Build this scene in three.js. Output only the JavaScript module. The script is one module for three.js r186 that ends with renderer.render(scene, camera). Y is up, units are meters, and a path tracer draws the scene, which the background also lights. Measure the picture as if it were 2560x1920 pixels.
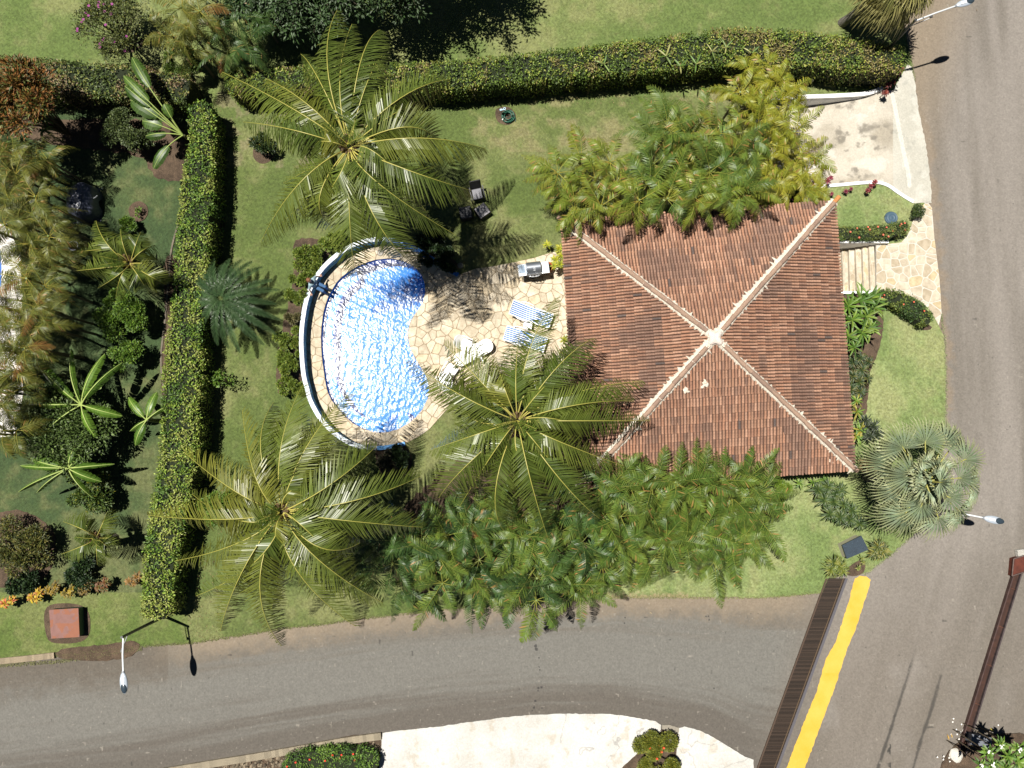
import * as THREE from 'three';
import { mergeGeometries } from 'three/addons/utils/BufferGeometryUtils.js';
import { MarchingCubes } from 'three/addons/objects/MarchingCubes.js';
import { RoundedBoxGeometry } from 'three/addons/geometries/RoundedBoxGeometry.js';

// ---------- camera, sky, sun, exposure ----------
const CAM_H = 36, FOV = 52.5, FPX = 960 / Math.tan(FOV / 2 * Math.PI / 180), TILT = Math.atan(150 / FPX);
const CT = Math.cos(TILT), ST = Math.sin(TILT);
const scene = new THREE.Scene();
const camera = new THREE.PerspectiveCamera(FOV, 4 / 3, 0.5, 1500);
camera.position.set(0, CAM_H, 0);
camera.up.set(0, ST, -CT);
camera.lookAt(0, CAM_H - CT, -ST);
scene.add(camera);
const renderer = new THREE.WebGLRenderer({ antialias: true });
renderer.toneMapping = THREE.LinearToneMapping;
renderer.toneMappingExposure = 1.62;
renderer.shadowMap.enabled = true;
const SUN = new THREE.Vector3(-0.285, 1, -0.118).normalize();
{                                     // clear, deep blue tropical sky, paler towards the horizon, no sun disc
  const w = 256, h = 128, d = new Float32Array(w * h * 4);
  for (let j = 0; j < h; j++) for (let i = 0; i < w; i++) {
    const el = ((j + 0.5) / h - 0.5) * Math.PI, e = Math.max(0, Math.sin(el)), k = (j * w + i) * 4, q = Math.pow(1 - e, 2.2), b = 0.4;
    d[k] = b * (0.030 + 0.085 * q); d[k + 1] = b * (0.056 + 0.10 * q); d[k + 2] = b * (0.118 + 0.10 * q); d[k + 3] = 1;
    if (el < 0) { d[k] = 0.03; d[k + 1] = 0.035; d[k + 2] = 0.03; }
  }
  const t = new THREE.DataTexture(d, w, h, THREE.RGBAFormat, THREE.FloatType); t.mapping = THREE.EquirectangularReflectionMapping; t.minFilter = t.magFilter = THREE.LinearFilter; t.needsUpdate = true;
  scene.background = t; scene.environment = t; scene.environmentIntensity = 1; scene.backgroundIntensity = 1;
}
const sun = new THREE.DirectionalLight(new THREE.Color(1, 0.955, 0.87), 4.7);
sun.name = 'sunlight';
sun.position.copy(SUN).multiplyScalar(80); sun.castShadow = true;
Object.assign(sun.shadow.camera, { left: -40, right: 40, top: 40, bottom: -40, near: 1, far: 200 });
sun.shadow.mapSize.set(4096, 4096);
scene.add(sun); scene.add(sun.target);

// ---------- helpers ----------
const V = (x, y, z) => new THREE.Vector3(x, y, z);
function P(px, py, h = 0) {           // the point at height h seen along the line through a photograph pixel (2560 x 1920)
  const dx = (px - 1280) / FPX, dy = (py - 960) / FPX, t = (CAM_H - h) / (CT + dy * ST);
  return V(dx * t, h, (-ST + dy * CT) * t);
}
function toPx(x, z, h = 0) {
  const d = CAM_H - h, f = d * CT - z * ST, r = x / f, u = (d * ST + z * CT) / f;   // camera-space ratios
  return [1280 + r * FPX, 960 + u * FPX];
}
const MPP = 1 / 54.05;                // metres per photograph pixel on the ground
function RNG(seed) { let s = seed >>> 0; return () => { s = (s + 0x6D2B79F5) >>> 0; let t = s; t = Math.imul(t ^ (t >>> 15), t | 1); t ^= t + Math.imul(t ^ (t >>> 7), t | 61); return ((t ^ (t >>> 14)) >>> 0) / 4294967296; }; }
const R0 = RNG(7);
const rr = (r, a, b) => a + (b - a) * r();
const lerp = (a, b, t) => a + (b - a) * t, clamp = (x, a = 0, b = 1) => Math.min(b, Math.max(a, x)), smooth = (a, b, x) => { const t = clamp((x - a) / (b - a)); return t * t * (3 - 2 * t); };
const mix = (a, b, t) => [lerp(a[0], b[0], t), lerp(a[1], b[1], t), lerp(a[2], b[2], t)];
const mul = (a, s) => [a[0] * s, a[1] * s, a[2] * s];
const used = {};
function numbered(n) { const k = used[n] = (used[n] ?? -1) + 1; return k ? n + '_' + String(k).padStart(3, '0') : n; }
function tag(o, label, category, group, kind) { if (label) o.userData.label = label; if (category) o.userData.category = category; if (group) o.userData.group = group; if (kind) o.userData.kind = kind; return o; }
function thing(name, label, category, pos = [0, 0, 0], turn = 0, group) {
  const o = new THREE.Group(); o.name = numbered(name); scene.add(o);
  if (pos.isVector3) o.position.copy(pos); else o.position.set(...pos);
  o.rotation.y = turn; return tag(o, label, category, group);
}
function shade(m) { m.castShadow = true; m.receiveShadow = true; return m; }
function mesh(name, g, m, parent = scene) { const o = shade(new THREE.Mesh(g, m)); o.name = parent === scene ? numbered(name) : name; parent.add(o); return o; }
function struct(name, g, m) { const o = mesh(name, g, m); o.userData.kind = 'structure'; return o; }

class GB {                            // collects triangles with colours; build() makes one mesh
  constructor() { this.p = []; this.n = []; this.c = []; this.u = []; }
  tri(a, b, c, col = [1, 1, 1], colB = col, colC = col) {
    const ux = b.x - a.x, uy = b.y - a.y, uz = b.z - a.z, vx = c.x - a.x, vy = c.y - a.y, vz = c.z - a.z;
    let nx = uy * vz - uz * vy, ny = uz * vx - ux * vz, nz = ux * vy - uy * vx; const l = Math.hypot(nx, ny, nz) || 1; nx /= l; ny /= l; nz /= l;
    this.p.push(a.x, a.y, a.z, b.x, b.y, b.z, c.x, c.y, c.z);
    this.n.push(nx, ny, nz, nx, ny, nz, nx, ny, nz);
    this.c.push(col[0], col[1], col[2], colB[0], colB[1], colB[2], colC[0], colC[1], colC[2]);
    this.u.push((a.x + 32) / 64, (a.z + 24) / 48, (b.x + 32) / 64, (b.z + 24) / 48, (c.x + 32) / 64, (c.z + 24) / 48);
  }
  quad(a, b, c, d, col, colC = col) { this.tri(a, b, c, col, col, colC); this.tri(a, c, d, col, colC, colC); }
  add(g, mtx, col = [1, 1, 1]) {
    if (g.index) g = g.toNonIndexed();
    if (mtx) { g = g.clone().applyMatrix4(mtx); }
    const p = g.attributes.position, n = g.attributes.normal;
    for (let i = 0; i < p.count; i++) {
      this.p.push(p.getX(i), p.getY(i), p.getZ(i)); this.n.push(n.getX(i), n.getY(i), n.getZ(i)); this.c.push(col[0], col[1], col[2]);
      this.u.push((p.getX(i) + 32) / 64, (p.getZ(i) + 24) / 48);
    }
    return this;
  }
  box(cx, cy, cz, sx, sy, sz, col, ry = 0, bevel = 0.01) { return this.add(bevel ? new RoundedBoxGeometry(sx, sy, sz, 1, Math.min(bevel, sx / 2.01, sy / 2.01, sz / 2.01)) : new THREE.BoxGeometry(sx, sy, sz), new THREE.Matrix4().makeRotationY(ry).setPosition(cx, cy, cz), col); }
  tube(pts, rad, col, seg = 5, closed = false) {                 // rad: number or function of t
    const n = pts.length, rings = [];
    let up = V(0, 1, 0);
    for (let i = 0; i < n; i++) {
      const t = pts[Math.min(n - 1, i + 1)].clone().sub(pts[Math.max(0, i - 1)]).normalize();
      if (Math.abs(t.dot(up)) > 0.95) up = V(1, 0, 0.2).normalize();
      const s = t.clone().cross(up).normalize(), u = s.clone().cross(t).normalize(), r = typeof rad === 'function' ? rad(i / (n - 1)) : rad;
      rings.push([...Array(seg)].map((_, k) => { const a = k / seg * 6.2832; const d = s.clone().multiplyScalar(Math.cos(a)).addScaledVector(u, Math.sin(a)); return [pts[i].clone().addScaledVector(d, r), d]; }));
    }
    const push = (q, cc) => { this.p.push(q[0].x, q[0].y, q[0].z); this.n.push(q[1].x, q[1].y, q[1].z); this.c.push(cc[0], cc[1], cc[2]); this.u.push((q[0].x + 32) / 64, (q[0].z + 24) / 48); };
    for (let i = 0; i < n - 1; i++) for (let k = 0; k < seg; k++) {
      const a = rings[i][k], b = rings[i][(k + 1) % seg], c = rings[i + 1][(k + 1) % seg], d = rings[i + 1][k];
      const c0 = typeof col === 'function' ? col(i / (n - 1)) : col;
      push(a, c0); push(c, c0); push(b, c0); push(a, c0); push(d, c0); push(c, c0);
    }
    const cap = (ring, ctr, flip) => { for (let k = 1; k < seg - 1; k++) { const c0 = typeof col === 'function' ? col(flip ? 0 : 1) : col; if (flip) this.tri(ring[0][0], ring[k + 1][0], ring[k][0], c0); else this.tri(ring[0][0], ring[k][0], ring[k + 1][0], c0); } };
    if (!closed) { cap(rings[0], 0, true); cap(rings[n - 1], 0, false); }
    return this;
  }
  geometry() {
    const g = new THREE.BufferGeometry();
    g.setAttribute('position', new THREE.BufferAttribute(new Float32Array(this.p), 3));
    g.setAttribute('normal', new THREE.BufferAttribute(new Float32Array(this.n), 3));
    g.setAttribute('color', new THREE.BufferAttribute(new Float32Array(this.c), 3));
    g.setAttribute('uv', new THREE.BufferAttribute(new Float32Array(this.u), 2));
    return g;
  }
  build(name, mat, parent) { return mesh(name, this.geometry(), mat, parent); }
}
const crv = (pts, n, closed = false) => new THREE.CatmullRomCurve3(pts, closed, 'centripetal').getSpacedPoints(n);
const pxs = (arr, h = 0) => arr.map(([x, y]) => P(x, y, h));
function inPoly(x, z, poly) { let r = false; for (let i = 0, j = poly.length - 1; i < poly.length; j = i++) { const a = poly[i], b = poly[j]; if ((a.z > z) !== (b.z > z) && x < (b.x - a.x) * (z - a.z) / (b.z - a.z) + a.x) r = !r; } return r; }
const area2 = (poly) => { let s = 0; for (let i = 0; i < poly.length; i++) { const a = poly[i], b = poly[(i + 1) % poly.length]; s += a.x * b.z - b.x * a.z; } return s / 2; };
function slab(pts, y, depth, holes = [], col = [1, 1, 1], gb = new GB(), yf = null) {       // flat sheet with real edges
  const c2 = pts.map((p) => new THREE.Vector2(p.x, p.z)), h2 = holes.map((h) => h.map((p) => new THREE.Vector2(p.x, p.z)));
  if (THREE.ShapeUtils.isClockWise(c2)) c2.reverse();
  h2.forEach((h) => { if (!THREE.ShapeUtils.isClockWise(h)) h.reverse(); });
  const all = [...c2, ...h2.flat()], Y = yf || (() => y);
  for (const [a, b, c] of THREE.ShapeUtils.triangulateShape(c2, h2)) {
    const q = [a, b, c].map((i) => V(all[i].x, Y(all[i].x, all[i].y), all[i].y)); gb.tri(q[0], q[2], q[1], col);
  }
  if (depth) for (const ring of [c2, ...h2]) for (let i = 0; i < ring.length; i++) {
    const a = ring[i], b = ring[(i + 1) % ring.length];
    gb.quad(V(a.x, Y(a.x, a.y), a.y), V(b.x, Y(b.x, b.y), b.y), V(b.x, Y(b.x, b.y) - depth, b.y), V(a.x, Y(a.x, a.y) - depth, a.y), col);
  }
  return gb;
}
function ragged(pts, step, amp, r, closed = true) {              // an outline cut into short pieces with uneven edges
  const out = [], n = pts.length;
  for (let i = 0; i < (closed ? n : n - 1); i++) {
    const a = pts[i], b = pts[(i + 1) % n], L = a.distanceTo(b), k = Math.max(1, Math.round(L / step)), nx = (b.z - a.z) / (L || 1), nz = -(b.x - a.x) / (L || 1);
    for (let j = 0; j < k; j++) { const t = j / k, d = j === 0 ? 0 : (r() - 0.5) * 2 * amp; out.push(V(lerp(a.x, b.x, t) + nx * d, a.y, lerp(a.z, b.z, t) + nz * d)); }
  }
  return out;
}
// value noise
const NL = 256, NT = (() => { const r = RNG(99), a = new Float32Array(NL * NL); for (let i = 0; i < a.length; i++) a[i] = r(); return a; })();
function vn(x, y) { const xi = Math.floor(x), yi = Math.floor(y); let fx = x - xi, fy = y - yi; fx = fx * fx * (3 - 2 * fx); fy = fy * fy * (3 - 2 * fy); const x0 = xi & 255, x1 = (xi + 1) & 255, y0 = (yi & 255) << 8, y1 = ((yi + 1) & 255) << 8; const a = NT[y0 + x0], b = NT[y0 + x1], c = NT[y1 + x0], d = NT[y1 + x1]; return a + (b - a) * fx + (c - a) * fy + (a - b - c + d) * fx * fy; }
function fbm(x, y, o = 4) { let s = 0, a = 0.5, t = 0; for (let i = 0; i < o; i++) { s += a * vn(x, y); t += a; a *= 0.5; x = x * 2.03 + 17.3; y = y * 2.03 + 31.7; } return s / t; }
const toS = (x) => { x = clamp(x); return Math.round(255 * (x <= 0.0031308 ? x * 12.92 : 1.055 * Math.pow(x, 1 / 2.4) - 0.055)); };
const TOS = (() => { const a = new Uint8Array(4097); for (let i = 0; i <= 4096; i++) a[i] = toS(i / 4096); return a; })();
function tex(w, h, f, srgb = true, wrap = THREE.RepeatWrapping) {  // f(i, j) -> linear rgb
  const d = new Uint8Array(w * h * 4);
  for (let j = 0; j < h; j++) for (let i = 0; i < w; i++) { const c = f(i, j), k = (j * w + i) * 4; if (srgb) { d[k] = TOS[clamp(c[0]) * 4096 | 0]; d[k + 1] = TOS[clamp(c[1]) * 4096 | 0]; d[k + 2] = TOS[clamp(c[2]) * 4096 | 0]; } else { d[k] = d[k + 1] = d[k + 2] = clamp(c) * 255 | 0; } d[k + 3] = 255; }
  const t = new THREE.DataTexture(d, w, h); t.magFilter = THREE.LinearFilter; t.minFilter = THREE.LinearMipmapLinearFilter; t.generateMipmaps = true; t.wrapS = t.wrapT = wrap;
  if (srgb) t.colorSpace = THREE.SRGBColorSpace; t.needsUpdate = true; return t;
}
function worldTex(f, w = 2048, h = 1536) { return tex(w, h, (i, j) => { const x = (i + 0.5) / w * 64 - 32, z = (j + 0.5) / h * 48 - 24; const q = toPx(x, z); return f(x, z, q[0], q[1]); }, true, THREE.MirroredRepeatWrapping); }
const grain = tex(512, 512, (() => { const r = RNG(5); return (i, j) => 0.35 * r() + 0.65 * fbm(i / 8, j / 8, 3); })(), false);
const grainRep = (m) => { const t = grain.clone(); t.repeat.set(64 / m, 48 / m); t.needsUpdate = true; return t; };
const std = (o) => new THREE.MeshStandardMaterial({ vertexColors: true, roughness: 0.8, side: THREE.DoubleSide, ...o });
const phy = (o) => new THREE.MeshPhysicalMaterial({ vertexColors: true, roughness: 0.8, side: THREE.DoubleSide, ...o });
// distance (px) from a point to a polyline given in photo pixels
function segDist(px, py, poly) { let m = 1e9; for (let i = 0; i < poly.length - 1; i++) { const [ax, ay] = poly[i], [bx, by] = poly[i + 1], vx = bx - ax, vy = by - ay, t = clamp(((px - ax) * vx + (py - ay) * vy) / (vx * vx + vy * vy)); m = Math.min(m, Math.hypot(px - ax - vx * t, py - ay - vy * t)); } return m; }
function yAt(x, poly) { if (x <= poly[0][0]) return poly[0][1]; for (let i = 0; i < poly.length - 1; i++) if (x <= poly[i + 1][0]) return lerp(poly[i][1], poly[i + 1][1], (x - poly[i][0]) / (poly[i + 1][0] - poly[i][0])); return poly[poly.length - 1][1]; }
// ---------- outlines traced in photograph pixels ----------
const ROAD_W = [[2218, -90], [2241, 14], [2264, 87], [2279, 162], [2286, 203], [2293, 260], [2316, 376], [2328, 477], [2329, 538], [2334, 596], [2348, 700], [2352, 784], [2360, 842], [2364, 957], [2363, 1070], [2346, 1200], [2305, 1315], [2238, 1377], [2160, 1437]];
const ROAD_N = [[-300, 1665], [0, 1652], [140, 1640], [356, 1615], [477, 1607], [640, 1582], [704, 1570], [805, 1560], [886, 1548], [1028, 1532], [1132, 1521], [1256, 1511], [1454, 1498], [1549, 1493], [1714, 1493], [1920, 1493], [2055, 1480]];
const ROAD_S = [[-300, 2010], [0, 1975], [425, 1917], [640, 1880], [955, 1829], [1190, 1802], [1329, 1787], [1526, 1784], [1652, 1812], [1783, 1842], [1885, 1898], [2100, 1960]];
const POOL = [[944, 649], [886, 671], [848, 700], [825, 735], [811, 775], [804, 827], [805, 885], [811, 931], [816, 965], [825, 992], [843, 1018], [866, 1044], [892, 1064], [929, 1079], [958, 1081], [987, 1076], [1025, 1055], [1054, 1026], [1068, 1000], [1073, 972], [1064, 938], [1045, 908], [1034, 889], [1023, 862], [1020, 833], [1025, 807], [1036, 787], [1054, 764], [1062, 740], [1063, 718], [1057, 694], [1039, 671], [1010, 654], [975, 647]];
const POOLW = crv(pxs(POOL), 110, true).slice(0, -1);
const WALLTOP = [[1143, 680], [1114, 665], [1091, 651], [1054, 630], [1025, 614], [987, 601], [944, 598], [900, 606], [866, 621], [829, 648], [800, 678], [780, 711], [766, 749], [758, 790], [753, 842], [755, 900], [760, 943], [767, 970], [774, 997], [786, 1022], [800, 1045], [832, 1080], [880, 1110], [912, 1118], [947, 1120], [978, 1116], [1008, 1109]];
const PATIO = [...pxs(WALLTOP, 0.7), ...pxs([[1045, 1093], [1074, 1073], [1117, 1024], [1150, 985], [1240, 965], [1440, 955], [1460, 625], [1379, 631], [1345, 643], [1297, 654], [1230, 667], [1190, 672]])];
const DRIVE_HOLE = [[2286, 226], [2206, 225], [2166, 238], [2123, 241], [1995, 246], [1925, 250], [1880, 300], [1880, 440], [1960, 476], [2033, 470], [2108, 463], [2166, 459], [2198, 459], [2222, 467], [2245, 483], [2282, 505], [2316, 505]];
const WALK_EDGE = [[2300, 525], [2284, 545], [2270, 585], [2256, 606], [2222, 611], [2060, 611], [2060, 734], [2233, 734], [2290, 744], [2325, 775], [2345, 812]];
const NEIGHBOUR_POOL = [[-90, 600], [-10, 604], [3, 630], [6, 670], [4, 715], [-6, 745], [-90, 750]];

// ---------- lawn ----------
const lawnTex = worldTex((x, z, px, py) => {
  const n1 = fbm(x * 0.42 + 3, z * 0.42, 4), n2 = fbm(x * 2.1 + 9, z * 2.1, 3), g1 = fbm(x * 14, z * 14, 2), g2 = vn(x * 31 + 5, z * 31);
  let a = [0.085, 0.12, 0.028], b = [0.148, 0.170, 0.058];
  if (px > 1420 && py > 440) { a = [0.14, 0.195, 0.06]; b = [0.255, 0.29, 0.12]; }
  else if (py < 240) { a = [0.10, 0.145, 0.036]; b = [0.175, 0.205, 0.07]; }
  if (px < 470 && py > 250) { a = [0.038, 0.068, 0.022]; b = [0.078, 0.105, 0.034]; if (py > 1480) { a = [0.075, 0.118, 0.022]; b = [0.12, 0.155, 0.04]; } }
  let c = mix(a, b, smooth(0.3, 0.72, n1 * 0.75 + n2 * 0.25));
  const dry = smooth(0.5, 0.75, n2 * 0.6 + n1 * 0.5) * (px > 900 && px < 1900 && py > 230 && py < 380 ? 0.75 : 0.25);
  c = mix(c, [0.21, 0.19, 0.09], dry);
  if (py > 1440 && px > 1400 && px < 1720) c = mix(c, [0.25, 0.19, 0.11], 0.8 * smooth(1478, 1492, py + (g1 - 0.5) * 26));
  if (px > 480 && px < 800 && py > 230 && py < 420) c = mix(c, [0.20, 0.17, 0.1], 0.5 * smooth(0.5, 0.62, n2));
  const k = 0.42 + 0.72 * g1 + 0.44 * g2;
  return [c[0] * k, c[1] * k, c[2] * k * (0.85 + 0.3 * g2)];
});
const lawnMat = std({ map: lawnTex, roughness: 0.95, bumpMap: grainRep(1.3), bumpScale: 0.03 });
const rg = RNG(21);
const roadWestTop = ROAD_W.filter((p) => p[1] <= 210), roadWestMid = ROAD_W.filter((p) => p[1] >= 820);
const lawnPts = [
  ...ragged(pxs(roadWestTop), 0.16, 0.035, rg, false), ...pxs(DRIVE_HOLE), ...pxs(WALK_EDGE),
  ...ragged(pxs(roadWestMid), 0.14, 0.04, rg, false), ...pxs([[2140, 1440], [2082, 1432], [2070, 1446], [2055, 1482]]),
  ...ragged(pxs([...ROAD_N].reverse().slice(1)), 0.12, 0.045, rg, false), ...pxs([[-320, 1660], [-320, -160], [2200, -160]]),
];
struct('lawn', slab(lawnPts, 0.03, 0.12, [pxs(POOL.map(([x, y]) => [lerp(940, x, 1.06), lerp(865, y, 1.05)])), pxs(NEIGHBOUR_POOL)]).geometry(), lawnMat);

// far ground, one sheet to the horizon, open where the pools, the drive and the steps are sunk
const groundMat = std({ map: tex(512, 512, (i, j) => { const n = fbm(i / 60, j / 60, 5); return mix([0.05, 0.07, 0.02], [0.13, 0.13, 0.06], n); }), roughness: 1 });
groundMat.map.repeat.set(10, 8);
{
  const far = [V(-400, 0, -400), V(400, 0, -400), V(400, 0, 400), V(-400, 0, 400)];
  const sunk = pxs([...DRIVE_HOLE.slice(0, -2).map(([x, y]) => [lerp(2080, x, 0.96), lerp(350, y, 0.96)])]);
  const steps = pxs([[2060, 607], [2210, 607], [2210, 737], [2060, 737]]);
  struct('ground', slab(far, -0.07, 0, [pxs(POOL.map(([x, y]) => [lerp(940, x, 1.04), lerp(865, y, 1.03)])), sunk, steps, pxs(NEIGHBOUR_POOL)]).geometry(), groundMat);
}

// ---------- road ----------
const roadTex = worldTex((x, z, px, py) => {
  const g0 = vn(x * 31, z * 31), g1 = vn(x * 17 + 3, z * 17), n1 = fbm(x * 0.5 + 40, z * 0.5, 4), n2 = fbm(x * 3 + 8, z * 3, 3);
  const yn = yAt(px, ROAD_N), ys = yAt(px, ROAD_S), v = (py - yn) / (ys - yn);
  const blend = smooth(1900, 2060, px + (py - 1700) * 0.25);
  // lower road: sand along its upper edge, grey lanes, brown verge, drawn out along the road
  const along = fbm(px * 0.0035, v * 26 + n1 * 0.8, 4);
  let c = mix([0.137, 0.126, 0.112], [0.158, 0.156, 0.148], smooth(0.08, 0.34, v + (along - 0.5) * 0.35));
  c = mix(c, [0.103, 0.092, 0.082], smooth(0.52, 0.9, v + (along - 0.5) * 0.5) * 0.85);
  if (px < 420) c = mix(c, [0.10, 0.085, 0.07], 0.55 * (1 - smooth(0.1, 0.42, v + (n2 - 0.5) * 0.3)));
  const sand = (1 - smooth(0.02, 0.22, v + (n2 - 0.5) * 0.12 + (g0 - 0.5) * 0.1)) * smooth(330, 520, px);
  c = mix(c, [0.25, 0.205, 0.155], sand * 0.8);
  // right road: paler, streaked along its own direction
  const s2 = fbm((px - py * 0.06) * 0.022, py * 0.0022 + 5, 4), s3 = fbm((px + py * 0.28) * 0.016, py * 0.002, 3);
  let d = mix([0.172, 0.158, 0.144], [0.232, 0.215, 0.202], smooth(0.3, 0.7, lerp(s2, s3, smooth(1150, 1500, py))));
  d = mix(d, [0.142, 0.124, 0.106], 0.55 * smooth(1250, 1800, py) * smooth(0.3, 0.65, n1 + 0.15));
  const e = Math.max(0, px - (py < 1437 ? (() => { let m = 1e9; for (let i = 0; i < ROAD_W.length - 1; i++) if (py >= ROAD_W[i][1] && py < ROAD_W[i + 1][1]) m = lerp(ROAD_W[i][0], ROAD_W[i + 1][0], (py - ROAD_W[i][1]) / (ROAD_W[i + 1][1] - ROAD_W[i][1])); return m === 1e9 ? 2350 : m; })() : 2060));
  if (py < 1100) d = mix(d, [0.24, 0.185, 0.13], 0.55 * (1 - smooth(2, 26, e + (n2 - 0.5) * 40)));
  c = mix(c, d, blend);
  // tyre marks
  for (const [pl, w, k] of [[[[2193, 1925], [2222, 1838], [2252, 1745], [2278, 1660], [2300, 1580]], 4, 0.75], [[[2282, 1925], [2302, 1850], [2325, 1785], [2352, 1690]], 4, 0.7]]) {
    if (px > 2150 && py > 1560) { const q = segDist(px, py, pl); if (q < 9) c = mix(c, [0.03, 0.03, 0.03], k * (1 - smooth(w - 3, w + 2, q + (n2 - 0.5) * 5)) * smooth(1560, 1760, py + (g1 - .5) * 160)); }
  }
  if (Math.abs(px - 2215) < 12 && py > 1860) c = mix(c, [0.05, 0.048, 0.045], smooth(0.5, 0.62, n2));
  // pale flecks, dark oil spots
  const f = vn(x * 9 + 71, z * 9 + 3); if (f > 0.925) c = mix(c, [0.33, 0.31, 0.28], (f - 0.925) * 9);
  const o = vn(x * 6 + 31, z * 6 + 13); if (o > 0.955) c = mix(c, [0.04, 0.04, 0.04], (o - 0.955) * 18);
  for (const [sx, sy, sr] of [[1339, 1615, 4], [1341, 1623, 4], [1347, 1645, 2], [1348, 1667, 2], [1350, 1675, 2], [1346, 1720, 3], [1354, 1718, 3], [1345, 1727, 2], [1338, 1752, 3], [1335, 1769, 3], [1331, 1777, 2], [1765, 1541, 2], [1771, 1541, 2], [1773, 1550, 2], [1563, 1544, 2], [1561, 1558, 2], [1785, 1721, 2]]) if (Math.abs(px - sx) < 6 && Math.abs(py - sy) < 6 && Math.hypot(px - sx, py - sy) < sr) c = mix(c, [0.03, 0.03, 0.032], 0.8);
  const k = (0.76 + 0.26 * g0 + 0.22 * g1) * 0.86;
  return [c[0] * k * 1.03, c[1] * k, c[2] * k * 0.95];
});
const roadMat = std({ map: roadTex, roughness: 0.93, bumpMap: grainRep(0.8), bumpScale: 0.012 });
{
  const w = ROAD_W.map(([x, y]) => [x - 24, y + (y > 1300 ? -6 : 0)]), n = ROAD_N.map(([x, y]) => [x, y - 18]);
  struct('road', slab(pxs([...w, [2100, 1440], ...[...n].reverse(), [-320, 2300], [3100, 2300], [3100, -160], [2200, -160]]), 0, 0).geometry(), roadMat);
}
// yellow painted line
{
  const r = RNG(3), top = [[2137, 1446], [2149, 1439], [2166, 1441], [2177, 1450]], right = [[2163, 1498], [2140, 1570], [2117, 1625], [2091, 1706], [2062, 1787], [2036, 1857], [2013, 1917], [1990, 1985]], left = [[1944, 1985], [1969, 1914], [1992, 1851], [2015, 1793], [2041, 1732], [2063, 1652], [2091, 1600], [2120, 1509]];
  const yl = tex(256, 256, (i, j) => mix([0.50, 0.30, 0.012], [0.56, 0.39, 0.07], fbm(i / 22, j / 22, 4) + 0.25 * (r() - 0.5))); yl.repeat.set(9, 7);
  const o = mesh('yellow_line', slab(ragged(pxs([...top, ...right, ...left]), 0.12, 0.022, r), 0.005, 0).geometry(), std({ map: yl, roughness: 0.75, bumpMap: grainRep(0.9), bumpScale: 0.006 }));
  o.userData.kind = 'structure';
}

// ---------- concrete drive, apron, pads ----------
const concreteTex = worldTex((x, z, px, py) => {
  const n = fbm(x * 0.9 + 5, z * 0.9 + 2, 5), m = fbm(x * 3.3, z * 3.3 + 9, 4), g = vn(x * 31, z * 31);
  let c;
  if (py < 900) {                                   // drive: worn cream-grey with dark scuffs and pale patches
    c = mix([0.30, 0.268, 0.215], [0.43, 0.395, 0.335], smooth(0.3, 0.7, n));
    c = mix(c, [0.16, 0.145, 0.12], 0.85 * smooth(0.5, 0.7, m) * smooth(0.42, 0.6, fbm(x * 0.5, z * 1.4 + 4, 3)));
    c = mix(c, [0.5, 0.47, 0.42], 0.7 * smooth(0.6, 0.72, fbm(x * 1.5 + 77, z * 1.5, 4)));
    if (px > 2232) c = mix(c, [0.43, 0.43, 0.385], 0.6);
    const q = segDist(px, py, [[2228, 231], [2240, 285], [2258, 380], [2270, 430], [2273, 465]]);
    if (q < 5) c = mix(c, [0.55, 0.52, 0.48], 0.7);
  } else {                                          // pads by the lower road: nearly white
    c = mix([0.43, 0.42, 0.395], [0.51, 0.5, 0.48], smooth(0.3, 0.7, n));
    c = mix(c, [0.38, 0.33, 0.26], 0.55 * smooth(0.62, 0.78, m));
    const w = Math.abs(fbm(x * 0.55 + 20, z * 0.55, 4) - 0.5); if (w < 0.006 && px > 1400) c = mix(c, [0.25, 0.24, 0.23], 0.6);
  }
  const k = 0.86 + 0.28 * g;
  return [c[0] * k, c[1] * k, c[2] * k];
});
const concreteMat = std({ map: concreteTex, roughness: 0.9, bumpMap: grainRep(1.7), bumpScale: 0.008 });
const dx0 = P(2205, 350).x, driveY = (x) => x >= dx0 ? 0.025 : Math.max(-1.25, (x - dx0) * 0.235 + 0.025);
function Pf(px, py, yf) { let p = P(px, py); for (let i = 0; i < 8; i++) p = P(px, py, yf(p.x)); return p; }
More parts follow.
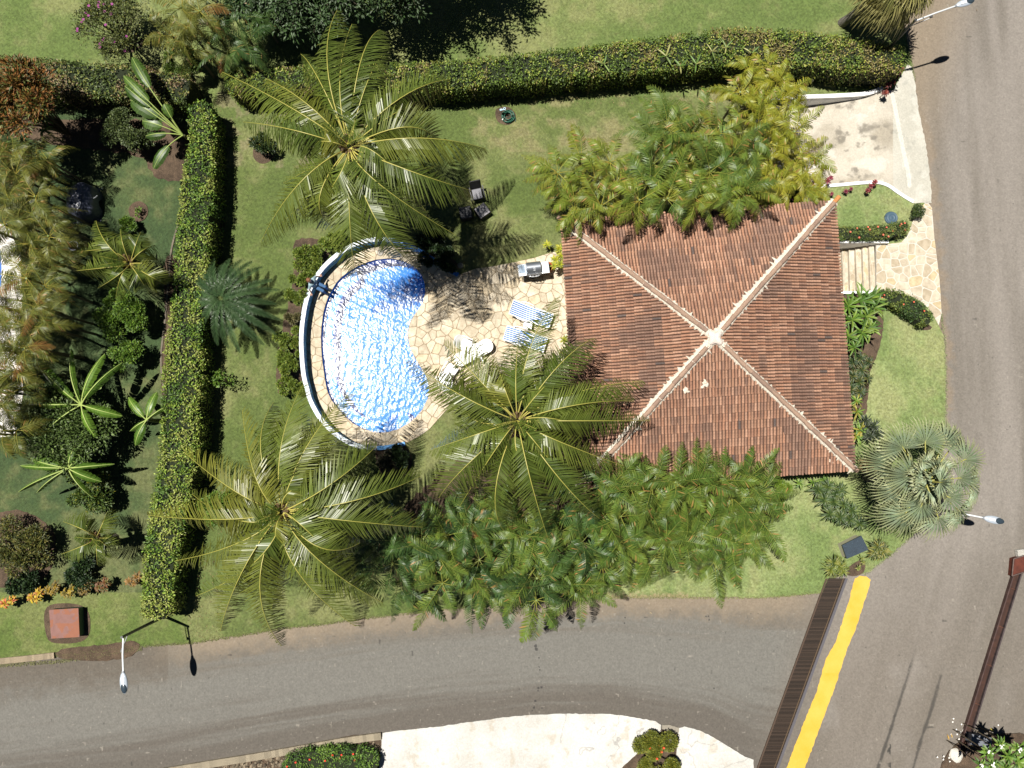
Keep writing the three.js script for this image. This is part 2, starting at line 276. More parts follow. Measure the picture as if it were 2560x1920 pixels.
{
  const seam = [[2228, 231], [2240, 285], [2258, 380], [2270, 440], [2278, 505]];
  const gb = new GB(), N = 24;
  for (let i = 0; i < N; i++) {                     // sloping slab in narrow strips
    const row = (t) => { const xa = lerp(1880, 2228, t), xb = lerp(1880, 2278, t); return [Pf(xa + 8, 226, driveY), Pf(lerp(xa, xb, .4) + 16, 330, driveY), Pf(lerp(xa, xb, .72) + 14, 420, driveY), Pf(xb + 10, 506, driveY)]; };
    const a = row(i / N), b = row((i + 1) / N);
    for (let k = 0; k < 3; k++) gb.quad(a[k], a[k + 1], b[k + 1], b[k], [1, 1, 1]);
  }
  struct('driveway', gb.geometry(), concreteMat);
  const ap = ragged(pxs([[2279, 168], [2286, 203], [2293, 260], [2316, 376], [2328, 477], [2328, 508], [2276, 508]]), 0.13, 0.03, rg, false);
  const o = mesh('driveway_apron', slab([...ap, ...pxs([...seam].reverse()), ...pxs([[2234, 222], [2255, 185], [2268, 162]])], 0.034, 0.05).geometry(), concreteMat); o.userData.kind = 'structure';
  const pad1 = [[957, 1832], [999, 1825], [1091, 1816], [1190, 1802], [1280, 1790], [1329, 1786], [1416, 1783], [1526, 1784], [1584, 1792], [1639, 1802], [1652, 1811], [1652, 1826], [1627, 1854], [1592, 1883], [1563, 1909], [1525, 1950], [1500, 2000], [940, 2000], [946, 1930]];
  const pad2 = [[1697, 1819], [1711, 1815], [1749, 1825], [1783, 1842], [1830, 1871], [1862, 1891], [1883, 1898], [1883, 1925], [1870, 2000], [1680, 2000], [1688, 1920]];
  for (const q of [pad1, pad2]) struct('concrete_pad', slab(ragged(pxs(q), 0.14, 0.018, rg), 0.06, 0.08).geometry(), concreteMat);
}
// pebble patch set into the drive
{
  const r = RNG(11), gb = new GB(), ball = new THREE.IcosahedronGeometry(1, 0);
  const t = thing('pebble_drain', 'rectangle of loose pebbles set into the concrete drive', 'pebble drain');
  const c = [[2020, 357], [2058, 354], [2060, 389], [2020, 391]].map(([x, y]) => Pf(x, y, driveY));
  const bed = new GB(); bed.quad(...c.map((p) => p.clone().setY(p.y + 0.008)).reverse(), [0.1, 0.085, 0.06]); bed.build('bed', std({}), t);
  for (let i = 0; i < 420; i++) { const u = r(), v = r(), p = c[0].clone().lerp(c[1], u).lerp(c[3].clone().lerp(c[2], u), v); const s = rr(r, 0.012, 0.028); gb.add(ball, new THREE.Matrix4().compose(p.setY(p.y + 0.015), new THREE.Quaternion().setFromEuler(new THREE.Euler(r() * 6, r() * 6, 0)), V(s, s * 0.6, s)), mul([0.36, 0.3, 0.22], rr(r, 0.35, 1.35))); }
  tag(gb.build('pebbles', std({}), t), null, null, null, 'stuff');
}
// soil beds (bare earth)
const soilTex = tex(512, 512, (i, j) => { const n = fbm(i / 40, j / 40, 4), g = vn(i / 2.3, j / 2.3); return mul(mix([0.05, 0.034, 0.022], [0.17, 0.115, 0.075], n), 0.55 + 0.9 * g); });
const soilRep = soilTex.clone(); soilRep.repeat.set(20, 15); soilRep.needsUpdate = true;
const soilMat = std({ map: soilRep, roughness: 1, bumpMap: grainRep(1), bumpScale: 0.05 });
const soil = (px, y = 0.045, amp = 0.05) => struct('soil_bed', slab(ragged(crv(pxs(px), px.length * 5, true).slice(0, -1), 0.2, amp, rg), y, 0.06).geometry(), soilMat);
soil([[420, 640], [445, 640], [440, 760], [428, 860], [420, 985], [410, 1000], [404, 930], [412, 800]]);
soil([[323, 523], [335, 508], [352, 504], [368, 515], [371, 533], [362, 549], [345, 555], [330, 546]], 0.06);
soil([[2225, 735], [2265, 765], [2300, 800], [2330, 820], [2310, 826], [2270, 800], [2235, 778]]);
soil([[2085, 735], [2150, 735], [2200, 745], [2200, 860], [2175, 930], [2160, 1040], [2140, 1040], [2110, 800]], 0.04);
soil([[740, 600], [800, 600], [830, 610], [800, 680], [764, 745], [750, 850], [755, 960], [700, 990], [700, 850], [722, 760], [735, 680]], 0.04);
soil([[1080, 610], [1125, 640], [1150, 672], [1120, 668], [1090, 648], [1070, 632]], 0.04);
soil([[940, 1125], [1010, 1115], [1030, 1150], [1010, 1190], [960, 1190], [945, 1160]], 0.05);
soil([[-30, 1300], [40, 1275], [90, 1290], [135, 1330], [130, 1420], [60, 1470], [-30, 1450]], 0.05);
soil([[0, 290], [160, 300], [300, 300], [470, 330], [480, 440], [400, 450], [360, 400], [220, 370], [80, 350]], 0.04, 0.12);
soil([[118, 1518], [200, 1512], [222, 1530], [224, 1585], [205, 1603], [128, 1604], [118, 1590]], 0.045);
soil([[290, 100], [330, 85], [360, 100], [350, 125], [300, 130]], 0.045);
soil([[640, 355], [670, 350], [690, 370], [680, 400], [655, 410], [635, 395]], 0.045);
soil([[1240, 275], [1270, 268], [1290, 290], [1275, 312], [1245, 305]], 0.036, 0.08);
soil([[1600, 1855], [1692, 1850], [1690, 1960], [1540, 1960], [1560, 1910]], 0.03);
soil([[2345, 1930], [2360, 1895], [2385, 1865], [2420, 1845], [2600, 1850], [2620, 2000], [2330, 2000]], 0.07);
soil([[2110, 1432], [2140, 1404], [2160, 1400], [2158, 1430], [2130, 1440]], 0.05);
soil([[1300, 1080], [1450, 1090], [1640, 1180], [1850, 1190], [1870, 1300], [1700, 1370], [1500, 1440], [1250, 1470], [1000, 1460], [980, 1330], [1080, 1200]], 0.036, 0.15);
soil([[330, 1640], [140, 1640], [140, 1628], [250, 1613], [350, 1606]], 0.05);

// ---------- kerbs ----------
{
  const kb = (pts, w, h, col, label, name = 'kerb') => { const gb = new GB(), r = RNG(17); const a = crv(pxs(pts), Math.max(8, Math.round(pts.length * 9))); for (let i = 0; i < a.length - 1; i++) { const d = a[i + 1].clone().sub(a[i]).setY(0).normalize(), s = V(-d.z, 0, d.x).multiplyScalar(w / 2); const q = mul(col, rr(r, 0.8, 1.15)); const L = (k, y) => a[k].clone().add(s).setY(y), Rr = (k, y) => a[k].clone().sub(s).setY(y); const y0 = h; gb.quad(L(i, y0), L(i + 1, y0), Rr(i + 1, y0), Rr(i, y0), q); gb.quad(L(i, -0.1), L(i + 1, -0.1), L(i + 1, y0), L(i, y0), q); gb.quad(Rr(i, y0), Rr(i + 1, y0), Rr(i + 1, -0.1), Rr(i, -0.1), q); } const o = mesh(name, gb.geometry(), std({ roughness: 0.95, bumpMap: grainRep(1.1), bumpScale: 0.05 })); o.userData.kind = 'structure'; return o; };
  kb([[-60, 1660], [0, 1652], [60, 1646], [139, 1637]], 0.26, 0.13, [0.36, 0.29, 0.2]);
  kb([[380, 1932], [425, 1925], [540, 1906], [640, 1890], [760, 1869], [860, 1851], [954, 1838]], 0.3, 0.14, [0.34, 0.29, 0.21]);
  kb([[412, 985], [404, 900], [414, 800], [423, 700], [431, 620], [452, 545]], 0.08, 0.08, [0.2, 0.17, 0.13], '', 'garden_edging');
  const rb = new GB(), r = RNG(13), rock = new THREE.IcosahedronGeometry(1, 1);
  for (let i = 0; i < 700; i++) { const t = r(), x = lerp(400, 953, t), y = lerp(1942, 1858, t) + rr(r, -8, 40) * (0.4 + 0.6 * t); const s = rr(r, 0.03, 0.12); const p = P(x, y, 0); rb.add(rock, new THREE.Matrix4().compose(p.setY(rr(r, 0, 0.05)), new THREE.Quaternion().setFromEuler(new THREE.Euler(r() * 6, r() * 6, r() * 6)), V(s, s * 0.6, s * rr(r, 0.5, 1))), mul([0.2, 0.16, 0.11], rr(r, 0.25, 1.3))); }
  tag(rb.build('rock_rubble', std({ roughness: 1 })), 'dark rubble of small rocks below the lower kerb', 'rubble', null, 'stuff');
  soil([[380, 1945], [640, 1900], [955, 1845], [955, 2020], [380, 2020]], 0.02, 0.02);
}
// ragged grass fringe where lawn meets tarmac
{
  const gb = new GB(), r = RNG(31);
  const fringe = (pl, dens, out, col) => { const a = pxs(pl); for (let i = 0; i < a.length - 1; i++) { const L = a[i].distanceTo(a[i + 1]), d = a[i + 1].clone().sub(a[i]).normalize(), nrm = V(-d.z, 0, d.x); for (let k = 0; k < L * dens; k++) { const p = a[i].clone().lerp(a[i + 1], r()).addScaledVector(nrm, rr(r, -out, out)); p.y = 0.02; const an = r() * 6.28, h = rr(r, 0.03, 0.08), w = 0.012; const t = p.clone().add(V(Math.cos(an) * h, h * 0.9, Math.sin(an) * h)); gb.tri(p.clone().add(V(-Math.sin(an) * w, 0, Math.cos(an) * w)), p.clone().add(V(Math.sin(an) * w, 0, -Math.cos(an) * w)), t, mul(col, rr(r, 0.5, 1.4))); } } };
  fringe(ROAD_N.slice(1), 130, 0.06, [0.16, 0.17, 0.06]); fringe(ROAD_W.slice(0, 5), 100, 0.05, [0.2, 0.22, 0.1]); fringe(ROAD_W.slice(11), 110, 0.06, [0.22, 0.24, 0.12]);
  fringe([[0, 1663], [140, 1654], [356, 1622]], 160, 0.08, [0.19, 0.19, 0.08]);
  tag(gb.build('grass_fringe', std({ roughness: 0.9 })), 'ragged grass growing along the edges of the tarmac', 'grass', null, 'stuff');
}
// ---------- crazy paving: irregular stones, each its own piece ----------
const stoneMats = [[0.66, 0.59, 0.48], [0.62, 0.55, 0.44], [0.70, 0.63, 0.52], [0.57, 0.51, 0.41], [0.65, 0.56, 0.42]].map((c) => new THREE.MeshStandardMaterial({ color: new THREE.Color().setRGB(...c), roughness: 0.85, side: THREE.DoubleSide, bumpMap: grainRep(0.7), bumpScale: 0.02, map: stoneMap() }));
function stoneMap() { if (!stoneMap.t) { stoneMap.t = tex(512, 512, (i, j) => { const n = fbm(i / 30, j / 30, 5), g = vn(i / 2, j / 2); const k = clamp(0.62 + 0.5 * n + 0.14 * (g - .5)); return [k, k * (0.93 + 0.07 * n), k * (0.82 + 0.16 * n)]; }); stoneMap.t.repeat.set(64 / 2.6, 48 / 2.6); } return stoneMap.t; }
function clipHalf(poly, nx, nz, d) {      // keep nx*x + nz*z <= d
  const out = []; for (let i = 0; i < poly.length; i++) { const a = poly[i], b = poly[(i + 1) % poly.length], da = nx * a.x + nz * a.z - d, db = nx * b.x + nz * b.z - d; if (da <= 0) out.push(a); if ((da < 0) !== (db < 0) && da !== db) { const t = da / (da - db); out.push(V(lerp(a.x, b.x, t), 0, lerp(a.z, b.z, t))); } } return out;
}
function crazyPaving(region, hole, cell, joint, seed, big = null) {   // list of polygons
  const r = RNG(seed), xs = region.map((p) => p.x), zs = region.map((p) => p.z), x0 = Math.min(...xs), x1 = Math.max(...xs), z0 = Math.min(...zs), z1 = Math.max(...zs), sites = [];
  for (let z = z0 - cell; z < z1 + cell; z += cell) for (let x = x0 - cell; x < x1 + cell; x += cell) { const p = V(x + r() * cell, 0, z + r() * cell); if (big && r() < 0.3 && big(p)) continue; if (r() < 0.14) continue; sites.push(p); }
  const cells = [];
  for (const s of sites) {
    let c = [V(s.x - cell * 1.3, 0, s.z - cell * 1.3), V(s.x + cell * 1.3, 0, s.z - cell * 1.3), V(s.x + cell * 1.3, 0, s.z + cell * 1.3), V(s.x - cell * 1.3, 0, s.z + cell * 1.3)];
    for (const q of sites) { if (q === s) continue; const dx = q.x - s.x, dz = q.z - s.z, L = Math.hypot(dx, dz); if (L > cell * 3.2) continue; const m = (dx * (s.x + q.x) / 2 + dz * (s.z + q.z) / 2) / L; c = clipHalf(c, dx / L, dz / L, m - joint / 2); if (!c.length) break; }
    if (c.length < 3) continue;
    const inside = c.filter((p) => inPoly(p.x, p.z, region) && !(hole && inPoly(p.x, p.z, hole))).length;
    if (!inside) continue;
    if (inside < c.length) {             // trim against the outline by pulling outer corners in towards the stone's inner side
      const sub = []; const ok = (p) => inPoly(p.x, p.z, region) && !(hole && inPoly(p.x, p.z, hole));
      for (let i = 0; i < c.length; i++) { const a = c[i], b = c[(i + 1) % c.length], oa = ok(a), ob = ok(b); if (oa) sub.push(a); if (oa !== ob) { let lo = oa ? a : b, hi = oa ? b : a; for (let k = 0; k < 14; k++) { const m = lo.clone().lerp(hi, 0.5); if (ok(m)) lo = m; else hi = m; } sub.push(lo); } }
      c = sub;
    }
    if (c.length < 3 || Math.abs(area2(c)) < 0.006) continue;
    cells.push(c);
  }
  return cells;
}
function stoneGeo(c, y, h, r) {
  const g = new GB(), n = c.length, ctr = V(0, 0, 0); c.forEach((p) => ctr.add(p)); ctr.multiplyScalar(1 / n);
  const rnd = []; for (let i = 0; i < n; i++) { const a = c[(i + n - 1) % n], b = c[i], d = c[(i + 1) % n]; rnd.push(b.clone().lerp(a, 0.13), b.clone().lerp(d, 0.13)); }
  const tilt = rr(r, -0.006, 0.006), tz = rr(r, -0.006, 0.006), Y = (p) => y + h + (p.x - ctr.x) * tilt + (p.z - ctr.z) * tz, m = rnd.length, inn = rnd.map((p) => { const q = p.clone().lerp(ctr, Math.min(0.2, 0.014 / (p.distanceTo(ctr) + 0.01))); q.y = Y(q); return q; }), mid = rnd.map((p) => p.clone().setY(Y(p) - 0.012)), low = rnd.map((p) => p.clone().setY(y - 0.01));
  const up = area2(c) > 0; ctr.y = Y(ctr);
  for (let i = 0; i < m; i++) { const j = (i + 1) % m; if (up) { g.tri(ctr, inn[j], inn[i]); g.quad(inn[i], inn[j], mid[j], mid[i]); g.quad(mid[i], mid[j], low[j], low[i]); } else { g.tri(ctr, inn[i], inn[j]); g.quad(inn[j], inn[i], mid[i], mid[j]); g.quad(mid[j], mid[i], low[i], low[j]); } }
  return g.geometry();
}
const mortarMat = std({ roughness: 0.95, bumpMap: grainRep(0.8), bumpScale: 0.03 });
function paving(name, region, hole, cell, joint, y, seed, mortarCol, big, mats = stoneMats) {
  const base = struct(name, slab(region, y, 0.1, hole ? [hole] : [], mortarCol).geometry(), mortarMat), r = RNG(seed + 1);
  const cells = crazyPaving(region, hole, cell, joint, seed, big).sort((a, b) => Math.abs(area2(b)) - Math.abs(area2(a)));
  const rest = [];
  cells.forEach((c, i) => { const g = stoneGeo(c, y, 0.016 + r() * 0.008, r); if (i < 298) mesh('paving_stone', g, mats[r() * mats.length | 0], base); else rest.push(g); });
  if (rest.length) tag(mesh('paving_stone', mergeGeometries(rest), mats[1], base), null, null, null, 'stuff');
  console.log(name, cells.length); return base;
}
const poolHole = crv(pxs(POOL.map(([x, y]) => [x, y])), 90, true).slice(0, -1);
paving('patio', PATIO, poolHole, 0.4, 0.024, 0.05, 41, [0.33, 0.26, 0.175]);

// ---------- pool: basin, water ----------
{
  const tileTex = tex(512, 512, (i, j) => { const n = fbm(i / 26, j / 26, 4); return mix([0.004, 0.14, 0.47], [0.010, 0.185, 0.56], n); });
  const m = std({ map: tileTex, roughness: 0.6 });
  const gb = new GB(), D = -1.0, W = poolHole;
  slab(W, D, 0, [], [1, 1, 1], gb);
  for (let i = 0; i < W.length; i++) { const a = W[i], b = W[(i + 1) % W.length]; const lip = 0.0; gb.quad(a.clone().setY(0.06), a.clone().setY(D), b.clone().setY(D), b.clone().setY(0.06), [1, 1, 1]); }
  const t = struct('pool_basin', gb.geometry(), m);
  // underwater ledge following the left side
  const lg = new GB(), L = POOL.slice(1, 17).map(([x, y]) => [x, y]), inner = L.map(([x, y]) => { const d = Math.hypot(x - 950, y - 865); return [x + (950 - x) / d * 26, y + (865 - y) / d * 26]; });
  slab([...pxs(L), ...pxs(inner).reverse()], -0.3, 0.7, [], [1.2, 1.1, 1.0], lg); lg.build('ledge', m, t);
  // water: a fine sheet of real ripples
  const r = RNG(77), waves = [];
  for (let i = 0; i < 46; i++) { const wl = 0.052 * Math.pow(1.052, i) , a = r() * 6.2832, k = 6.2832 / wl; waves.push([Math.cos(a) * k, Math.sin(a) * k, r() * 6.28, 0.0078 * wl * rr(r, 0.5, 1.0) / 2.2]); }
  const xs = W.map((p) => p.x), zs = W.map((p) => p.z), X0 = Math.min(...xs) - 0.05, X1 = Math.max(...xs) + 0.05, Z0 = Math.min(...zs) - 0.05, Z1 = Math.max(...zs) + 0.05, S = 0.0175, nx = Math.ceil((X1 - X0) / S), nz = Math.ceil((Z1 - Z0) / S), pos = [], nor = [], idx = [], id = new Int32Array((nx + 1) * (nz + 1)).fill(-1);
  const vert = (i, j) => { const k = j * (nx + 1) + i; if (id[k] < 0) { const x = X0 + i * S, z = Z0 + j * S; let y = 0, gx = 0, gz = 0; const amp = 0.55 + 0.9 * fbm(x * 0.5, z * 0.5, 2); for (const w of waves) { const ph = w[0] * x + w[1] * z + w[2], c = Math.cos(ph) * w[3]; y += Math.sin(ph) * w[3]; gx += c * w[0]; gz += c * w[1]; } const n = V(-gx * amp, 1, -gz * amp).normalize(); id[k] = pos.length / 3; pos.push(x, -0.1 + y * amp, z); nor.push(n.x, n.y, n.z); } return id[k]; };
  const cx = POOLW.reduce((s, p) => s + p.x, 0) / POOLW.length, cz = POOLW.reduce((s, p) => s + p.z, 0) / POOLW.length, big = W.map((p) => V(p.x + (p.x - cx) * 0.012, 0, p.z + (p.z - cz) * 0.012));
  for (let j = 0; j < nz; j++) for (let i = 0; i < nx; i++) if (inPoly(X0 + (i + 0.5) * S, Z0 + (j + 0.5) * S, big)) { const a = vert(i, j), b = vert(i + 1, j), c = vert(i + 1, j + 1), d = vert(i, j + 1); idx.push(a, c, b, a, d, c); }
  const g = new THREE.BufferGeometry(); g.setAttribute('position', new THREE.BufferAttribute(new Float32Array(pos), 3)); g.setAttribute('normal', new THREE.BufferAttribute(new Float32Array(nor), 3)); g.setIndex(idx);
  struct('pool_water', g, new THREE.MeshPhysicalMaterial({ color: new THREE.Color().setRGB(0.82, 0.94, 1), transmission: 1, thickness: 0, roughness: 0.24, ior: 1.33, side: THREE.DoubleSide }));
}
// round skimmer lid in the coping
{ const t = thing('skimmer_lid', 'round pale lid set in the paving above the pool', 'drain lid', P(951, 632, 0.07)); const g = new THREE.LatheGeometry([[0, 0.02], [0.05, 0.02], [0.06, 0.014], [0.1, 0.014], [0.105, 0.022], [0.125, 0.022], [0.13, 0]].map(([x, y]) => new THREE.Vector2(x, y)), 24); mesh('lid', g, new THREE.MeshStandardMaterial({ color: 0x9a958c, roughness: 0.7 }), t); mesh('rim', new THREE.TorusGeometry(0.15, 0.012, 6, 28).rotateX(Math.PI / 2), new THREE.MeshStandardMaterial({ color: 0x6d675e, roughness: 0.8 }), t); }
// ---------- the painted wall round the pool ----------
{
  const H = 0.6, top = crv(WALLTOP.map(([x, y], i) => P(x, y, 0.7)), 120), n = top.length, wTop = new GB(), wIn = new GB();
  const t = thing('pool_wall', 'curved low wall painted white and blue around the pool', 'wall');
  const r = RNG(5), paint = tex(512, 512, (i, j) => { const n1 = fbm(i / 34, j / 18, 4), n2 = fbm(i / 14 + 9, j / 40, 4); let c = mix([0.02, 0.15, 0.42], [0.09, 0.36, 0.62], smooth(0.35, 0.65, n1)); c = mix(c, [0.35, 0.6, 0.75], 0.7 * smooth(0.6, 0.72, n2)); c = mix(c, [0.02, 0.10, 0.11], 0.75 * smooth(0.62, 0.75, fbm(i / 20 + 40, j / 20, 3))); return c; });
  const capTex = tex(512, 512, (i, j) => { const n1 = fbm(i / 16, j / 16, 4); let c = mix([0.78, 0.83, 0.88], [0.55, 0.72, 0.86], smooth(0.5, 0.8, n1)); if (vn(i / 5, j / 5) > 0.93) c = [0.12, 0.25, 0.42]; return c; });
  capTex.repeat.set(30, 24); paint.repeat.set(26, 20);
  const Hh = (i) => H * smooth(0, 0.11, i / (n - 1)) * smooth(1, 0.9, i / (n - 1)) + 0.1;
  const bluecap = (i) => { const q = i / (n - 1); return q < 0.2 ? mix([0.03, 0.2, 0.62], [1, 1, 1], smooth(0.13, 0.24, q + 0.03 * (r() - 0.5))) : q > 0.93 ? [0.18, 0.45, 0.85] : [1, 1, 1]; };
  const rows = top.map((p, i) => { const d = top[Math.min(n - 1, i + 1)].clone().sub(top[Math.max(0, i - 1)]).setY(0).normalize(), s = V(-d.z, 0, d.x).multiplyScalar(0.095); return [p.clone().add(s), p.clone().sub(s), d]; });
  for (let i = 0; i < n - 1; i++) {
    const [a, b] = rows[i], [c, d] = rows[i + 1], h0 = Hh(i), h1 = Hh(i + 1), q = bluecap(i), Y = (p, y) => p.clone().setY(y), e = 0.02;
    wTop.quad(Y(a, h0), Y(b, h0), Y(d, h1), Y(c, h1), q); wTop.quad(Y(a, h0 - .07), Y(a, h0), Y(c, h1), Y(c, h1 - .07), q); wTop.quad(Y(b, h0), Y(b, h0 - .07), Y(d, h1 - .07), Y(d, h1), q);
    wIn.quad(Y(a.clone().lerp(b, .08), 0), Y(a.clone().lerp(b, .08), h0 - .04), Y(c.clone().lerp(d, .08), h1 - .04), Y(c.clone().lerp(d, .08), 0), [1, 1, 1]); wIn.quad(Y(b.clone().lerp(a, .08), h0 - .04), Y(b.clone().lerp(a, .08), 0), Y(d.clone().lerp(c, .08), 0), Y(d.clone().lerp(c, .08), h1 - .04), [1, 1, 1]);
  }
  for (const i of [0, n - 1]) { const [a, b] = rows[i]; wTop.quad(a.clone().setY(0), b.clone().setY(0), b.clone().setY(Hh(i)), a.clone().setY(Hh(i)), bluecap(i)); }
  { const u = wIn.u, p = wIn.p; for (let i = 0; i < p.length / 3; i++) { u[i * 2] = (p[i * 3] + p[i * 3 + 2]) * 0.018; u[i * 2 + 1] = p[i * 3 + 1] * 0.03; } }
  wTop.build('coping', std({ map: capTex, roughness: 0.6, bumpMap: grainRep(0.6), bumpScale: 0.01 }), t); wIn.build('wall_face', std({ map: paint, roughness: 0.7 }), t);
}
// neighbour's pool terrace at the left edge
{
  const deck = pxs([[-90, 560], [20, 560], [52, 640], [58, 740], [50, 860], [60, 980], [40, 1090], [-90, 1100]]);
  struct('pool_deck', slab(deck, 0.055, 0.06, [pxs(NEIGHBOUR_POOL)], [0.62, 0.6, 0.56]).geometry(), std({ roughness: 0.85, bumpMap: grainRep(1.2), bumpScale: 0.01 }));
  const gb = new GB(); slab(pxs(NEIGHBOUR_POOL), -0.9, 0, [], [0.01, 0.13, 0.5], gb); const N = pxs(NEIGHBOUR_POOL); N.forEach((a, i) => { const b = N[(i + 1) % N.length]; gb.quad(a.clone().setY(0.04), b.clone().setY(0.04), b.clone().setY(-0.9), a.clone().setY(-0.9), [0.02, 0.2, 0.6]); });
  struct('pool_basin', gb.geometry(), std({ roughness: 0.5 }));
  struct('pool_water', slab(N, -0.05, 0, [], [1, 1, 1]).geometry(), new THREE.MeshPhysicalMaterial({ color: new THREE.Color().setRGB(0.8, 0.93, 1), transmission: 1, thickness: 0, roughness: 0.12, ior: 1.33, side: THREE.DoubleSide, bumpMap: grainRep(1.4), bumpScale: 0.05 }));
}
// ---------- stone walkway from the road and the steps down to the door ----------
const paleStone = [[0.60, 0.545, 0.45], [0.56, 0.50, 0.41], [0.64, 0.59, 0.50], [0.50, 0.435, 0.34], [0.58, 0.49, 0.33]].map((c) => new THREE.MeshStandardMaterial({ color: new THREE.Color().setRGB(...c), roughness: 0.88, side: THREE.DoubleSide, bumpMap: grainRep(0.7), bumpScale: 0.02, map: stoneMap() }));
paving('walkway', pxs([[2190, 611], [2222, 611], [2256, 606], [2270, 585], [2284, 545], [2300, 522], [2316, 503], [2329, 520], [2335, 596], [2348, 700], [2353, 784], [2346, 813], [2325, 775], [2290, 744], [2233, 734], [2190, 734]]), null, 0.4, 0.05, 0.034, 51, [0.62, 0.58, 0.51], null, paleStone);
{
  const t = struct('stone_steps', new THREE.BoxGeometry(0.3, 0.2, 2.3).translate(P(2045, 672).x, -1.16, P(2045, 672).z), std({ vertexColors: false, color: 0xb8a98c }));
  const xs = [2190, 2173, 2156, 2139, 2122, 2105, 2088, 2071], r = RNG(4), sm = std({ roughness: 0.9, map: stoneMap(), bumpMap: grainRep(0.7), bumpScale: 0.02 });
  for (let k = 0; k < 7; k++) { const y = 0.02 - 0.155 * (k + 1), a = P(xs[k + 1], 611, y), b = P(xs[k], 735, y); const g = new GB(); g.box((a.x + b.x) / 2, y - 0.2, (a.z + b.z) / 2, b.x - a.x + 0.004, 0.4, b.z - a.z, mul([0.62, 0.57, 0.49], rr(r, 0.92, 1.08)), 0, 0.015); g.build('step', sm, t);
    const cells = crazyPaving([V(a.x + .02, 0, a.z + .02), V(b.x - .02, 0, a.z + .02), V(b.x - .02, 0, b.z - .02), V(a.x + .02, 0, b.z - .02)], null, 0.36, 0.03, 60 + k); for (const c of cells) mesh('paving_stone', stoneGeo(c, y, 0.012, r), paleStone[r() * 5 | 0], t); }
}
const whiteTex = tex(256, 256, (i, j) => { const n = fbm(i / 20, j / 20, 4); return mix([0.8, 0.8, 0.8], [0.7, 0.71, 0.72], smooth(0.5, 0.8, n)); }); whiteTex.repeat.set(20, 15);
const whiteMat = std({ map: whiteTex, roughness: 0.65, bumpMap: grainRep(1.2), bumpScale: 0.01 });
function freeWall(name, label, px, hTop, y0, w) {
  const top = crv(px.map(([x, y], i) => P(x, y, hTop)), px.length * 7), g = new GB(), n = top.length;
  for (let i = 0; i < n - 1; i++) {
    const dir = (k) => { const d = top[Math.min(n - 1, k + 1)].clone().sub(top[Math.max(0, k - 1)]).setY(0).normalize(); return V(-d.z, 0, d.x).multiplyScalar(w / 2); };
    const s0 = dir(i), s1 = dir(i + 1), A = top[i].clone().add(s0), B = top[i].clone().sub(s0), C = top[i + 1].clone().add(s1), D = top[i + 1].clone().sub(s1), Y = (p, y) => p.clone().setY(y), c = [1, 1, 1];
    g.quad(A, B, D, C, c); g.quad(Y(A, y0), A, C, Y(C, y0), c); g.quad(B, Y(B, y0), Y(D, y0), D, c);
    if (i === 0) g.quad(A, Y(A, y0), Y(B, y0), B, c); if (i === n - 2) g.quad(C, D, Y(D, y0), Y(C, y0), c);
  }
  return tag(g.build(name, whiteMat), label, 'wall');
}
freeWall('retaining_wall', 'white curved retaining wall on the upper side of the concrete drive', [[1900, 247], [1950, 244], [1995, 242], [2060, 240], [2123, 237], [2160, 234], [2185, 228], [2207, 218]], 0.12, -1.5, 0.19);
freeWall('retaining_wall', 'white curved wall between the concrete drive and the small front lawn', [[1940, 474], [1990, 470], [2033, 467], [2108, 461], [2166, 456], [2198, 456], [2222, 464], [2245, 480], [2270, 496], [2284, 504]], 0.1, -1.5, 0.15);
freeWall('garden_wall', 'straight white wall beside the stone steps under the flowering hedge', [[2055, 604], [2120, 604], [2180, 604], [2222, 604]], 0.32, -1.3, 0.13);
freeWall('garden_wall', 'low white wall below the stone steps behind the big-leaved shrub', [[2055, 731], [2130, 731], [2180, 730], [2234, 732]], 0.22, -1.3, 0.12);

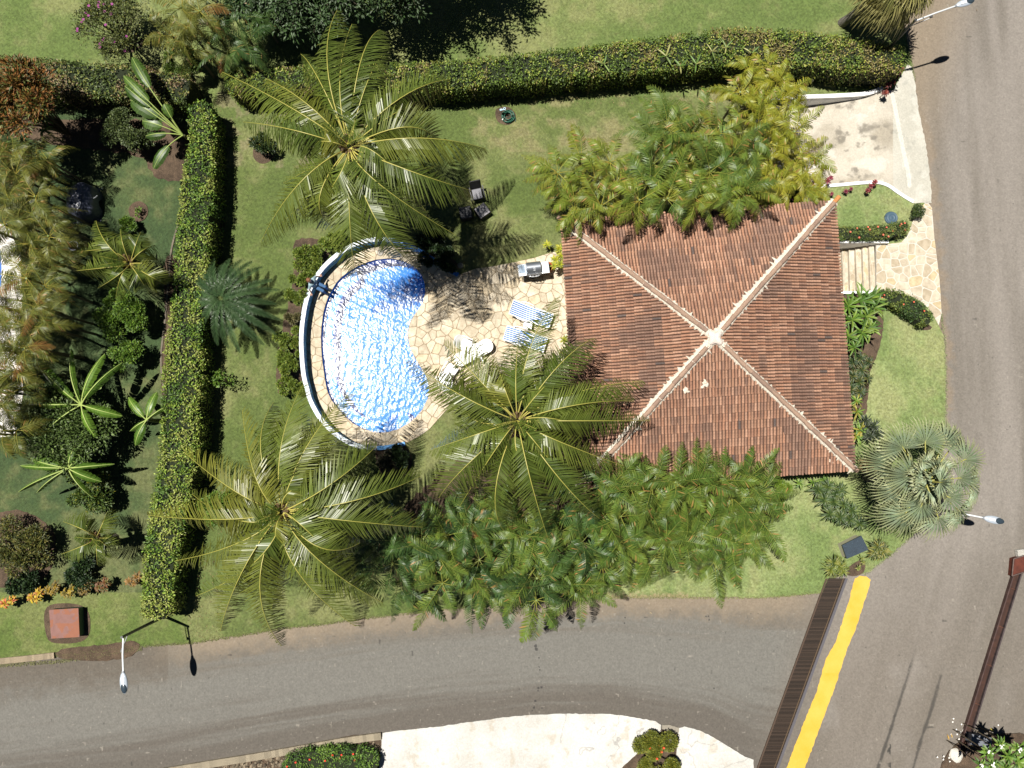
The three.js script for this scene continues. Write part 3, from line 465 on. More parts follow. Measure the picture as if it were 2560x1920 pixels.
// ---------- house ----------
const EH = 2.9, AH = 4.65;
const eave = [[1404, 552], [2086, 504], [2136, 1174], [1445, 1222]].map(([x, y]) => P(x, y, EH)), apex = P(1787, 845, AH);
const house = thing('villa', 'villa with a square hipped roof of terracotta tiles', 'house', V((eave[0].x + eave[2].x) / 2, 0, (eave[0].z + eave[2].z) / 2));
const HO = house.position;
const tileColours = [[0.345, 0.19, 0.122], [0.39, 0.22, 0.145], [0.32, 0.17, 0.112], [0.43, 0.25, 0.17], [0.285, 0.16, 0.11], [0.365, 0.19, 0.12]];
{
  const c = V((eave[0].x + eave[2].x) / 2, 0, (eave[0].z + eave[2].z) / 2), L = (p) => p.clone().sub(HO);
  const inset = (p, d) => { const v = p.clone().sub(c).setY(0), l = v.length(); return c.clone().addScaledVector(v, (l - d) / l); };
  const wp = eave.map((p) => inset(p, 0.95)), win = new GB();
  // walls with openings for windows and doors on each side
  const wallMat = std({ roughness: 0.9, bumpMap: grainRep(0.9), bumpScale: 0.01 }), frameM = std({ roughness: 0.5 }), glassM = new THREE.MeshPhysicalMaterial({ color: 0xffffff, transmission: 1, thickness: 0, roughness: 0.03, side: THREE.DoubleSide });
  const wg = new GB();
  for (let k = 0; k < 4; k++) {
    const a = wp[k], b = wp[(k + 1) % 4], len = a.distanceTo(b), d = b.clone().sub(a).normalize(), nrm = V(d.z, 0, -d.x), At = (s, y, o = 0) => L(a.clone().addScaledVector(d, s).addScaledVector(nrm, o).setY(y));
    const wq = (s0, s1, y0, y1) => { const col = [0.72, 0.69, 0.62]; for (const o of [0, -0.2]) wg.quad(At(s0, y0, o), At(s1, y0, o), At(s1, y1, o), At(s0, y1, o), col); wg.quad(At(s0, y0, 0), At(s0, y1, 0), At(s0, y1, -.2), At(s0, y0, -.2), col); wg.quad(At(s1, y0, -.2), At(s1, y1, -.2), At(s1, y1, 0), At(s1, y0, 0), col); wg.quad(At(s0, y1, 0), At(s1, y1, 0), At(s1, y1, -.2), At(s0, y1, -.2), col); wg.quad(At(s0, y0, -.2), At(s1, y0, -.2), At(s1, y0, 0), At(s0, y0, 0), col); };
    const ops = k === 3 ? [[1.2, 2.6, 0.9, 2.1], [4.4, 6.8, 0.08, 2.2], [8.2, 9.4, 0.9, 2.1]] : [[1.6, 3, 0.9, 2.1], [4.8, 6.2, 0.9, 2.1], [7.9, 9.3, 0.9, 2.1]];
    let s = 0; for (const [o0, o1, y0, y1] of ops) { wq(s, o0, -1.4, EH - 0.12); wq(o0, o1, -1.4, y0); wq(o0, o1, y1, EH - 0.12); s = o1;
      const wgp = new THREE.Group(); wgp.name = y0 < 0.5 ? 'glass_door' : 'window'; house.add(wgp); const f = new GB(); const bar = (sa, sb, ya, yb) => { const m = At((sa + sb) / 2, (ya + yb) / 2, -0.1); f.box(m.x, m.y, m.z, sb - sa, yb - ya, 0.06, [0.75, 0.75, 0.73], -Math.atan2(d.z, d.x), 0.006); };
      bar(o0, o1, y0, y0 + .06); bar(o0, o1, y1 - .06, y1); bar(o0, o0 + .06, y0, y1); bar(o1 - .06, o1, y0, y1); bar((o0 + o1) / 2 - .03, (o0 + o1) / 2 + .03, y0, y1); f.build('frame', frameM, wgp); const gg = new GB(); gg.quad(At(o0, y0, -.1), At(o1, y0, -.1), At(o1, y1, -.1), At(o0, y1, -.1), [1, 1, 1]); gg.build('pane', glassM, wgp); }
    wq(s, len, -1.4, EH - 0.12);
  }
  wg.build('wall', wallMat, house);
  const fl = new GB(); slab(wp.map(L), 0.03, 0.15, [], [0.4, 0.34, 0.28], fl); fl.build('floor', std({ roughness: 0.6 }), house);
  // roof
  const roof = new THREE.Group(); roof.name = 'roof'; house.add(roof);
  const deckG = new GB(), sof = new GB(), fas = new GB(), A = L(apex), E = eave.map(L);
  for (let k = 0; k < 4; k++) { const a = E[k], b = E[(k + 1) % 4]; deckG.tri(a, b, A.clone().setY(A.y - 0.03), [0.075, 0.04, 0.028]); fas.quad(a, b, b.clone().setY(EH - .17), a.clone().setY(EH - .17), [0.6, 0.56, 0.5]); }
  const si = wp.map((p) => L(p).setY(EH - 0.14)); for (let k = 0; k < 4; k++) sof.quad(E[k].clone().setY(EH - .14), E[(k + 1) % 4].clone().setY(EH - .14), si[(k + 1) % 4], si[k], [0.65, 0.62, 0.56]);
  const claySkin = tex(256, 256, (i, j) => { const n = fbm(i / 12, j / 12, 4), b = smooth(0.6, 0.78, fbm(i / 26 + 7, j / 9, 4)); return mix(mix([0.75, 0.72, 0.7], [1, 1, 1], n), [0.3, 0.29, 0.3], b * 0.75); }); claySkin.repeat.set(64 / 1.7, 48 / 1.7);
  deckG.build('roof_deck', std({ roughness: 0.95 }), roof); sof.build('soffit', std({ roughness: 0.9 }), roof); fas.build('fascia', std({ roughness: 0.8 }), roof);
  // one barrel tile, lying along +z (down the slope), wide end down
  const barrel = (len, r0, r1, sg = 6, th = 0.014) => { const g = new GB(), o = [], a = []; for (let k = 0; k <= sg; k++) { const an = Math.PI * (0.04 + 0.92 * k / sg); a.push([Math.cos(an), Math.sin(an) * 1.05]); }
    const ring = (r, z) => a.map(([x, y]) => V(x * r, y * r, z)); const R1 = ring(r0, 0), R2 = ring(r1, len), I2 = ring(r1 - th, len), I1 = ring(r0 - th, len * 0.6);
    for (let k = 0; k < sg; k++) { g.quad(R1[k + 1], R1[k], R2[k], R2[k + 1], [1, 1, 1]); g.quad(R2[k + 1], R2[k], I2[k], I2[k + 1], [1, 1, 1]); g.quad(I2[k + 1], I2[k], I1[k], I1[k + 1], [0.8, 0.8, 0.8]); }
    return g; };
  const vers = [0, 1, 2].map((k) => { const g = barrel(0.45, 0.043, 0.054).geometry(); const p = g.attributes.position, u = g.attributes.uv; for (let i = 0; i < p.count; i++) u.setXY(i, (p.getX(i) + k * 3.1) / 24 * 1.0, (p.getZ(i) + k * 2.3) / 16 * 0.9); return g; });
  const place = [], rt = RNG(61), PITCH = 0.1335, COURSE = 0.365;
  for (let k = 0; k < 4; k++) {
    const a = E[k], b = E[(k + 1) % 4], len = a.distanceTo(b), ux = b.clone().sub(a).normalize(), foot = a.clone().addScaledVector(ux, A.clone().sub(a).dot(ux)), up = A.clone().sub(foot), sl = up.length(); up.normalize();
    const nrm = up.clone().cross(ux).normalize(); if (nrm.y < 0) nrm.negate(); const uA = A.clone().sub(a).dot(ux);
    const dz = up.clone().negate(), bx = nrm.clone().cross(dz).normalize();
    for (let v = 0; v * COURSE < sl - 0.1; v++) { const vv = v * COURSE, cu = RNG(100 + v + k * 50), ph = (cu() - 0.5) * 0.02;
      for (let i = 0; i < len / PITCH; i++) { const u = (i + 0.5) * PITCH + ph; const top = vv + COURSE * 0.5; const l = uA * top / sl, rgt = len - (len - uA) * top / sl; if (u < l + 0.02 || u > rgt - 0.02) continue;
        const jit = rr(rt, -0.008, 0.008), yaw = rr(rt, -0.018, 0.018), q = a.clone().addScaledVector(ux, u + jit).addScaledVector(up, vv + 0.405 + rr(rt, -0.012, 0.012)).addScaledVector(nrm, 0.012 + rr(rt, 0, 0.006));
        const m = new THREE.Matrix4().makeBasis(bx, nrm, dz).multiply(new THREE.Matrix4().makeRotationFromEuler(new THREE.Euler(-0.028, yaw, 0))).setPosition(q);
        place.push([m, q.distanceTo(A), k, v, i]); } } }
  place.sort((p, q) => p[1] - q[1]);
  const rt2 = RNG(62), pick = (k, v, i) => { const patch = fbm(i * 0.11 + k * 40, v * 0.35 + 9, 3); let c = tileColours[rt2() * 6 | 0]; c = mix(c, [0.16, 0.105, 0.085], 0.62 * smooth(0.56, 0.7, patch + 0.16 * (rt2() - 0.5))); if (rt2() < 0.012) c = [0.12, 0.09, 0.08]; return mul(c, rr(rt2, 0.85, 1.15) * (k === 0 ? 1.08 : 1)); };
  const tm = tileColours.map((c) => std({ color: new THREE.Color().setRGB(...c), map: claySkin, roughness: 0.88 })); 
  for (const [m, , k, v, i] of place.slice(0, 296)) { const o = mesh('roof_tile', vers[rt2() * 3 | 0], tm[rt2() * 6 | 0], roof); o.applyMatrix4(m); }
  const im = new THREE.InstancedMesh(vers[1], std({ map: claySkin, roughness: 0.88 }), place.length - 296); im.name = 'roof_tile';
  place.slice(296).forEach(([m, , k, v, i], n) => { im.setMatrixAt(n, m); const c = pick(k, v, i); im.setColorAt(n, new THREE.Color().setRGB(...c)); });
  shade(im); tag(im, null, null, null, 'stuff'); roof.add(im); console.log('tiles', place.length);
  // hips: mortar beds with uneven edges and a line of ridge tiles
  const ridge = barrel(0.46, 0.086, 0.105, 8, 0.018).geometry(); { const p = ridge.attributes.position, u = ridge.attributes.uv; for (let i = 0; i < p.count; i++) u.setXY(i, p.getX(i) / 20, p.getZ(i) / 14); }
  const rmats = [[0.33, 0.225, 0.165], [0.28, 0.19, 0.145], [0.36, 0.245, 0.18]].map((c) => std({ color: new THREE.Color().setRGB(...c), roughness: 0.9, map: claySkin })), mortM = std({ roughness: 0.95, bumpMap: grainRep(0.5), bumpScale: 0.03 });
  const rm = RNG(70);
  for (let k = 0; k < 4; k++) {
    const a = A.clone().add(V(0, 0.03, 0)), b = E[k].clone().add(V(0, 0.03, 0)), d = b.clone().sub(a), len = d.length(); d.normalize(); const side = V(-d.z, 0, d.x).normalize(), up = side.clone().cross(d).normalize(); if (up.y < 0) up.negate(); const g = new GB(), N = 150;
    const drop = 0.235, row = (i) => { const s = i / N * len, p = a.clone().addScaledVector(d, s); const spike = () => 0.145 + 0.055 * rm() + (rm() < 0.1 ? 0.07 : 0) + (rm() < 0.02 ? 0.16 : 0); const wl = spike() * (k === 1 ? 1.35 : 1), wr = spike() * (k === 3 ? 1.3 : 1); const q = (w, h) => p.clone().addScaledVector(side, w).addScaledVector(V(0, 1, 0), h); const hs = (w) => -Math.abs(w) * drop; return [q(-wl, hs(wl) + 0.02), q(-wl * 0.85, hs(wl) + 0.066 + 0.015 * rm()), q(-0.08, 0.09), q(0, 0.11), q(0.08, 0.09), q(wr * 0.85, hs(wr) + 0.066 + 0.015 * rm()), q(wr, hs(wr) + 0.02)]; };
    let pr = row(2); for (let i = 3; i <= N; i++) { const nx = row(i), c = mul([0.78, 0.71, 0.60], rr(rm, 0.86, 1.06)); for (let j = 0; j < 6; j++) g.quad(pr[j], pr[j + 1], nx[j + 1], nx[j], c); pr = nx; }
    g.build('hip_mortar', mortM, roof);
    for (let s = 0.42; s < len - 0.1; s += 0.4) { const o = mesh('ridge_tile', ridge, k === 1 && s > len - 0.55 ? std({ color: new THREE.Color().setRGB(0.55, 0.24, 0.08), roughness: 0.85, map: claySkin }) : rmats[rm() * 3 | 0], roof); const z = d.clone(), x = up.clone().cross(z).normalize(); o.applyMatrix4(new THREE.Matrix4().makeBasis(x, up, z).multiply(new THREE.Matrix4().makeRotationFromEuler(new THREE.Euler(-0.03, rr(rm, -0.04, 0.04), 0))).setPosition(a.clone().addScaledVector(d, s).addScaledVector(up, 0.085)));
      if (rm() < 0.3) { const q = new GB(); const ctr = a.clone().addScaledVector(d, s + 0.02).addScaledVector(up, 0.145); q.add(new THREE.IcosahedronGeometry(1, 1), new THREE.Matrix4().compose(ctr, new THREE.Quaternion(), V(rr(rm, .05, .1), 0.03, rr(rm, .05, .1))), [0.78, 0.71, 0.6]); q.build('mortar_patch', mortM, roof); } }
  }
  const blob = new THREE.IcosahedronGeometry(1, 4), bp = blob.attributes.position; for (let i = 0; i < bp.count; i++) { const v = V(bp.getX(i), bp.getY(i), bp.getZ(i)), an = Math.atan2(v.z, v.x), k = 1 + 0.26 * Math.cos(4 * an + 3.3) + 0.3 * (fbm(v.x * 2.2 + 5, v.z * 2.2 + v.y, 3) - 0.5); bp.setXYZ(i, v.x * 0.31 * k, v.y * 0.15 * (0.9 + 0.3 * fbm(v.x * 3, v.z * 3, 2)), v.z * 0.31 * k); } blob.computeVertexNormals();
  const ap = new GB(); ap.add(blob, new THREE.Matrix4().setPosition(A.x, A.y + 0.06, A.z), [0.80, 0.70, 0.63]); ap.build('apex_mortar', mortM, roof);
  const onS = (px, py, h) => L(P(px, py, h));
  for (const [px, py, h, s] of [[1716, 975, 4.12, 0.14], [1762, 965, 4.17, 0.15], [1762, 952, 4.22, 0.09], [2076, 1152, 3.02, 0.12], [2086, 1136, 3.05, 0.1]]) { const q = new GB(), c = onS(px, py, h); c.y += 0.02; for (let i = 0; i < 7; i++) q.add(new THREE.IcosahedronGeometry(1, 1), new THREE.Matrix4().compose(c.clone().add(V(rr(rm, -s, s) * .7, -0.02, rr(rm, -s, s) * .9)), new THREE.Quaternion(), V(rr(rm, .3, .6) * s, 0.045, rr(rm, .3, .7) * s)), mul([0.8, 0.7, 0.58], rr(rm, .85, 1.05))); q.build('mortar_patch', mortM, roof); }
}
// ---------- plants: makers ----------
const leafMat = std({ roughness: 0.55 }), glossLeaf = std({ roughness: 0.42 }), palmMat = std({ roughness: 0.4 }), barkMat = std({ roughness: 0.95, bumpMap: grainRep(0.5), bumpScale: 0.05 }), thinLeaf = phy({ roughness: 0.9, transmission: 0.28, thickness: 0 });
const featherMat = std({ roughness: 0.5 });
const UP = V(0, 1, 0);
// a feather frond along a curve: leaflets into gb, midrib into rb
function frond(gb, rb, pos, o, r) {
  const n = o.n, roll = o.roll || 0, cA = o.col, cB = o.tip || o.col;
  let prevS = null;
  for (let i = 0; i < n; i++) {
    const t = lerp(o.t0 ?? 0.14, 1, (i + 0.5) / n), p = pos(t), T = pos(Math.min(1, t + 0.01)).sub(pos(Math.max(0, t - 0.01))).normalize();
    let S = T.clone().cross(UP); if (S.length() < 0.2 && prevS) S = prevS.clone(); S.normalize(); if (prevS && S.dot(prevS) < 0) S.negate(); prevS = S.clone();
    const U = S.clone().cross(T).normalize(); if (U.y < -0.2) { U.negate(); }
    const prof = Math.pow(Math.sin(Math.PI * clamp(0.1 + 0.86 * t)), 0.55) * (t > 0.9 ? lerp(1, 0.75, (t - 0.9) * 10) : 1) * (1 - (o.taper ?? 0) * t);
    for (const sd of [-1, 1]) {
      if (o.miss && r() < o.miss) continue;
      const len = o.len * prof * rr(r, 0.88, 1.08), sweep = lerp(o.sw0 ?? 0.35, o.sw1 ?? 1.0, t * t) + rr(r, -0.07, 0.07), lift = (o.lift ?? 0.35) + rr(r, -0.22, 0.22) + sd * roll;
      const D = S.clone().multiplyScalar(sd * Math.cos(sweep)).addScaledVector(T, Math.sin(sweep)); const d0 = D.clone().multiplyScalar(Math.cos(lift)).addScaledVector(U, Math.sin(lift)).normalize();
      const W = T.clone().multiplyScalar(o.w * rr(r, 0.8, 1.1) * (o.wprof ? prof : 1) / 2), droop = (o.droop ?? 0.5) * rr(r, 0.7, 1.3);
      const q = (s) => p.clone().addScaledVector(d0, len * s).add(V(0, -droop * len * s * s * 0.75, 0)).addScaledVector(D, -droop * len * s * s * 0.16);
      const br = rr(r, 0.78, 1.22), brown = o.brown && r() < o.brown, c0 = mul(cA, br), c1 = brown ? mul([0.26, 0.16, 0.05], br) : mul(mix(cA, cB, 0.5), br), c2 = brown ? mul([0.3, 0.17, 0.05], br) : mul(cB, br);
      const a = p, b = q(0.42), c = q(0.78), e = q(1);
      const a0 = a.clone().addScaledVector(W, -0.7), a1 = a.clone().addScaledVector(W, 0.7), b0 = b.clone().sub(W), b1 = b.clone().add(W), c0p = c.clone().addScaledVector(W, -0.72), c1p = c.clone().addScaledVector(W, 0.72);
      if (sd > 0) { gb.quad(a0, a1, b1, b0, c0, c1); gb.quad(b0, b1, c1p, c0p, c1, c2); gb.tri(c0p, c1p, e, c2); } else { gb.quad(a1, a0, b0, b1, c0, c1); gb.quad(b1, b0, c0p, c1p, c1, c2); gb.tri(c1p, c0p, e, c2); }
    }
  }
  const m = o.rn || 9, pts = []; for (let i = 0; i <= m; i++) pts.push(pos(i / m)); rb.tube(pts, (t) => lerp(o.rw, o.rw * 0.22, Math.sqrt(t)), o.rcol, 4);
}
function trunkMesh(base, top, r0, r1, col, parent, bend = 0.15, seed = 1) {
  const r = RNG(seed), g = new GB(), pts = [], n = 14, off = V(rr(r, -1, 1), 0, rr(r, -1, 1)).multiplyScalar(bend);
  for (let i = 0; i <= n; i++) { const t = i / n; pts.push(base.clone().lerp(top, t).addScaledVector(off, Math.sin(t * Math.PI) * 0.8)); }
  g.tube(pts, (t) => lerp(r0, r1, t) * (1 + 0.25 * Math.pow(1 - t, 8)), (t) => mul(col, 0.75 + 0.5 * vn(t * 40, seed)), 9); return g.build('trunk', barkMat, parent);
}
// tall coconut palm whose fronds are laid along the traced midribs: [mid px, tip px, tip drop, colour shift]
function coconut(label, crownPx, h, fronds, seed, tone) {
  const r = RNG(seed), cp = P(...crownPx, h), base = V(cp.x + rr(r, -0.4, 0.4), 0, cp.z + rr(r, -0.4, 0.4));
  const t = thing('coconut_palm', label, 'palm tree', base, 0), L = (p) => p.clone().sub(base);
  trunkMesh(V(0, 0, 0), L(cp).setY(h - 0.15), 0.2, 0.13, [0.2, 0.17, 0.13], t, 0.3, seed);
  const hub = new GB(); for (let i = 0; i < 16; i++) { const a = i * 2.4, p = L(cp).add(V(Math.cos(a) * 0.12, -0.25 + i * 0.02, Math.sin(a) * 0.12)); hub.tube([p, p.clone().add(V(Math.cos(a) * 0.18, 0.3, Math.sin(a) * 0.18))], 0.06, mul([0.2, 0.13, 0.06], rr(r, 0.6, 1.3)), 5); } hub.build('crown_heart', barkMat, t);
  const old = []; { const mean = fronds.reduce((q, f) => q + Math.hypot(f[2] - crownPx[0], f[3] - crownPx[1]), 0) / fronds.length; if (fronds.length > 14) for (let k = 0; k < 9; k++) { const a = k / 9 * 6.2832 + rr(r, -0.25, 0.25), q = mean * rr(r, 0.62, 0.95), b = a + rr(r, -0.3, 0.3); old.push([crownPx[0] + Math.cos(a) * q * 0.5, crownPx[1] + Math.sin(a) * q * 0.5, crownPx[0] + Math.cos(b) * q, crownPx[1] + Math.sin(b) * q, rr(r, -2.6, -1.9), 0]); } }
  [...fronds, ...old].forEach(([mx, my, tx, ty, dh = -0.7, yel = 0], k) => {
    const c = L(cp), m0 = L(P(mx, my, h + (dh < -1.7 ? 0.05 : 0.55) + 0.3 * r())), e = L(P(tx, ty, h + dh)), ctl = m0.clone().multiplyScalar(2).addScaledVector(c, -0.5).addScaledVector(e, -0.5);
    const st = c.clone().add(ctl.clone().sub(c).setY(0).setLength(0.1));
    const pos = (s) => V(0, 0, 0).addScaledVector(st, (1 - s) * (1 - s)).addScaledVector(ctl, 2 * s * (1 - s)).addScaledVector(e, s * s);
    const len = st.distanceTo(m0) + m0.distanceTo(e), gb = new GB(), rb = new GB();
    const g = mix(mix([0.048, 0.078, 0.012], [0.086, 0.118, 0.016], r()), [0.17, 0.155, 0.018], yel);
    frond(gb, rb, pos, { n: Math.round(len * 14.5), len: clamp(len * 0.285, 0.5, 1.12), w: 0.05, col: mul(g, tone), tip: mul(mix(g, [0.2, 0.18, 0.04], 0.15), tone), rcol: (q) => mix([0.42, 0.38, 0.10], [0.34, 0.33, 0.06], q), rw: 0.036, lift: rr(r, -0.6, -0.15), roll: (r() < 0.5 ? -1 : 1) * rr(r, 0.1, 0.6), droop: rr(r, 0.25, 0.6), sw0: 0.5, sw1: 1.05, t0: len > 2 ? 0.17 : 0.1, rn: 12 }, r);
    const f = gb.build('frond', palmMat, t); rb.build('midrib', palmMat, f);
  });
  // young upright spears and a bunch of nuts at the heart
  for (let k = 0; k < 3; k++) { const a = r() * 6.28, gb = new GB(), rb = new GB(), c = L(cp), l = rr(r, 0.8, 1.6); frond(gb, rb, (s) => c.clone().add(V(Math.cos(a) * s * l * 0.55, 0.2 + s * l * 0.8 - 0.3 * s * s, Math.sin(a) * s * l * 0.55)), { n: 22, len: 0.34, w: 0.03, col: [0.07, 0.11, 0.015], rcol: [0.36, 0.34, 0.07], rw: 0.025, lift: 0.6, droop: 0.35, t0: 0.1 }, r); const f = gb.build('frond', palmMat, t); rb.build('midrib', palmMat, f); }
  for (let k = 0; k < 5; k++) { const a = k * 1.3 + seed, g = new GB(); g.add(new THREE.SphereGeometry(0.11, 10, 8).scale(1, 1.25, 1), new THREE.Matrix4().setPosition(...L(cp).add(V(Math.cos(a) * 0.27, -0.32, Math.sin(a) * 0.27)).toArray()), [0.16, 0.15, 0.03]); g.build('coconut', leafMat, t); }
  return t;
}
// short-crowned feather palm, a prototype whose copies are set at different heights
function featherProto(seed, o) {
  const r = RNG(seed), t = new THREE.Group();
  const tr = new GB(); tr.tube([V(0, 0, 0), V(0.02, 0.35, 0), V(0, 0.7, 0.02), V(0, 1, 0)], (q) => lerp(0.062, 0.045, q), (q) => mul([0.24, 0.2, 0.13], 0.7 + 0.5 * vn(q * 30, seed)), 7); tr.build('trunk', barkMat, t);
  const sh = new GB(); sh.tube([V(0, -0.45, 0), V(0, -0.2, 0), V(0, 0.1, 0)], (q) => 0.065 - 0.025 * q, [0.12, 0.17, 0.03], 7); sh.build('crownshaft', leafMat, t);
  for (let k = 0; k < o.nf; k++) {
    const a = k / o.nf * 6.2832 * 2.618 + rr(r, -0.25, 0.25), age = k / o.nf, l = o.L * rr(r, 0.82, 1.12), rise = lerp(1.35, 0.6, age) * rr(r, 0.8, 1.2), fall = lerp(0.95, 1.3, age) * rr(r, 0.85, 1.2), tw = rr(r, -0.35, 0.35);
    const pos = (s) => { const q = a + tw * s; return V(Math.cos(q) * s * l * (1 - 0.16 * s), l * (rise * s - fall * s * s) , Math.sin(q) * s * l * (1 - 0.16 * s)); };
    const gb = new GB(), dead = r() < (o.dead ?? 0.06), yl = r();
    let c = mix(o.c0, o.c1, yl), tp = mix(c, o.c2, rr(r, 0.1, 0.6)); if (dead) { c = [0.17, 0.085, 0.02]; tp = [0.26, 0.13, 0.04]; }
    frond(gb, gb, pos, { n: o.n, len: o.len, w: o.w, wprof: 0, col: c, tip: tp, rcol: (q) => mix(o.rib, c, q * 0.4), rw: 0.017, lift: rr(r, -0.55, -0.1), roll: rr(r, -0.45, 0.45), droop: rr(r, 0.25, 0.6), sw0: 0.5, sw1: 1.1, t0: 0.16, brown: o.brown ?? 0.03, rn: 6, taper: o.taper ?? 0.35 }, r);
    gb.build('frond', featherMat, t);
  }
  return t;
}
function placeFeather(proto, name, label, group, px, py, h, turn, scale = 1) {
  const t = proto.clone(), p = P(px, py, h); t.name = numbered(name); t.position.set(p.x, 0, p.z); t.rotation.y = turn; scene.add(t);
  for (const c of t.children) { if (c.name === 'trunk') c.scale.set(1, h - 0.3, 1); else { c.position.y = h; c.scale.setScalar(scale * rr(placeFeather.r, 0.9, 1.1)); c.rotation.set(rr(placeFeather.r, -0.2, 0.2), rr(placeFeather.r, -0.3, 0.3), rr(placeFeather.r, -0.2, 0.2)); } }
  return tag(t, label, 'palm tree', group);
}
placeFeather.r = RNG(4242);
// leafy mass: leaf-sized rhombs through the outer part of a lumpy volume
function leaf(gb, p, d, n, len, w, c, fold = 0.25) {
  const s = d.clone().cross(n).normalize(), m = p.clone().addScaledVector(d, len * 0.45), e = p.clone().addScaledVector(d, len), l = m.clone().addScaledVector(s, w / 2).addScaledVector(n, w * fold), q = m.clone().addScaledVector(s, -w / 2).addScaledVector(n, w * fold);
  gb.tri(p, l, e, c); gb.tri(p, e, q, mul(c, 0.93));
}
function randDir(r) { const z = r() * 2 - 1, a = r() * 6.2832, q = Math.sqrt(1 - z * z); return V(q * Math.cos(a), z, q * Math.sin(a)); }
function bush(name, label, cat, px, py, rad, h, o = {}) {          // rad in photograph pixels
  const r = RNG(o.seed ?? Math.round(px * 7 + py * 13)), hc = o.hc ?? h * 0.7, c = P(px, py, hc), R = rad * MPP * (CAM_H - hc) / CAM_H, t = thing(name, label, cat || 'shrub', V(c.x, 0, c.z), 0, o.group);
  const gb = new GB(), n = o.n ?? Math.round(3400 * R * R / ((o.leaf ?? 0.1) / 0.1) ** 2 * (o.dens ?? 1) + 60), cols = o.cols ?? [[0.06, 0.11, 0.018], [0.09, 0.15, 0.025], [0.04, 0.075, 0.015]], lf = (o.leaf ?? 0.1) * 1.25;
  const clumps = [...Array(o.clumps ?? Math.max(5, Math.round(R * 14)))].map(() => { const a = r() * 6.28, q = Math.sqrt(r()) * R * 0.86; return [V(Math.cos(a) * q, h * (o.lo ?? 0.35) + (h * (0.98 - (o.lo ?? 0.35))) * Math.sqrt(Math.max(0, 1 - (q / R) ** 2)) * rr(r, 0.55, 1), Math.sin(a) * q), R * rr(r, 0.2, 0.42)]; });
  for (let i = 0; i < n; i++) { const [cc, cr] = clumps[r() * clumps.length | 0], d = randDir(r); if (d.y < -0.35) d.y *= -1; const p = cc.clone().addScaledVector(d, cr * Math.cbrt(r())); if (p.y < 0.05) p.y = 0.05; const dir = d.clone().addScaledVector(randDir(r), 0.8).normalize(), nn = UP.clone().multiplyScalar(0.9).addScaledVector(randDir(r), 0.8).normalize(); let q = cols[Math.floor(r() * r() * cols.length * (o.even ? 1 / Math.max(r(), .35) : 1)) % cols.length]; leaf(gb, p, dir, nn, lf * rr(r, 0.7, 1.3), lf * (o.slim ?? 0.5) * rr(r, 0.8, 1.2), mul(q, rr(r, 0.7, 1.3))); }
  gb.build('foliage', o.mat ?? leafMat, t);
  const tw = new GB(); clumps.forEach(([cc]) => { tw.tube([V(0, 0, 0), V(cc.x * 0.4, cc.y * 0.55, cc.z * 0.4), cc], (q) => lerp(0.02, 0.006, q) * (0.6 + R), [0.13, 0.095, 0.06], 4); }); tw.build('branches', barkMat, t);
  if (o.flowers) { for (let i = 0; i < o.flowers[0]; i++) { const [cc, cr] = clumps[r() * clumps.length | 0], p = cc.clone().add(V(rr(r, -1, 1) * cr * .7, cr * 0.85, rr(r, -1, 1) * cr * .7)), g = new GB(); for (let k = 0; k < 6; k++) { const a = k * 1.047; leaf(g, p, V(Math.cos(a), 0.35, Math.sin(a)).normalize(), UP, o.flowers[2], o.flowers[2] * 0.7, mul(o.flowers[1], rr(r, 0.8, 1.15))); } g.build('flower', leafMat, t); } }
  return t;
}
// rosettes of long leaves (strap plants, crotons, mango tips ...)
function rosettes(name, label, cat, list, o) {
  const r = RNG(o.seed ?? 9), c0 = P(list[0][0], list[0][1], o.h), t = thing(name, label, cat, V(c0.x, 0, c0.z), 0, o.group), gb = new GB(), st = new GB();
  for (const [px, py, sc = 1, hh = o.h] of list) { const c = P(px, py, hh).sub(t.position); st.tube([V(c.x * 0.92, 0, c.z * 0.92), V(c.x * .97, c.y * .6, c.z * .97), c], 0.022, [0.14, 0.11, 0.07], 5);
    for (let k = 0; k < o.nl; k++) { const a = k * 2.4 + r(), el = lerp(1.1, -0.15, k / o.nl) + rr(r, -0.15, 0.15), L = o.L * sc * rr(r, 0.75, 1.15), d = V(Math.cos(a) * Math.cos(el), Math.sin(el), Math.sin(a) * Math.cos(el)), s = V(-Math.sin(a), 0, Math.cos(a)), W = o.w * sc * rr(r, 0.8, 1.2) / 2; const col = mul(o.cols[(r() * o.cols.length) | 0], rr(r, 0.75, 1.25)), q = (u) => c.clone().addScaledVector(d, L * u).add(V(0, -L * (o.droop ?? 0.5) * u * u, 0)); const N = 4; let pl = null; for (let j = 0; j <= N; j++) { const u = j / N, m = q(u), w = W * Math.pow(Math.sin(Math.PI * clamp(0.08 + 0.9 * u)), 0.7) * (j === N ? 0 : 1), row = [m.clone().addScaledVector(s, w).add(V(0, w * 0.3, 0)), m, m.clone().addScaledVector(s, -w).add(V(0, w * 0.3, 0))]; if (pl) { gb.quad(pl[0], pl[1], row[1], row[0], col); gb.quad(pl[1], pl[2], row[2], row[1], mul(col, 0.92)); } pl = row; } }
    if (o.flower && r() < o.flower[0]) for (let k = 0; k < 14; k++) { const p = c.clone().add(V(rr(r, -.09, .09), rr(r, 0.04, .14), rr(r, -.09, .09))); leaf(gb, p, randDir(r), UP, 0.09, 0.08, mul(o.flower[1], rr(r, 0.85, 1.1))); } }
  gb.build('leaves', o.mat ?? leafMat, t); st.build('stem', barkMat, t); return t;
}
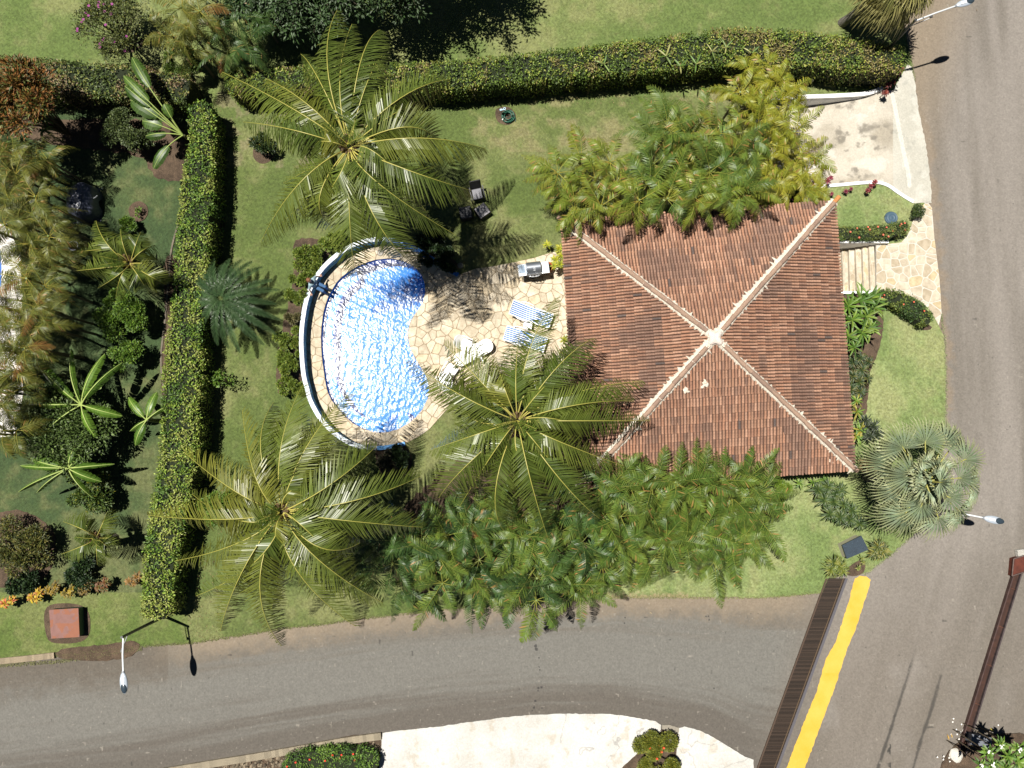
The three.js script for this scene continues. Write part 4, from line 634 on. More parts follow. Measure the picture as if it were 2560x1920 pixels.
// clipped hedge along a path: [px, py, width px] of its top
function hedge(label, path, h, o = {}) {
  const r = RNG(o.seed ?? 5), pts = path.map(([x, y, w]) => { const p = P(x, y, h); p.w = w * MPP * (CAM_H - h) / CAM_H; return p; }), n = path.length * 12, cv = new THREE.CatmullRomCurve3(pts, false, 'centripetal'), org = pts[0].clone().setY(0), t = thing(o.name ?? 'hedge', label, o.cat ?? 'hedge', org, 0, o.group);
  const row = []; for (let i = 0; i <= n; i++) { const q = i / n, p = cv.getPoint(q), k = q * (path.length - 1), k0 = Math.min(path.length - 2, Math.floor(k)), w = lerp(pts[k0].w, pts[k0 + 1].w, k - k0), d = cv.getTangent(q).setY(0).normalize(); const e = Math.min(1, Math.sqrt(Math.min(i, n - i) * (o.round ? 0.12 : 0.6) + 0.25)); row.push([p.sub(org), V(-d.z, 0, d.x), w * Math.min(1, e), d]); }
  const wob = (i, s) => 1 + 0.13 * (fbm(i * 0.25 + s * 7 + (o.seed ?? 1), s * 3.1, 3) - 0.5) * 2;
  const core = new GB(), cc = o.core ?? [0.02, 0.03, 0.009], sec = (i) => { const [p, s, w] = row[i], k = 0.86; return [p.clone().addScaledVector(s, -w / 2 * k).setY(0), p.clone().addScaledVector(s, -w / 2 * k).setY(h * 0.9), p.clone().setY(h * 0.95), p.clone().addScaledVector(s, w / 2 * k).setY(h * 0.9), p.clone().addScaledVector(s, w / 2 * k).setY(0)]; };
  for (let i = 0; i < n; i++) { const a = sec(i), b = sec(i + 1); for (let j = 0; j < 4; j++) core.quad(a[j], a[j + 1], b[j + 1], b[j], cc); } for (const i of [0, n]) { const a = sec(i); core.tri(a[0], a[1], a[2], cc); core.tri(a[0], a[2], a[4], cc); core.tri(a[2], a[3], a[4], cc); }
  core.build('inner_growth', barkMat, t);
  const gb = new GB(), lf = (o.leaf ?? 0.075) * 1.55, dens = (o.dens ?? 520) * (0.092 / lf) ** 2;
  for (let i = 0; i < n; i++) {
    const [p, s, w, d] = row[i], step = p.distanceTo(row[i + 1][0]), N = Math.round(step * (w + 1.1 * h) * dens);
    for (let k = 0; k < N; k++) {
      const u = r(), q = p.clone().lerp(row[i + 1][0], u), tot = w + 1.1 * h, x = r() * tot; let pos, nn;
      const fx = x < w ? (x / w - 0.5) * w : (k % 2 ? 1 : -1) * w / 2, wx = org.x + q.x + s.x * fx, wz = org.z + q.z + s.z * fx, lump = 0.26 * (fbm(wx * 2.6 + wz * 0.9 + 3, wz * 2.6 - wx * 0.9, 3) - 0.42); if (fbm(wx * 5.1 - wz * 1.7, wz * 5.1 + wx * 1.7 + 60, 2) < (o.gap ?? 0.3)) continue;
      if (x < w) { const f = (x / w - 0.5) * 2 * wob(i, 0); pos = q.clone().addScaledVector(s, f * w / 2).setY(h * 0.97 - 0.1 * Math.pow(Math.abs(f), 4) + lump * 1.5 + rr(r, -0.1, 0.05)); nn = UP; }
      else { const sd = k % 2 ? 1 : -1; pos = q.clone().addScaledVector(s, sd * (w / 2 * wob(i, sd) + rr(r, -0.09, 0.05))).setY(h * Math.pow(r(), 0.7)); nn = s.clone().multiplyScalar(sd); }
      const patch = fbm(wx * 1.3 + wz * 0.8 + 50, wz * 1.3 - wx * 0.8 + (o.seed ?? 0), 4), pi = clamp((patch - 0.3) / 0.42), cs = o.cols, ci = Math.min(cs.length - 1, Math.floor(clamp(pi + rr(r, -0.42, 0.42), 0, 0.999) * cs.length));
      leaf(gb, pos, randDir(r).addScaledVector(nn, 0.5).normalize(), nn.clone().addScaledVector(randDir(r), 0.75).normalize(), lf * rr(r, 0.75, 1.35), lf * 0.55, mul(cs[ci], 1.6 * rr(r, 0.55, 1.35)));
    }
  }
  gb.build('foliage', leafMat, t);
  if (o.flowers) for (let i = 0; i < o.flowers[0]; i++) { const k = 2 + Math.floor(r() * (n - 3)), [p, s, w] = row[k], c = p.clone().addScaledVector(s, rr(r, -0.45, 0.45) * w).setY(h + 0.06), g = new GB(); for (let j = 0; j < 8; j++) { const a = j * 0.8; leaf(g, c, V(Math.cos(a), 0.3, Math.sin(a)).normalize(), UP, o.flowers[2], o.flowers[2] * 0.8, mul(o.flowers[1], rr(r, 0.8, 1.15))); } g.build('flower', leafMat, t); }
  return t;
}
// banana-like plant: leaves given as [tip px, tip py, half width m, fold]
function banana(name, label, px, py, h, leaves, seed, o = {}) {
  const r = RNG(seed), c = P(px, py, h), bx = o.base ? P(...o.base, 0) : V(c.x, 0, c.z), t = thing(name, label, o.cat ?? 'banana plant', V(bx.x, 0, bx.z)), cl = c.clone().sub(t.position);
  const st = new GB(); st.tube([V(0, 0, 0), cl.clone().multiplyScalar(0.5), cl], (q) => lerp(0.12, 0.06, q), [0.12, 0.13, 0.05], 8); st.build('stem', leafMat, t);
  leaves.forEach(([tx, ty, hw = 0.26, fold = 0.75, dh = -0.15, p0 = 0.14]) => { hw *= 1.12;
    const e = P(tx, ty, h + dh).sub(t.position), flat = e.distanceTo(cl), m = cl.clone().lerp(e, 0.5).add(V(0, 0.32 * flat, 0)), pos = (s) => V(0, 0, 0).addScaledVector(cl, (1 - s) * (1 - s)).addScaledVector(m, 2 * s * (1 - s)).addScaledVector(e, s * s), gb = new GB(), rb = new GB(), N = 26, base = mix([0.05, 0.105, 0.012], [0.10, 0.185, 0.02], r());
    for (const sd of [-1, 1]) { let pv = null, gap = 0; const ff = fold * rr(r, 0.75, 1.2); for (let i = 0; i <= N; i++) { const s = lerp(p0, 1, i / N), p = pos(s), T = pos(Math.min(1, s + .01)).sub(pos(Math.max(0, s - .01))).normalize(), S = T.clone().cross(UP).normalize(), U = S.clone().cross(T), w = hw * Math.pow(Math.sin(Math.PI * clamp(0.06 + 0.92 * i / N)), 0.5) * (i === N ? 0.12 : 1) * rr(r, 0.9, 1.05), D = S.clone().multiplyScalar(sd * Math.cos(ff)).addScaledVector(U, -Math.sin(ff)), mid = p.clone().addScaledVector(D, w * 0.5).addScaledVector(U, w * 0.14), ed = p.clone().addScaledVector(D, w).addScaledVector(T, w * 0.12); const cur = [p, mid, ed];
        if (pv) { const k = r(); if (k < (o.tear ?? 0.3)) gap = rr(r, 0.3, 0.7); else gap = 0; const cA = mul(base, rr(r, 0.8, 1.2)), q0 = pv[1].clone().lerp(cur[1], gap * 0.4), q1 = pv[2].clone().lerp(cur[2], gap); if (sd > 0) { gb.quad(pv[0], cur[0], cur[1], q0, cA); gb.quad(q0, cur[1], cur[2], q1, mul(cA, 0.95)); } else { gb.quad(cur[0], pv[0], q0, cur[1], cA); gb.quad(cur[1], q0, q1, cur[2], mul(cA, 0.95)); } } pv = cur; } }
    const pts = []; for (let i = 0; i <= 10; i++) pts.push(pos(i / 10)); rb.tube(pts, (q) => lerp(0.035, 0.008, q), [0.32, 0.40, 0.11], 5); const f = gb.build('leaf', o.mat ?? glossLeaf, t); rb.build('midrib', leafMat, f);
  });
  return t;
}
// fan palm leaf
function fanLeaf(parent, cp, hub, R, o, r) {
  const gb = new GB(), rb = new GB(), out = hub.clone().sub(cp).normalize(), S = out.clone().cross(UP).normalize(), N = S.clone().cross(out).normalize(), fw = out.clone().multiplyScalar(Math.cos(o.tilt)).addScaledVector(N, -Math.sin(o.tilt)).normalize(), nn = S.clone().cross(fw).normalize(); if (nn.y < 0) nn.negate(); const yaw = rr(r, -0.45, 0.45); { const f2 = fw.clone().multiplyScalar(Math.cos(yaw)).addScaledVector(S, Math.sin(yaw)); S.multiplyScalar(Math.cos(yaw)).addScaledVector(fw, -Math.sin(yaw)); fw.copy(f2); } const K = o.k ?? 46, arc = o.arc ?? 2.35;
  for (let k = 0; k < K; k++) {
    const a = lerp(-arc, arc, (k + 0.5) / K), da = arc / K, L = R * (0.78 + 0.22 * Math.cos(a * 0.6)) * rr(r, 0.9, 1.08), dir = (x) => fw.clone().multiplyScalar(Math.cos(x)).addScaledVector(S, Math.sin(x)), pl = 0.03 * R * (k % 2 ? 1 : -1), dr = o.droop * rr(r, 0.7, 1.4);
    const q = (x, s, lift = 0) => hub.clone().addScaledVector(dir(x), L * s).addScaledVector(nn, lift + 0.1 * R * Math.sin(s * 2)).add(V(0, -dr * L * s * s * s, 0)), c = mul(mix(o.c0, o.c1, r()), rr(r, 0.8, 1.2)), ct = mul(mix(c, o.ct, 0.65), rr(r, 0.8, 1.2)), f = o.split ?? 0.42;
    const m0 = q(a - da * .95, f, -0.025 * R + pl), m1 = q(a, f, 0.035 * R + pl), m2 = q(a + da * .95, f, -0.025 * R + pl), e1 = q(a - da * 0.42, 0.8), e2 = q(a + da * 0.42, 0.8), tp = q(a, 1);
    gb.tri(hub, m0, m1, mix(c, [0.22, 0.22, 0.04], 0.25), c, c); gb.tri(hub, m1, m2, mix(c, [0.22, 0.22, 0.04], 0.25), c, c); gb.quad(m0, m1, m1.clone().lerp(tp, .6), e1, c, ct); gb.quad(m1, m2, e2, m1.clone().lerp(tp, .6), c, ct); gb.tri(e1, e2, tp, ct);
  }
  rb.tube([cp, cp.clone().lerp(hub, 0.5).add(V(0, 0.06, 0)), hub, hub.clone().addScaledVector(fw, R * .12)], (t) => lerp(0.035, 0.018, t), [0.3, 0.29, 0.07], 5);
  const f = gb.build('fan_leaf', leafMat, parent); rb.build('leaf_stalk', leafMat, f);
}
// ---------- planting: the three coconut palms and their young ones ----------
coconut('tall coconut palm standing over the lawn above the pool', [872, 366], 9.2, [
  [819, 165, 843, 25, -0.6], [800, 205, 752, 135], [900, 160, 950, 74], [912, 222, 956, 138, -0.2], [1000, 246, 1126, 198], [1010, 318, 1090, 350, -0.5, 0.2], [1050, 345, 1214, 372, -0.9, 0.2],
  [1040, 432, 1178, 476, -1.0], [952, 462, 1140, 588, -1.4], [944, 555, 1044, 668, -1.6], [874, 545, 888, 690, -1.8], [800, 490, 832, 566, -1.0, 0.15], [745, 462, 652, 606, -1.3, 0.1], [738, 275, 556, 180, -0.5], [770, 262, 664, 196, -0.3, 0.3], [815, 352, 750, 364, -0.9, 0.45], [735, 325, 608, 305, -0.9], [850, 200, 880, 60, -1], [960, 400, 1075, 545, -1.7], [840, 450, 770, 540, -1.6], [960, 300, 1040, 255, -0.6]], 101, 1);
coconut('coconut palm leaning its fronds over the lower left of the garden beside the long hedge', [703, 1280], 7.6, [
  [703, 1115, 757, 962, -0.7], [640, 1195, 606, 1026, -0.5, 0.45], [652, 1125, 684, 1006, -0.9], [588, 1228, 460, 1130, -0.6, 0.5], [560, 1298, 370, 1288, -0.8, 0.45], [598, 1355, 438, 1402, -0.9, 0.3], [605, 1430, 551, 1578, -1.2, 0.25], [650, 1465, 704, 1615, -1.2, 0.25], [795, 1398, 958, 1508, -1.2, 0.1], [742, 1425, 889, 1566, -1.4, 0.1], [800, 1368, 900, 1357, -0.9], [870, 1302, 1056, 1318, -1.2, 0.05], [890, 1250, 1052, 1190, -0.9], [830, 1208, 942, 1114, -0.6], [765, 1120, 872, 986, -0.9, 0.2], [722, 1232, 786, 1211, -0.3, 0.3], [688, 1330, 699, 1400, -0.6, 0.4], [628, 1288, 560, 1254, -0.7, 0.2], [640, 1400, 490, 1490, -1.5], [770, 1330, 880, 1440, -1.5], [740, 1180, 820, 1080, -1.4], [600, 1300, 480, 1235, -1.5, .2]], 202, 1);
coconut('coconut palm between the pool and the tiled roof', [1294, 1052], 6.6, [
  [1322, 882, 1390, 745, -0.6, 0.1], [1396, 915, 1486, 845, -0.7], [1430, 985, 1608, 952, -0.9], [1445, 1012, 1585, 1003, -1.1], [1470, 1052, 1626, 1052, -1.1, 0.1], [1402, 1105, 1560, 1165, -1.1, 0.1], [1402, 1200, 1498, 1296, -1.2], [1328, 1205, 1370, 1345, -1.2], [1240, 1220, 1260, 1328, -1.3], [1165, 1165, 1097, 1245, -1.1, 0.05], [1185, 1088, 1076, 1126, -0.9], [1185, 1048, 1168, 975, -0.3, 0.05], [1203, 955, 1111, 860, -0.9, 0.2], [1148, 985, 1020, 902, -1.3, 0.1], [1258, 960, 1240, 892, -1.4, 0.45], [1340, 990, 1395, 935, -0.1], [1365, 1045, 1440, 1062, 0.1, 0.1], [1350, 1120, 1440, 1230, -1.5], [1235, 1130, 1150, 1265, -1.6], [1290, 930, 1300, 830, -1.6], [1380, 950, 1480, 905, -1.4]], 303, 1);
coconut('young coconut palm on the neighbouring lawn left of the long hedge', [321, 658], 2.6, [
  [268, 610, 240, 552, -0.2], [306, 610, 302, 574, 0.2], [338, 612, 352, 580, -0.1], [262, 668, 182, 678, -0.4], [268, 628, 190, 632, -0.2], [300, 695, 290, 746, -0.5], [355, 658, 382, 664, -0.2, 0.3], [375, 690, 416, 712, -0.5, 0.2], [345, 690, 375, 735, -0.6], [290, 690, 245, 720, -0.6], [350, 630, 388, 612, -0.3]], 404, 1);
coconut('small young coconut palm casting a broad shadow in the lower left garden', [237, 1345], 2.4, [[195, 1320, 158, 1304, -0.3], [215, 1315, 205, 1290, 0], [255, 1310, 268, 1280, -0.1], [268, 1345, 292, 1340, -0.2], [195, 1368, 154, 1385, -0.6], [240, 1380, 244, 1412, -0.6], [262, 1362, 284, 1378, -0.4]], 505, 1);
// cycad
{
  const r = RNG(88), h = 1.7, c = P(552, 748, h), t = thing('cycad', 'dark green cycad with a dense round head of feathery fronds right of the long hedge', 'cycad', V(c.x, 0, c.z));
  trunkMesh(V(0, 0, 0), V(0, h - .1, 0), 0.25, 0.2, [0.12, 0.09, 0.06], t, 0.02, 8);
  const tips = [[535, 645], [512, 662], [488, 690], [475, 735], [476, 780], [510, 815], [545, 862], [572, 870], [600, 880], [636, 850], [660, 862], [690, 835], [702, 800], [690, 760], [698, 725], [680, 700], [655, 668], [630, 655], [605, 650], [575, 648], [560, 660], [640, 740], [640, 780], [620, 820], [590, 690], [520, 700], [525, 780], [570, 800], [660, 790], [655, 815]];
  for (const [x, y] of tips) { const e = P(x, y, h - 0.35 - 0.3 * r()).sub(c).add(V(0, h, 0)), m = e.clone().multiplyScalar(0.5).setY(h + rr(r, 0.35, 0.75)), o = V(0, h, 0), gb = new GB(), rb = new GB(); frond(gb, rb, (s) => V(0, 0, 0).addScaledVector(o, (1 - s) * (1 - s)).addScaledVector(m, 2 * s * (1 - s)).addScaledVector(e, s * s), { n: 74, len: 0.3, w: 0.032, col: mix([0.018, 0.045, 0.016], [0.04, 0.078, 0.026], r()), tip: [0.045, 0.08, 0.03], rcol: [0.08, 0.11, 0.03], rw: 0.014, lift: 0.5, droop: 0.25, sw0: 0.6, sw1: 0.9, t0: 0.1, rn: 6 }, r); const f = gb.build('frond', glossLeaf, t); rb.build('midrib', leafMat, f); }
}
// fan palm by the road
{
  const r = RNG(71), h = 5, c = P(2312, 1202, h), t = thing('fan_palm', 'large grey-green fan palm leaning out over the road beside the roof corner', 'palm tree', V(c.x, 0, c.z)), cp = V(0, h, 0);
  trunkMesh(V(0, 0, 0), V(0, h, 0), 0.24, 0.17, [0.17, 0.15, 0.13], t, 0.15, 4);
  const hubs = [[2230, 1160, 0.25], [2259, 1122, 0.3], [2250, 1224, 0.3], [2264, 1284, 0.15], [2345, 1293, 0.2], [2370, 1242, 0.35], [2350, 1206, 0.75], [2313, 1222, 0.85], [2313, 1108, 0.3], [2358, 1112, 0.15], [2410, 1150, 0.2], [2300, 1160, 0.8], [2338, 1165, 0.75], [2396, 1195, 0.35], [2395, 1275, 0], [2305, 1262, 0.55], [2385, 1110, -0.2], [2425, 1215, -0.2], [2278, 1190, 0.7], [2298, 1192, 0.95], [2330, 1188, 0.9], [2322, 1216, 0.98], [2303, 1214, 0.95]];
  for (const [x, y, dh] of hubs) { const hb = P(x, y, h + dh).sub(t.position), k = hb.clone().setY(0).length(); fanLeaf(t, cp.clone(), hb, rr(r, 0.98, 1.2), { arc: rr(r, 1.7, 2.2), k: 28, tilt: (k < 0.9 ? rr(r, -0.35, 0.25) : rr(r, 0.2, 0.75)), droop: rr(r, 0.2, 0.45), c0: [0.15, 0.205, 0.12], c1: [0.22, 0.275, 0.18], ct: [0.34, 0.34, 0.17] }, r); }
  const fb = new GB(); for (let i = 0; i < 260; i++) { const a = r() * 6.28, p = P(lerp(2150, 2225, r()), lerp(1148, 1180, r()), h - 0.2 - 0.5 * r()).sub(t.position); fb.tube([p, p.clone().add(V(Math.cos(a) * 0.09, -0.08, Math.sin(a) * 0.09))], 0.008, mul([0.3, 0.22, 0.1], rr(r, 0.6, 1.3)), 3); } fb.tube([cp, P(2240, 1175, h).sub(t.position), P(2190, 1165, h - 0.5).sub(t.position)], 0.02, [0.3, 0.26, 0.1], 4); fb.build('flower_stalk', leafMat, t);
}
{
  const r = RNG(72), h = 4.5, b = P(2106, 58, 0), c = P(2258, -58, h), t = thing('fan_palm', 'leaning fan palm with drooping straw-coloured leaves at the upper right corner', 'palm tree', b), cp = c.clone().sub(b);
  trunkMesh(V(0, 0, 0), cp, 0.2, 0.16, [0.2, 0.18, 0.16], t, 0.15, 9);
  for (let k = 0; k < 22; k++) { const a = k * 2.4 + 0.3, dn = k / 22, hb = cp.clone().add(V(Math.cos(a) * lerp(0.5, 1.15, dn), lerp(0.5, -0.5, dn), Math.sin(a) * lerp(0.5, 1.15, dn))); fanLeaf(t, cp.clone(), hb, rr(r, 1.1, 1.35), { tilt: lerp(0.2, 1.25, dn), droop: rr(r, 0.5, 0.9), k: 34, c0: [0.13, 0.15, 0.04], c1: [0.2, 0.2, 0.06], ct: [0.36, 0.32, 0.13] }, r); }
}
// ---------- feather palm clumps ----------
const ordinal = ['first', 'second', 'third', 'fourth', 'fifth', 'sixth', 'seventh', 'eighth', 'ninth', 'tenth', 'eleventh', 'twelfth', 'thirteenth', 'fourteenth', 'fifteenth', 'sixteenth'];
const greenO = { nf: 9, n: 23, L: 1.95, len: 0.47, w: 0.05, taper: 0.35, c0: [0.035, 0.08, 0.012], c1: [0.085, 0.145, 0.018], c2: [0.17, 0.185, 0.03], rib: [0.26, 0.27, 0.05], dead: 0.012, brown: 0.03 };
const protoGreen = [1, 2, 3, 4].map((k) => featherProto(600 + k, greenO)), protoDark = [1, 2, 3].map((k) => featherProto(620 + k, { ...greenO, c0: [0.018, 0.05, 0.014], c1: [0.045, 0.092, 0.018], c2: [0.08, 0.125, 0.025], rib: [0.18, 0.2, 0.05] })), protoYellow = [1, 2, 3, 4].map((k) => featherProto(640 + k, { ...greenO, nf: 9, L: 1.5, len: 0.38, n: 20, w: 0.046, c0: [0.115, 0.16, 0.012], c1: [0.20, 0.205, 0.014], c2: [0.3, 0.245, 0.03], rib: [0.38, 0.33, 0.05], dead: 0.03 })), protoTip = [1, 2, 3].map((k) => featherProto(660 + k, { ...greenO, L: 1.75, c0: [0.055, 0.105, 0.014], c1: [0.13, 0.175, 0.018], c2: [0.26, 0.22, 0.03], rib: [0.34, 0.3, 0.05], dead: 0.03, brown: 0.08 }));
const protoAreca = [1, 2, 3, 4].map((k) => featherProto(680 + k, { nf: 10, n: 22, L: 1.6, len: 0.46, w: 0.036, taper: 0.4, c0: [0.048, 0.075, 0.012], c1: [0.105, 0.118, 0.016], c2: [0.2, 0.165, 0.03], rib: [0.32, 0.28, 0.05], dead: 0.02, brown: 0.05 }));
const rp = RNG(55);
function clump(list, protos, name, words, group, hf) {             // rows from the top of the photo down, each from left to right
  const rows = []; for (const q of [...list].sort((a, b) => a[1] - b[1])) { const w = rows[rows.length - 1]; if (w && q[1] - w[0][1] < 45) w.push(q); else rows.push([q]); }
  rows.forEach((row, i) => row.sort((a, b) => a[0] - b[0]).forEach((q, j) => placeFeather(protos[(rp() * protos.length) | 0], name, `${words}, ${ordinal[i]} row down, ${ordinal[j]} from left`, group, q[0], q[1], q[2] ?? hf(q), rp() * 6.28, rr(rp, 0.9, 1.12))));
}
clump([[1394, 432], [1452, 402], [1524, 405], [1488, 446], [1437, 500, 3.6], [1503, 515, 3.9], [1436, 530, 3.7], [1410, 470], [1540, 460]], protoTip, 'feather_palm', 'green-gold palm at the left roof corner', 'feather palms at the left end of the roof', () => rr(rp, 2.8, 3.4));
clump([[1671, 322], [1749, 312], [1728, 385], [1790, 335], [1634, 411], [1679, 453], [1743, 457], [1815, 405], [1848, 356], [1870, 432], [1598, 502, 4.2], [1668, 498, 4.3], [1737, 494, 4.4], [1801, 488, 4.3], [1845, 478, 4.2], [1620, 462], [1775, 430], [1690, 405], [1640, 350], [1860, 480, 4], [1720, 345]], [...protoGreen, ...protoTip], 'feather_palm', 'green palm massed above the roof', 'feather palms massed above the roof', () => rr(rp, 3.1, 4.2));
clump([[1868, 182], [1915, 168], [1850, 232], [1895, 222], [1942, 205], [1965, 232], [1880, 272], [1930, 262], [1975, 280], [1895, 318], [1940, 312], [1985, 330], [1920, 362], [1965, 372], [2000, 388], [1935, 412], [1980, 425], [2018, 428], [1950, 462], [1995, 468], [1912, 455], [1925, 492], [2025, 470]], protoYellow, 'feather_palm', 'yellow-green palm beside the drive', 'yellow-green palms beside the drive', () => rr(rp, 2.4, 3.1));
{
  const poly = [[955, 1345], [1010, 1310], [1070, 1295], [1120, 1260], [1200, 1290], [1290, 1250], [1360, 1300], [1440, 1250], [1500, 1200], [1560, 1160], [1600, 1142], [1655, 1128], [1700, 1118], [1760, 1140], [1830, 1150], [1880, 1140], [1905, 1190], [1915, 1260], [1895, 1330], [1860, 1380], [1800, 1405], [1720, 1405], [1650, 1385], [1590, 1420], [1530, 1455], [1470, 1475], [1400, 1495], [1330, 1515], [1260, 1510], [1190, 1500], [1110, 1500], [1040, 1480], [975, 1455], [950, 1400]].map(([x, y]) => V(x, 0, y));
  const list = []; for (let y = 1120; y < 1540; y += 56) for (let x = 950 + ((y / 56) % 2 | 0) * 29; x < 1940; x += 58) { const px = x + rr(rp, -20, 20), py = y + rr(rp, -14, 14); if (inPoly(px, py, poly) && !(px > 1400 && py < 1236)) list.push([px, py]); } list.push([1462, 1226, 3.9], [1520, 1222, 4.1], [1574, 1216, 4.2], [1632, 1212, 4.2], [1690, 1206, 4.3], [1748, 1204, 4.3], [1806, 1200, 4.2], [1862, 1200, 3.9], [1905, 1225, 3.4]);
  const rowsOf = (f) => list.filter(f), H = () => rr(rp, 2.7, 4);
  clump(rowsOf((q) => q[0] >= 1530), protoGreen, 'feather_palm', 'glossy palm massed below the roof', 'feather palms massed below the roof', H);
  clump(rowsOf((q) => q[0] >= 1230 && q[0] < 1530), [...protoGreen, ...protoDark], 'feather_palm', 'green palm under the middle coconut palm', 'feather palms massed under the middle coconut palm', H);
  clump(rowsOf((q) => q[0] < 1230), [...protoDark, protoGreen[0]], 'feather_palm', 'dark palm in grove beside lower road', 'feather palms massed beside the lower road', () => rr(rp, 2.4, 3.6));
  console.log('bottom palms', list.length);
}
{
  const list = []; for (let y = 395; y < 1110; y += 52) for (let x = -50 + ((y / 52) % 2 | 0) * 26; x < 175; x += 50) { const px = x + rr(rp, -16, 16), py = y + rr(rp, -13, 13), lim = py > 425 && py < 585 ? 112 : py < 560 ? 160 : py < 760 ? 150 : py < 900 ? 138 : py < 1000 ? 95 : 60; if (px < lim && !(py > 590 && py < 740 && px < 34)) list.push([px, py]); }
  clump(list.filter((q) => q[1] < 720), protoAreca, 'areca_palm', 'feathery palm screening the neighbouring pool', 'feathery palms screening the neighbouring pool', () => rr(rp, 2.6, 4.2));
  clump(list.filter((q) => q[1] >= 720), protoAreca, 'areca_palm', 'feathery palm screen left of banana plants', 'feathery palms in the left screen', () => rr(rp, 2.6, 4.2));
}
clump([[470, 70], [480, 125, 2.6], [535, 80, 2.4], [430, 90, 3.2], [500, 30], [455, 20]], protoAreca, 'areca_palm', 'yellow-green feathery palm at hedge corner', 'feathery palms at the hedge corner', () => rr(rp, 3, 3.8));
clump([[590, 50], [620, 110, 2.4], [650, 30], [570, 130, 2.4]], protoDark, 'areca_palm', 'dark feathery palm behind hedge corner', 'dark feathery palms behind the hedge corner', () => rr(rp, 2.6, 3.2));
// ---------- hedges ----------
const hedgeCols = [[0.045, 0.075, 0.012], [0.075, 0.115, 0.016], [0.11, 0.15, 0.02], [0.16, 0.17, 0.03], [0.12, 0.10, 0.035]];
hedge('long clipped hedge along the top lawn, from the tall palm to the road', [[560, 200, 66], [700, 197, 62], [900, 192, 64], [1120, 185, 72], [1280, 171, 72], [1450, 153, 76], [1600, 138, 86], [1780, 119, 90], [1920, 113, 92], [2050, 122, 88], [2170, 136, 80], [2262, 147, 60]], 1.8, { cols: hedgeCols, seed: 3, dens: 600 });
hedge('long bright green hedge running down the left side of the garden to the lower road', [[498, 250, 54], [500, 350, 58], [489, 480, 82], [477, 640, 78], [471, 720, 76], [456, 860, 84], [450, 960, 90], [446, 1100, 88], [427, 1240, 84], [398, 1400, 76], [392, 1480, 72], [386, 1548, 64]], 1.8, { cols: [[0.045, 0.09, 0.012], [0.08, 0.135, 0.016], [0.115, 0.17, 0.02], [0.15, 0.2, 0.03], [0.17, 0.19, 0.045]], seed: 8, dens: 600 });
hedge('rough olive hedge across the upper left with dry brown patches', [[-60, 182, 92], [80, 188, 92], [200, 194, 86], [300, 202, 80], [400, 212, 74], [470, 222, 70]], 1.7, { cols: [[0.04, 0.062, 0.014], [0.075, 0.098, 0.018], [0.12, 0.125, 0.025], [0.15, 0.13, 0.05], [0.11, 0.075, 0.04]], seed: 14, dens: 560 });
hedge('low hedge with pink flowers beside the straight white wall', [[2085, 581, 30], [2150, 582, 30], [2205, 580, 32], [2245, 572, 34], [2272, 562, 22]], 0.75, { cols: [[0.035, 0.06, 0.014], [0.065, 0.095, 0.02], [0.10, 0.115, 0.025]], seed: 20, leaf: 0.05, dens: 620, flowers: [14, [0.62, 0.16, 0.09], 0.055] });
hedge('curved dark hedge bending from the steps to the road edge', [[2190, 738, 26], [2230, 742, 36], [2268, 758, 44], [2302, 782, 44], [2326, 806, 38]], 0.85, { cols: [[0.025, 0.05, 0.012], [0.05, 0.085, 0.015], [0.09, 0.115, 0.02]], seed: 22, leaf: 0.055, dens: 600, flowers: [6, [0.6, 0.13, 0.06], 0.05], round: 1 });
hedge('green hedge dotted with red flowers at the bottom beside the pale pad', [[705, 1935, 60], [760, 1918, 70], [850, 1910, 72], [915, 1912, 66], [942, 1920, 40]], 0.8, { cols: [[0.03, 0.065, 0.012], [0.055, 0.11, 0.015], [0.09, 0.155, 0.02]], seed: 24, leaf: 0.055, dens: 560, flowers: [16, [0.7, 0.06, 0.03], 0.05], round: 1 });
// ---------- shrubs ----------
const olive = [[0.05, 0.075, 0.02], [0.085, 0.115, 0.03], [0.13, 0.16, 0.05]], bright = [[0.075, 0.15, 0.014], [0.12, 0.2, 0.018], [0.18, 0.25, 0.035]], dark = [[0.015, 0.035, 0.01], [0.03, 0.06, 0.014], [0.05, 0.09, 0.02]];
bush('shrub', 'grey-green shrub under the big paddle-leaved plant', 'shrub', 320, 330, 62, 1.6, { cols: olive, leaf: 0.09, dens: 1.4 });
bush('shrub', 'round bright green bush on the neighbouring lawn below the young palm', 'shrub', 305, 785, 62, 1.7, { cols: bright, leaf: 0.085, dens: 1.5 });
bush('shrub', 'small bright bush beside the long hedge above the banana plants', 'shrub', 312, 893, 46, 1.5, { cols: bright, leaf: 0.085, dens: 1.1 });
bush('shrub', 'little leafy shrub just above the young coconut palm', 'shrub', 314, 564, 24, 0.9, { cols: bright, leaf: 0.08, dens: 1.4 });
bush('shrub', 'large pale-leaved shrub spreading between the two banana plants', 'shrub', 178, 1070, 112, 2.4, { cols: [[0.06, 0.1, 0.02], [0.1, 0.155, 0.035], [0.17, 0.22, 0.07]], leaf: 0.13, slim: 0.45, dens: 1.3, lo: 0.5, clumps: 44 });
bush('shrub', 'yellow-green shrub below the lower banana plant', 'shrub', 222, 1220, 62, 1.3, { cols: [[0.05, 0.09, 0.015], [0.09, 0.13, 0.015], [0.2, 0.19, 0.02]], leaf: 0.1, dens: 1.3 });
bush('round_bush', 'big round olive bush in a ring of bare soil at the left edge', 'bush', 52, 1362, 72, 1.3, { cols: [[0.06, 0.075, 0.015], [0.12, 0.115, 0.02], [0.19, 0.17, 0.04], [0.09, 0.055, 0.03]], leaf: 0.11, slim: 0.35, dens: 1.6 });
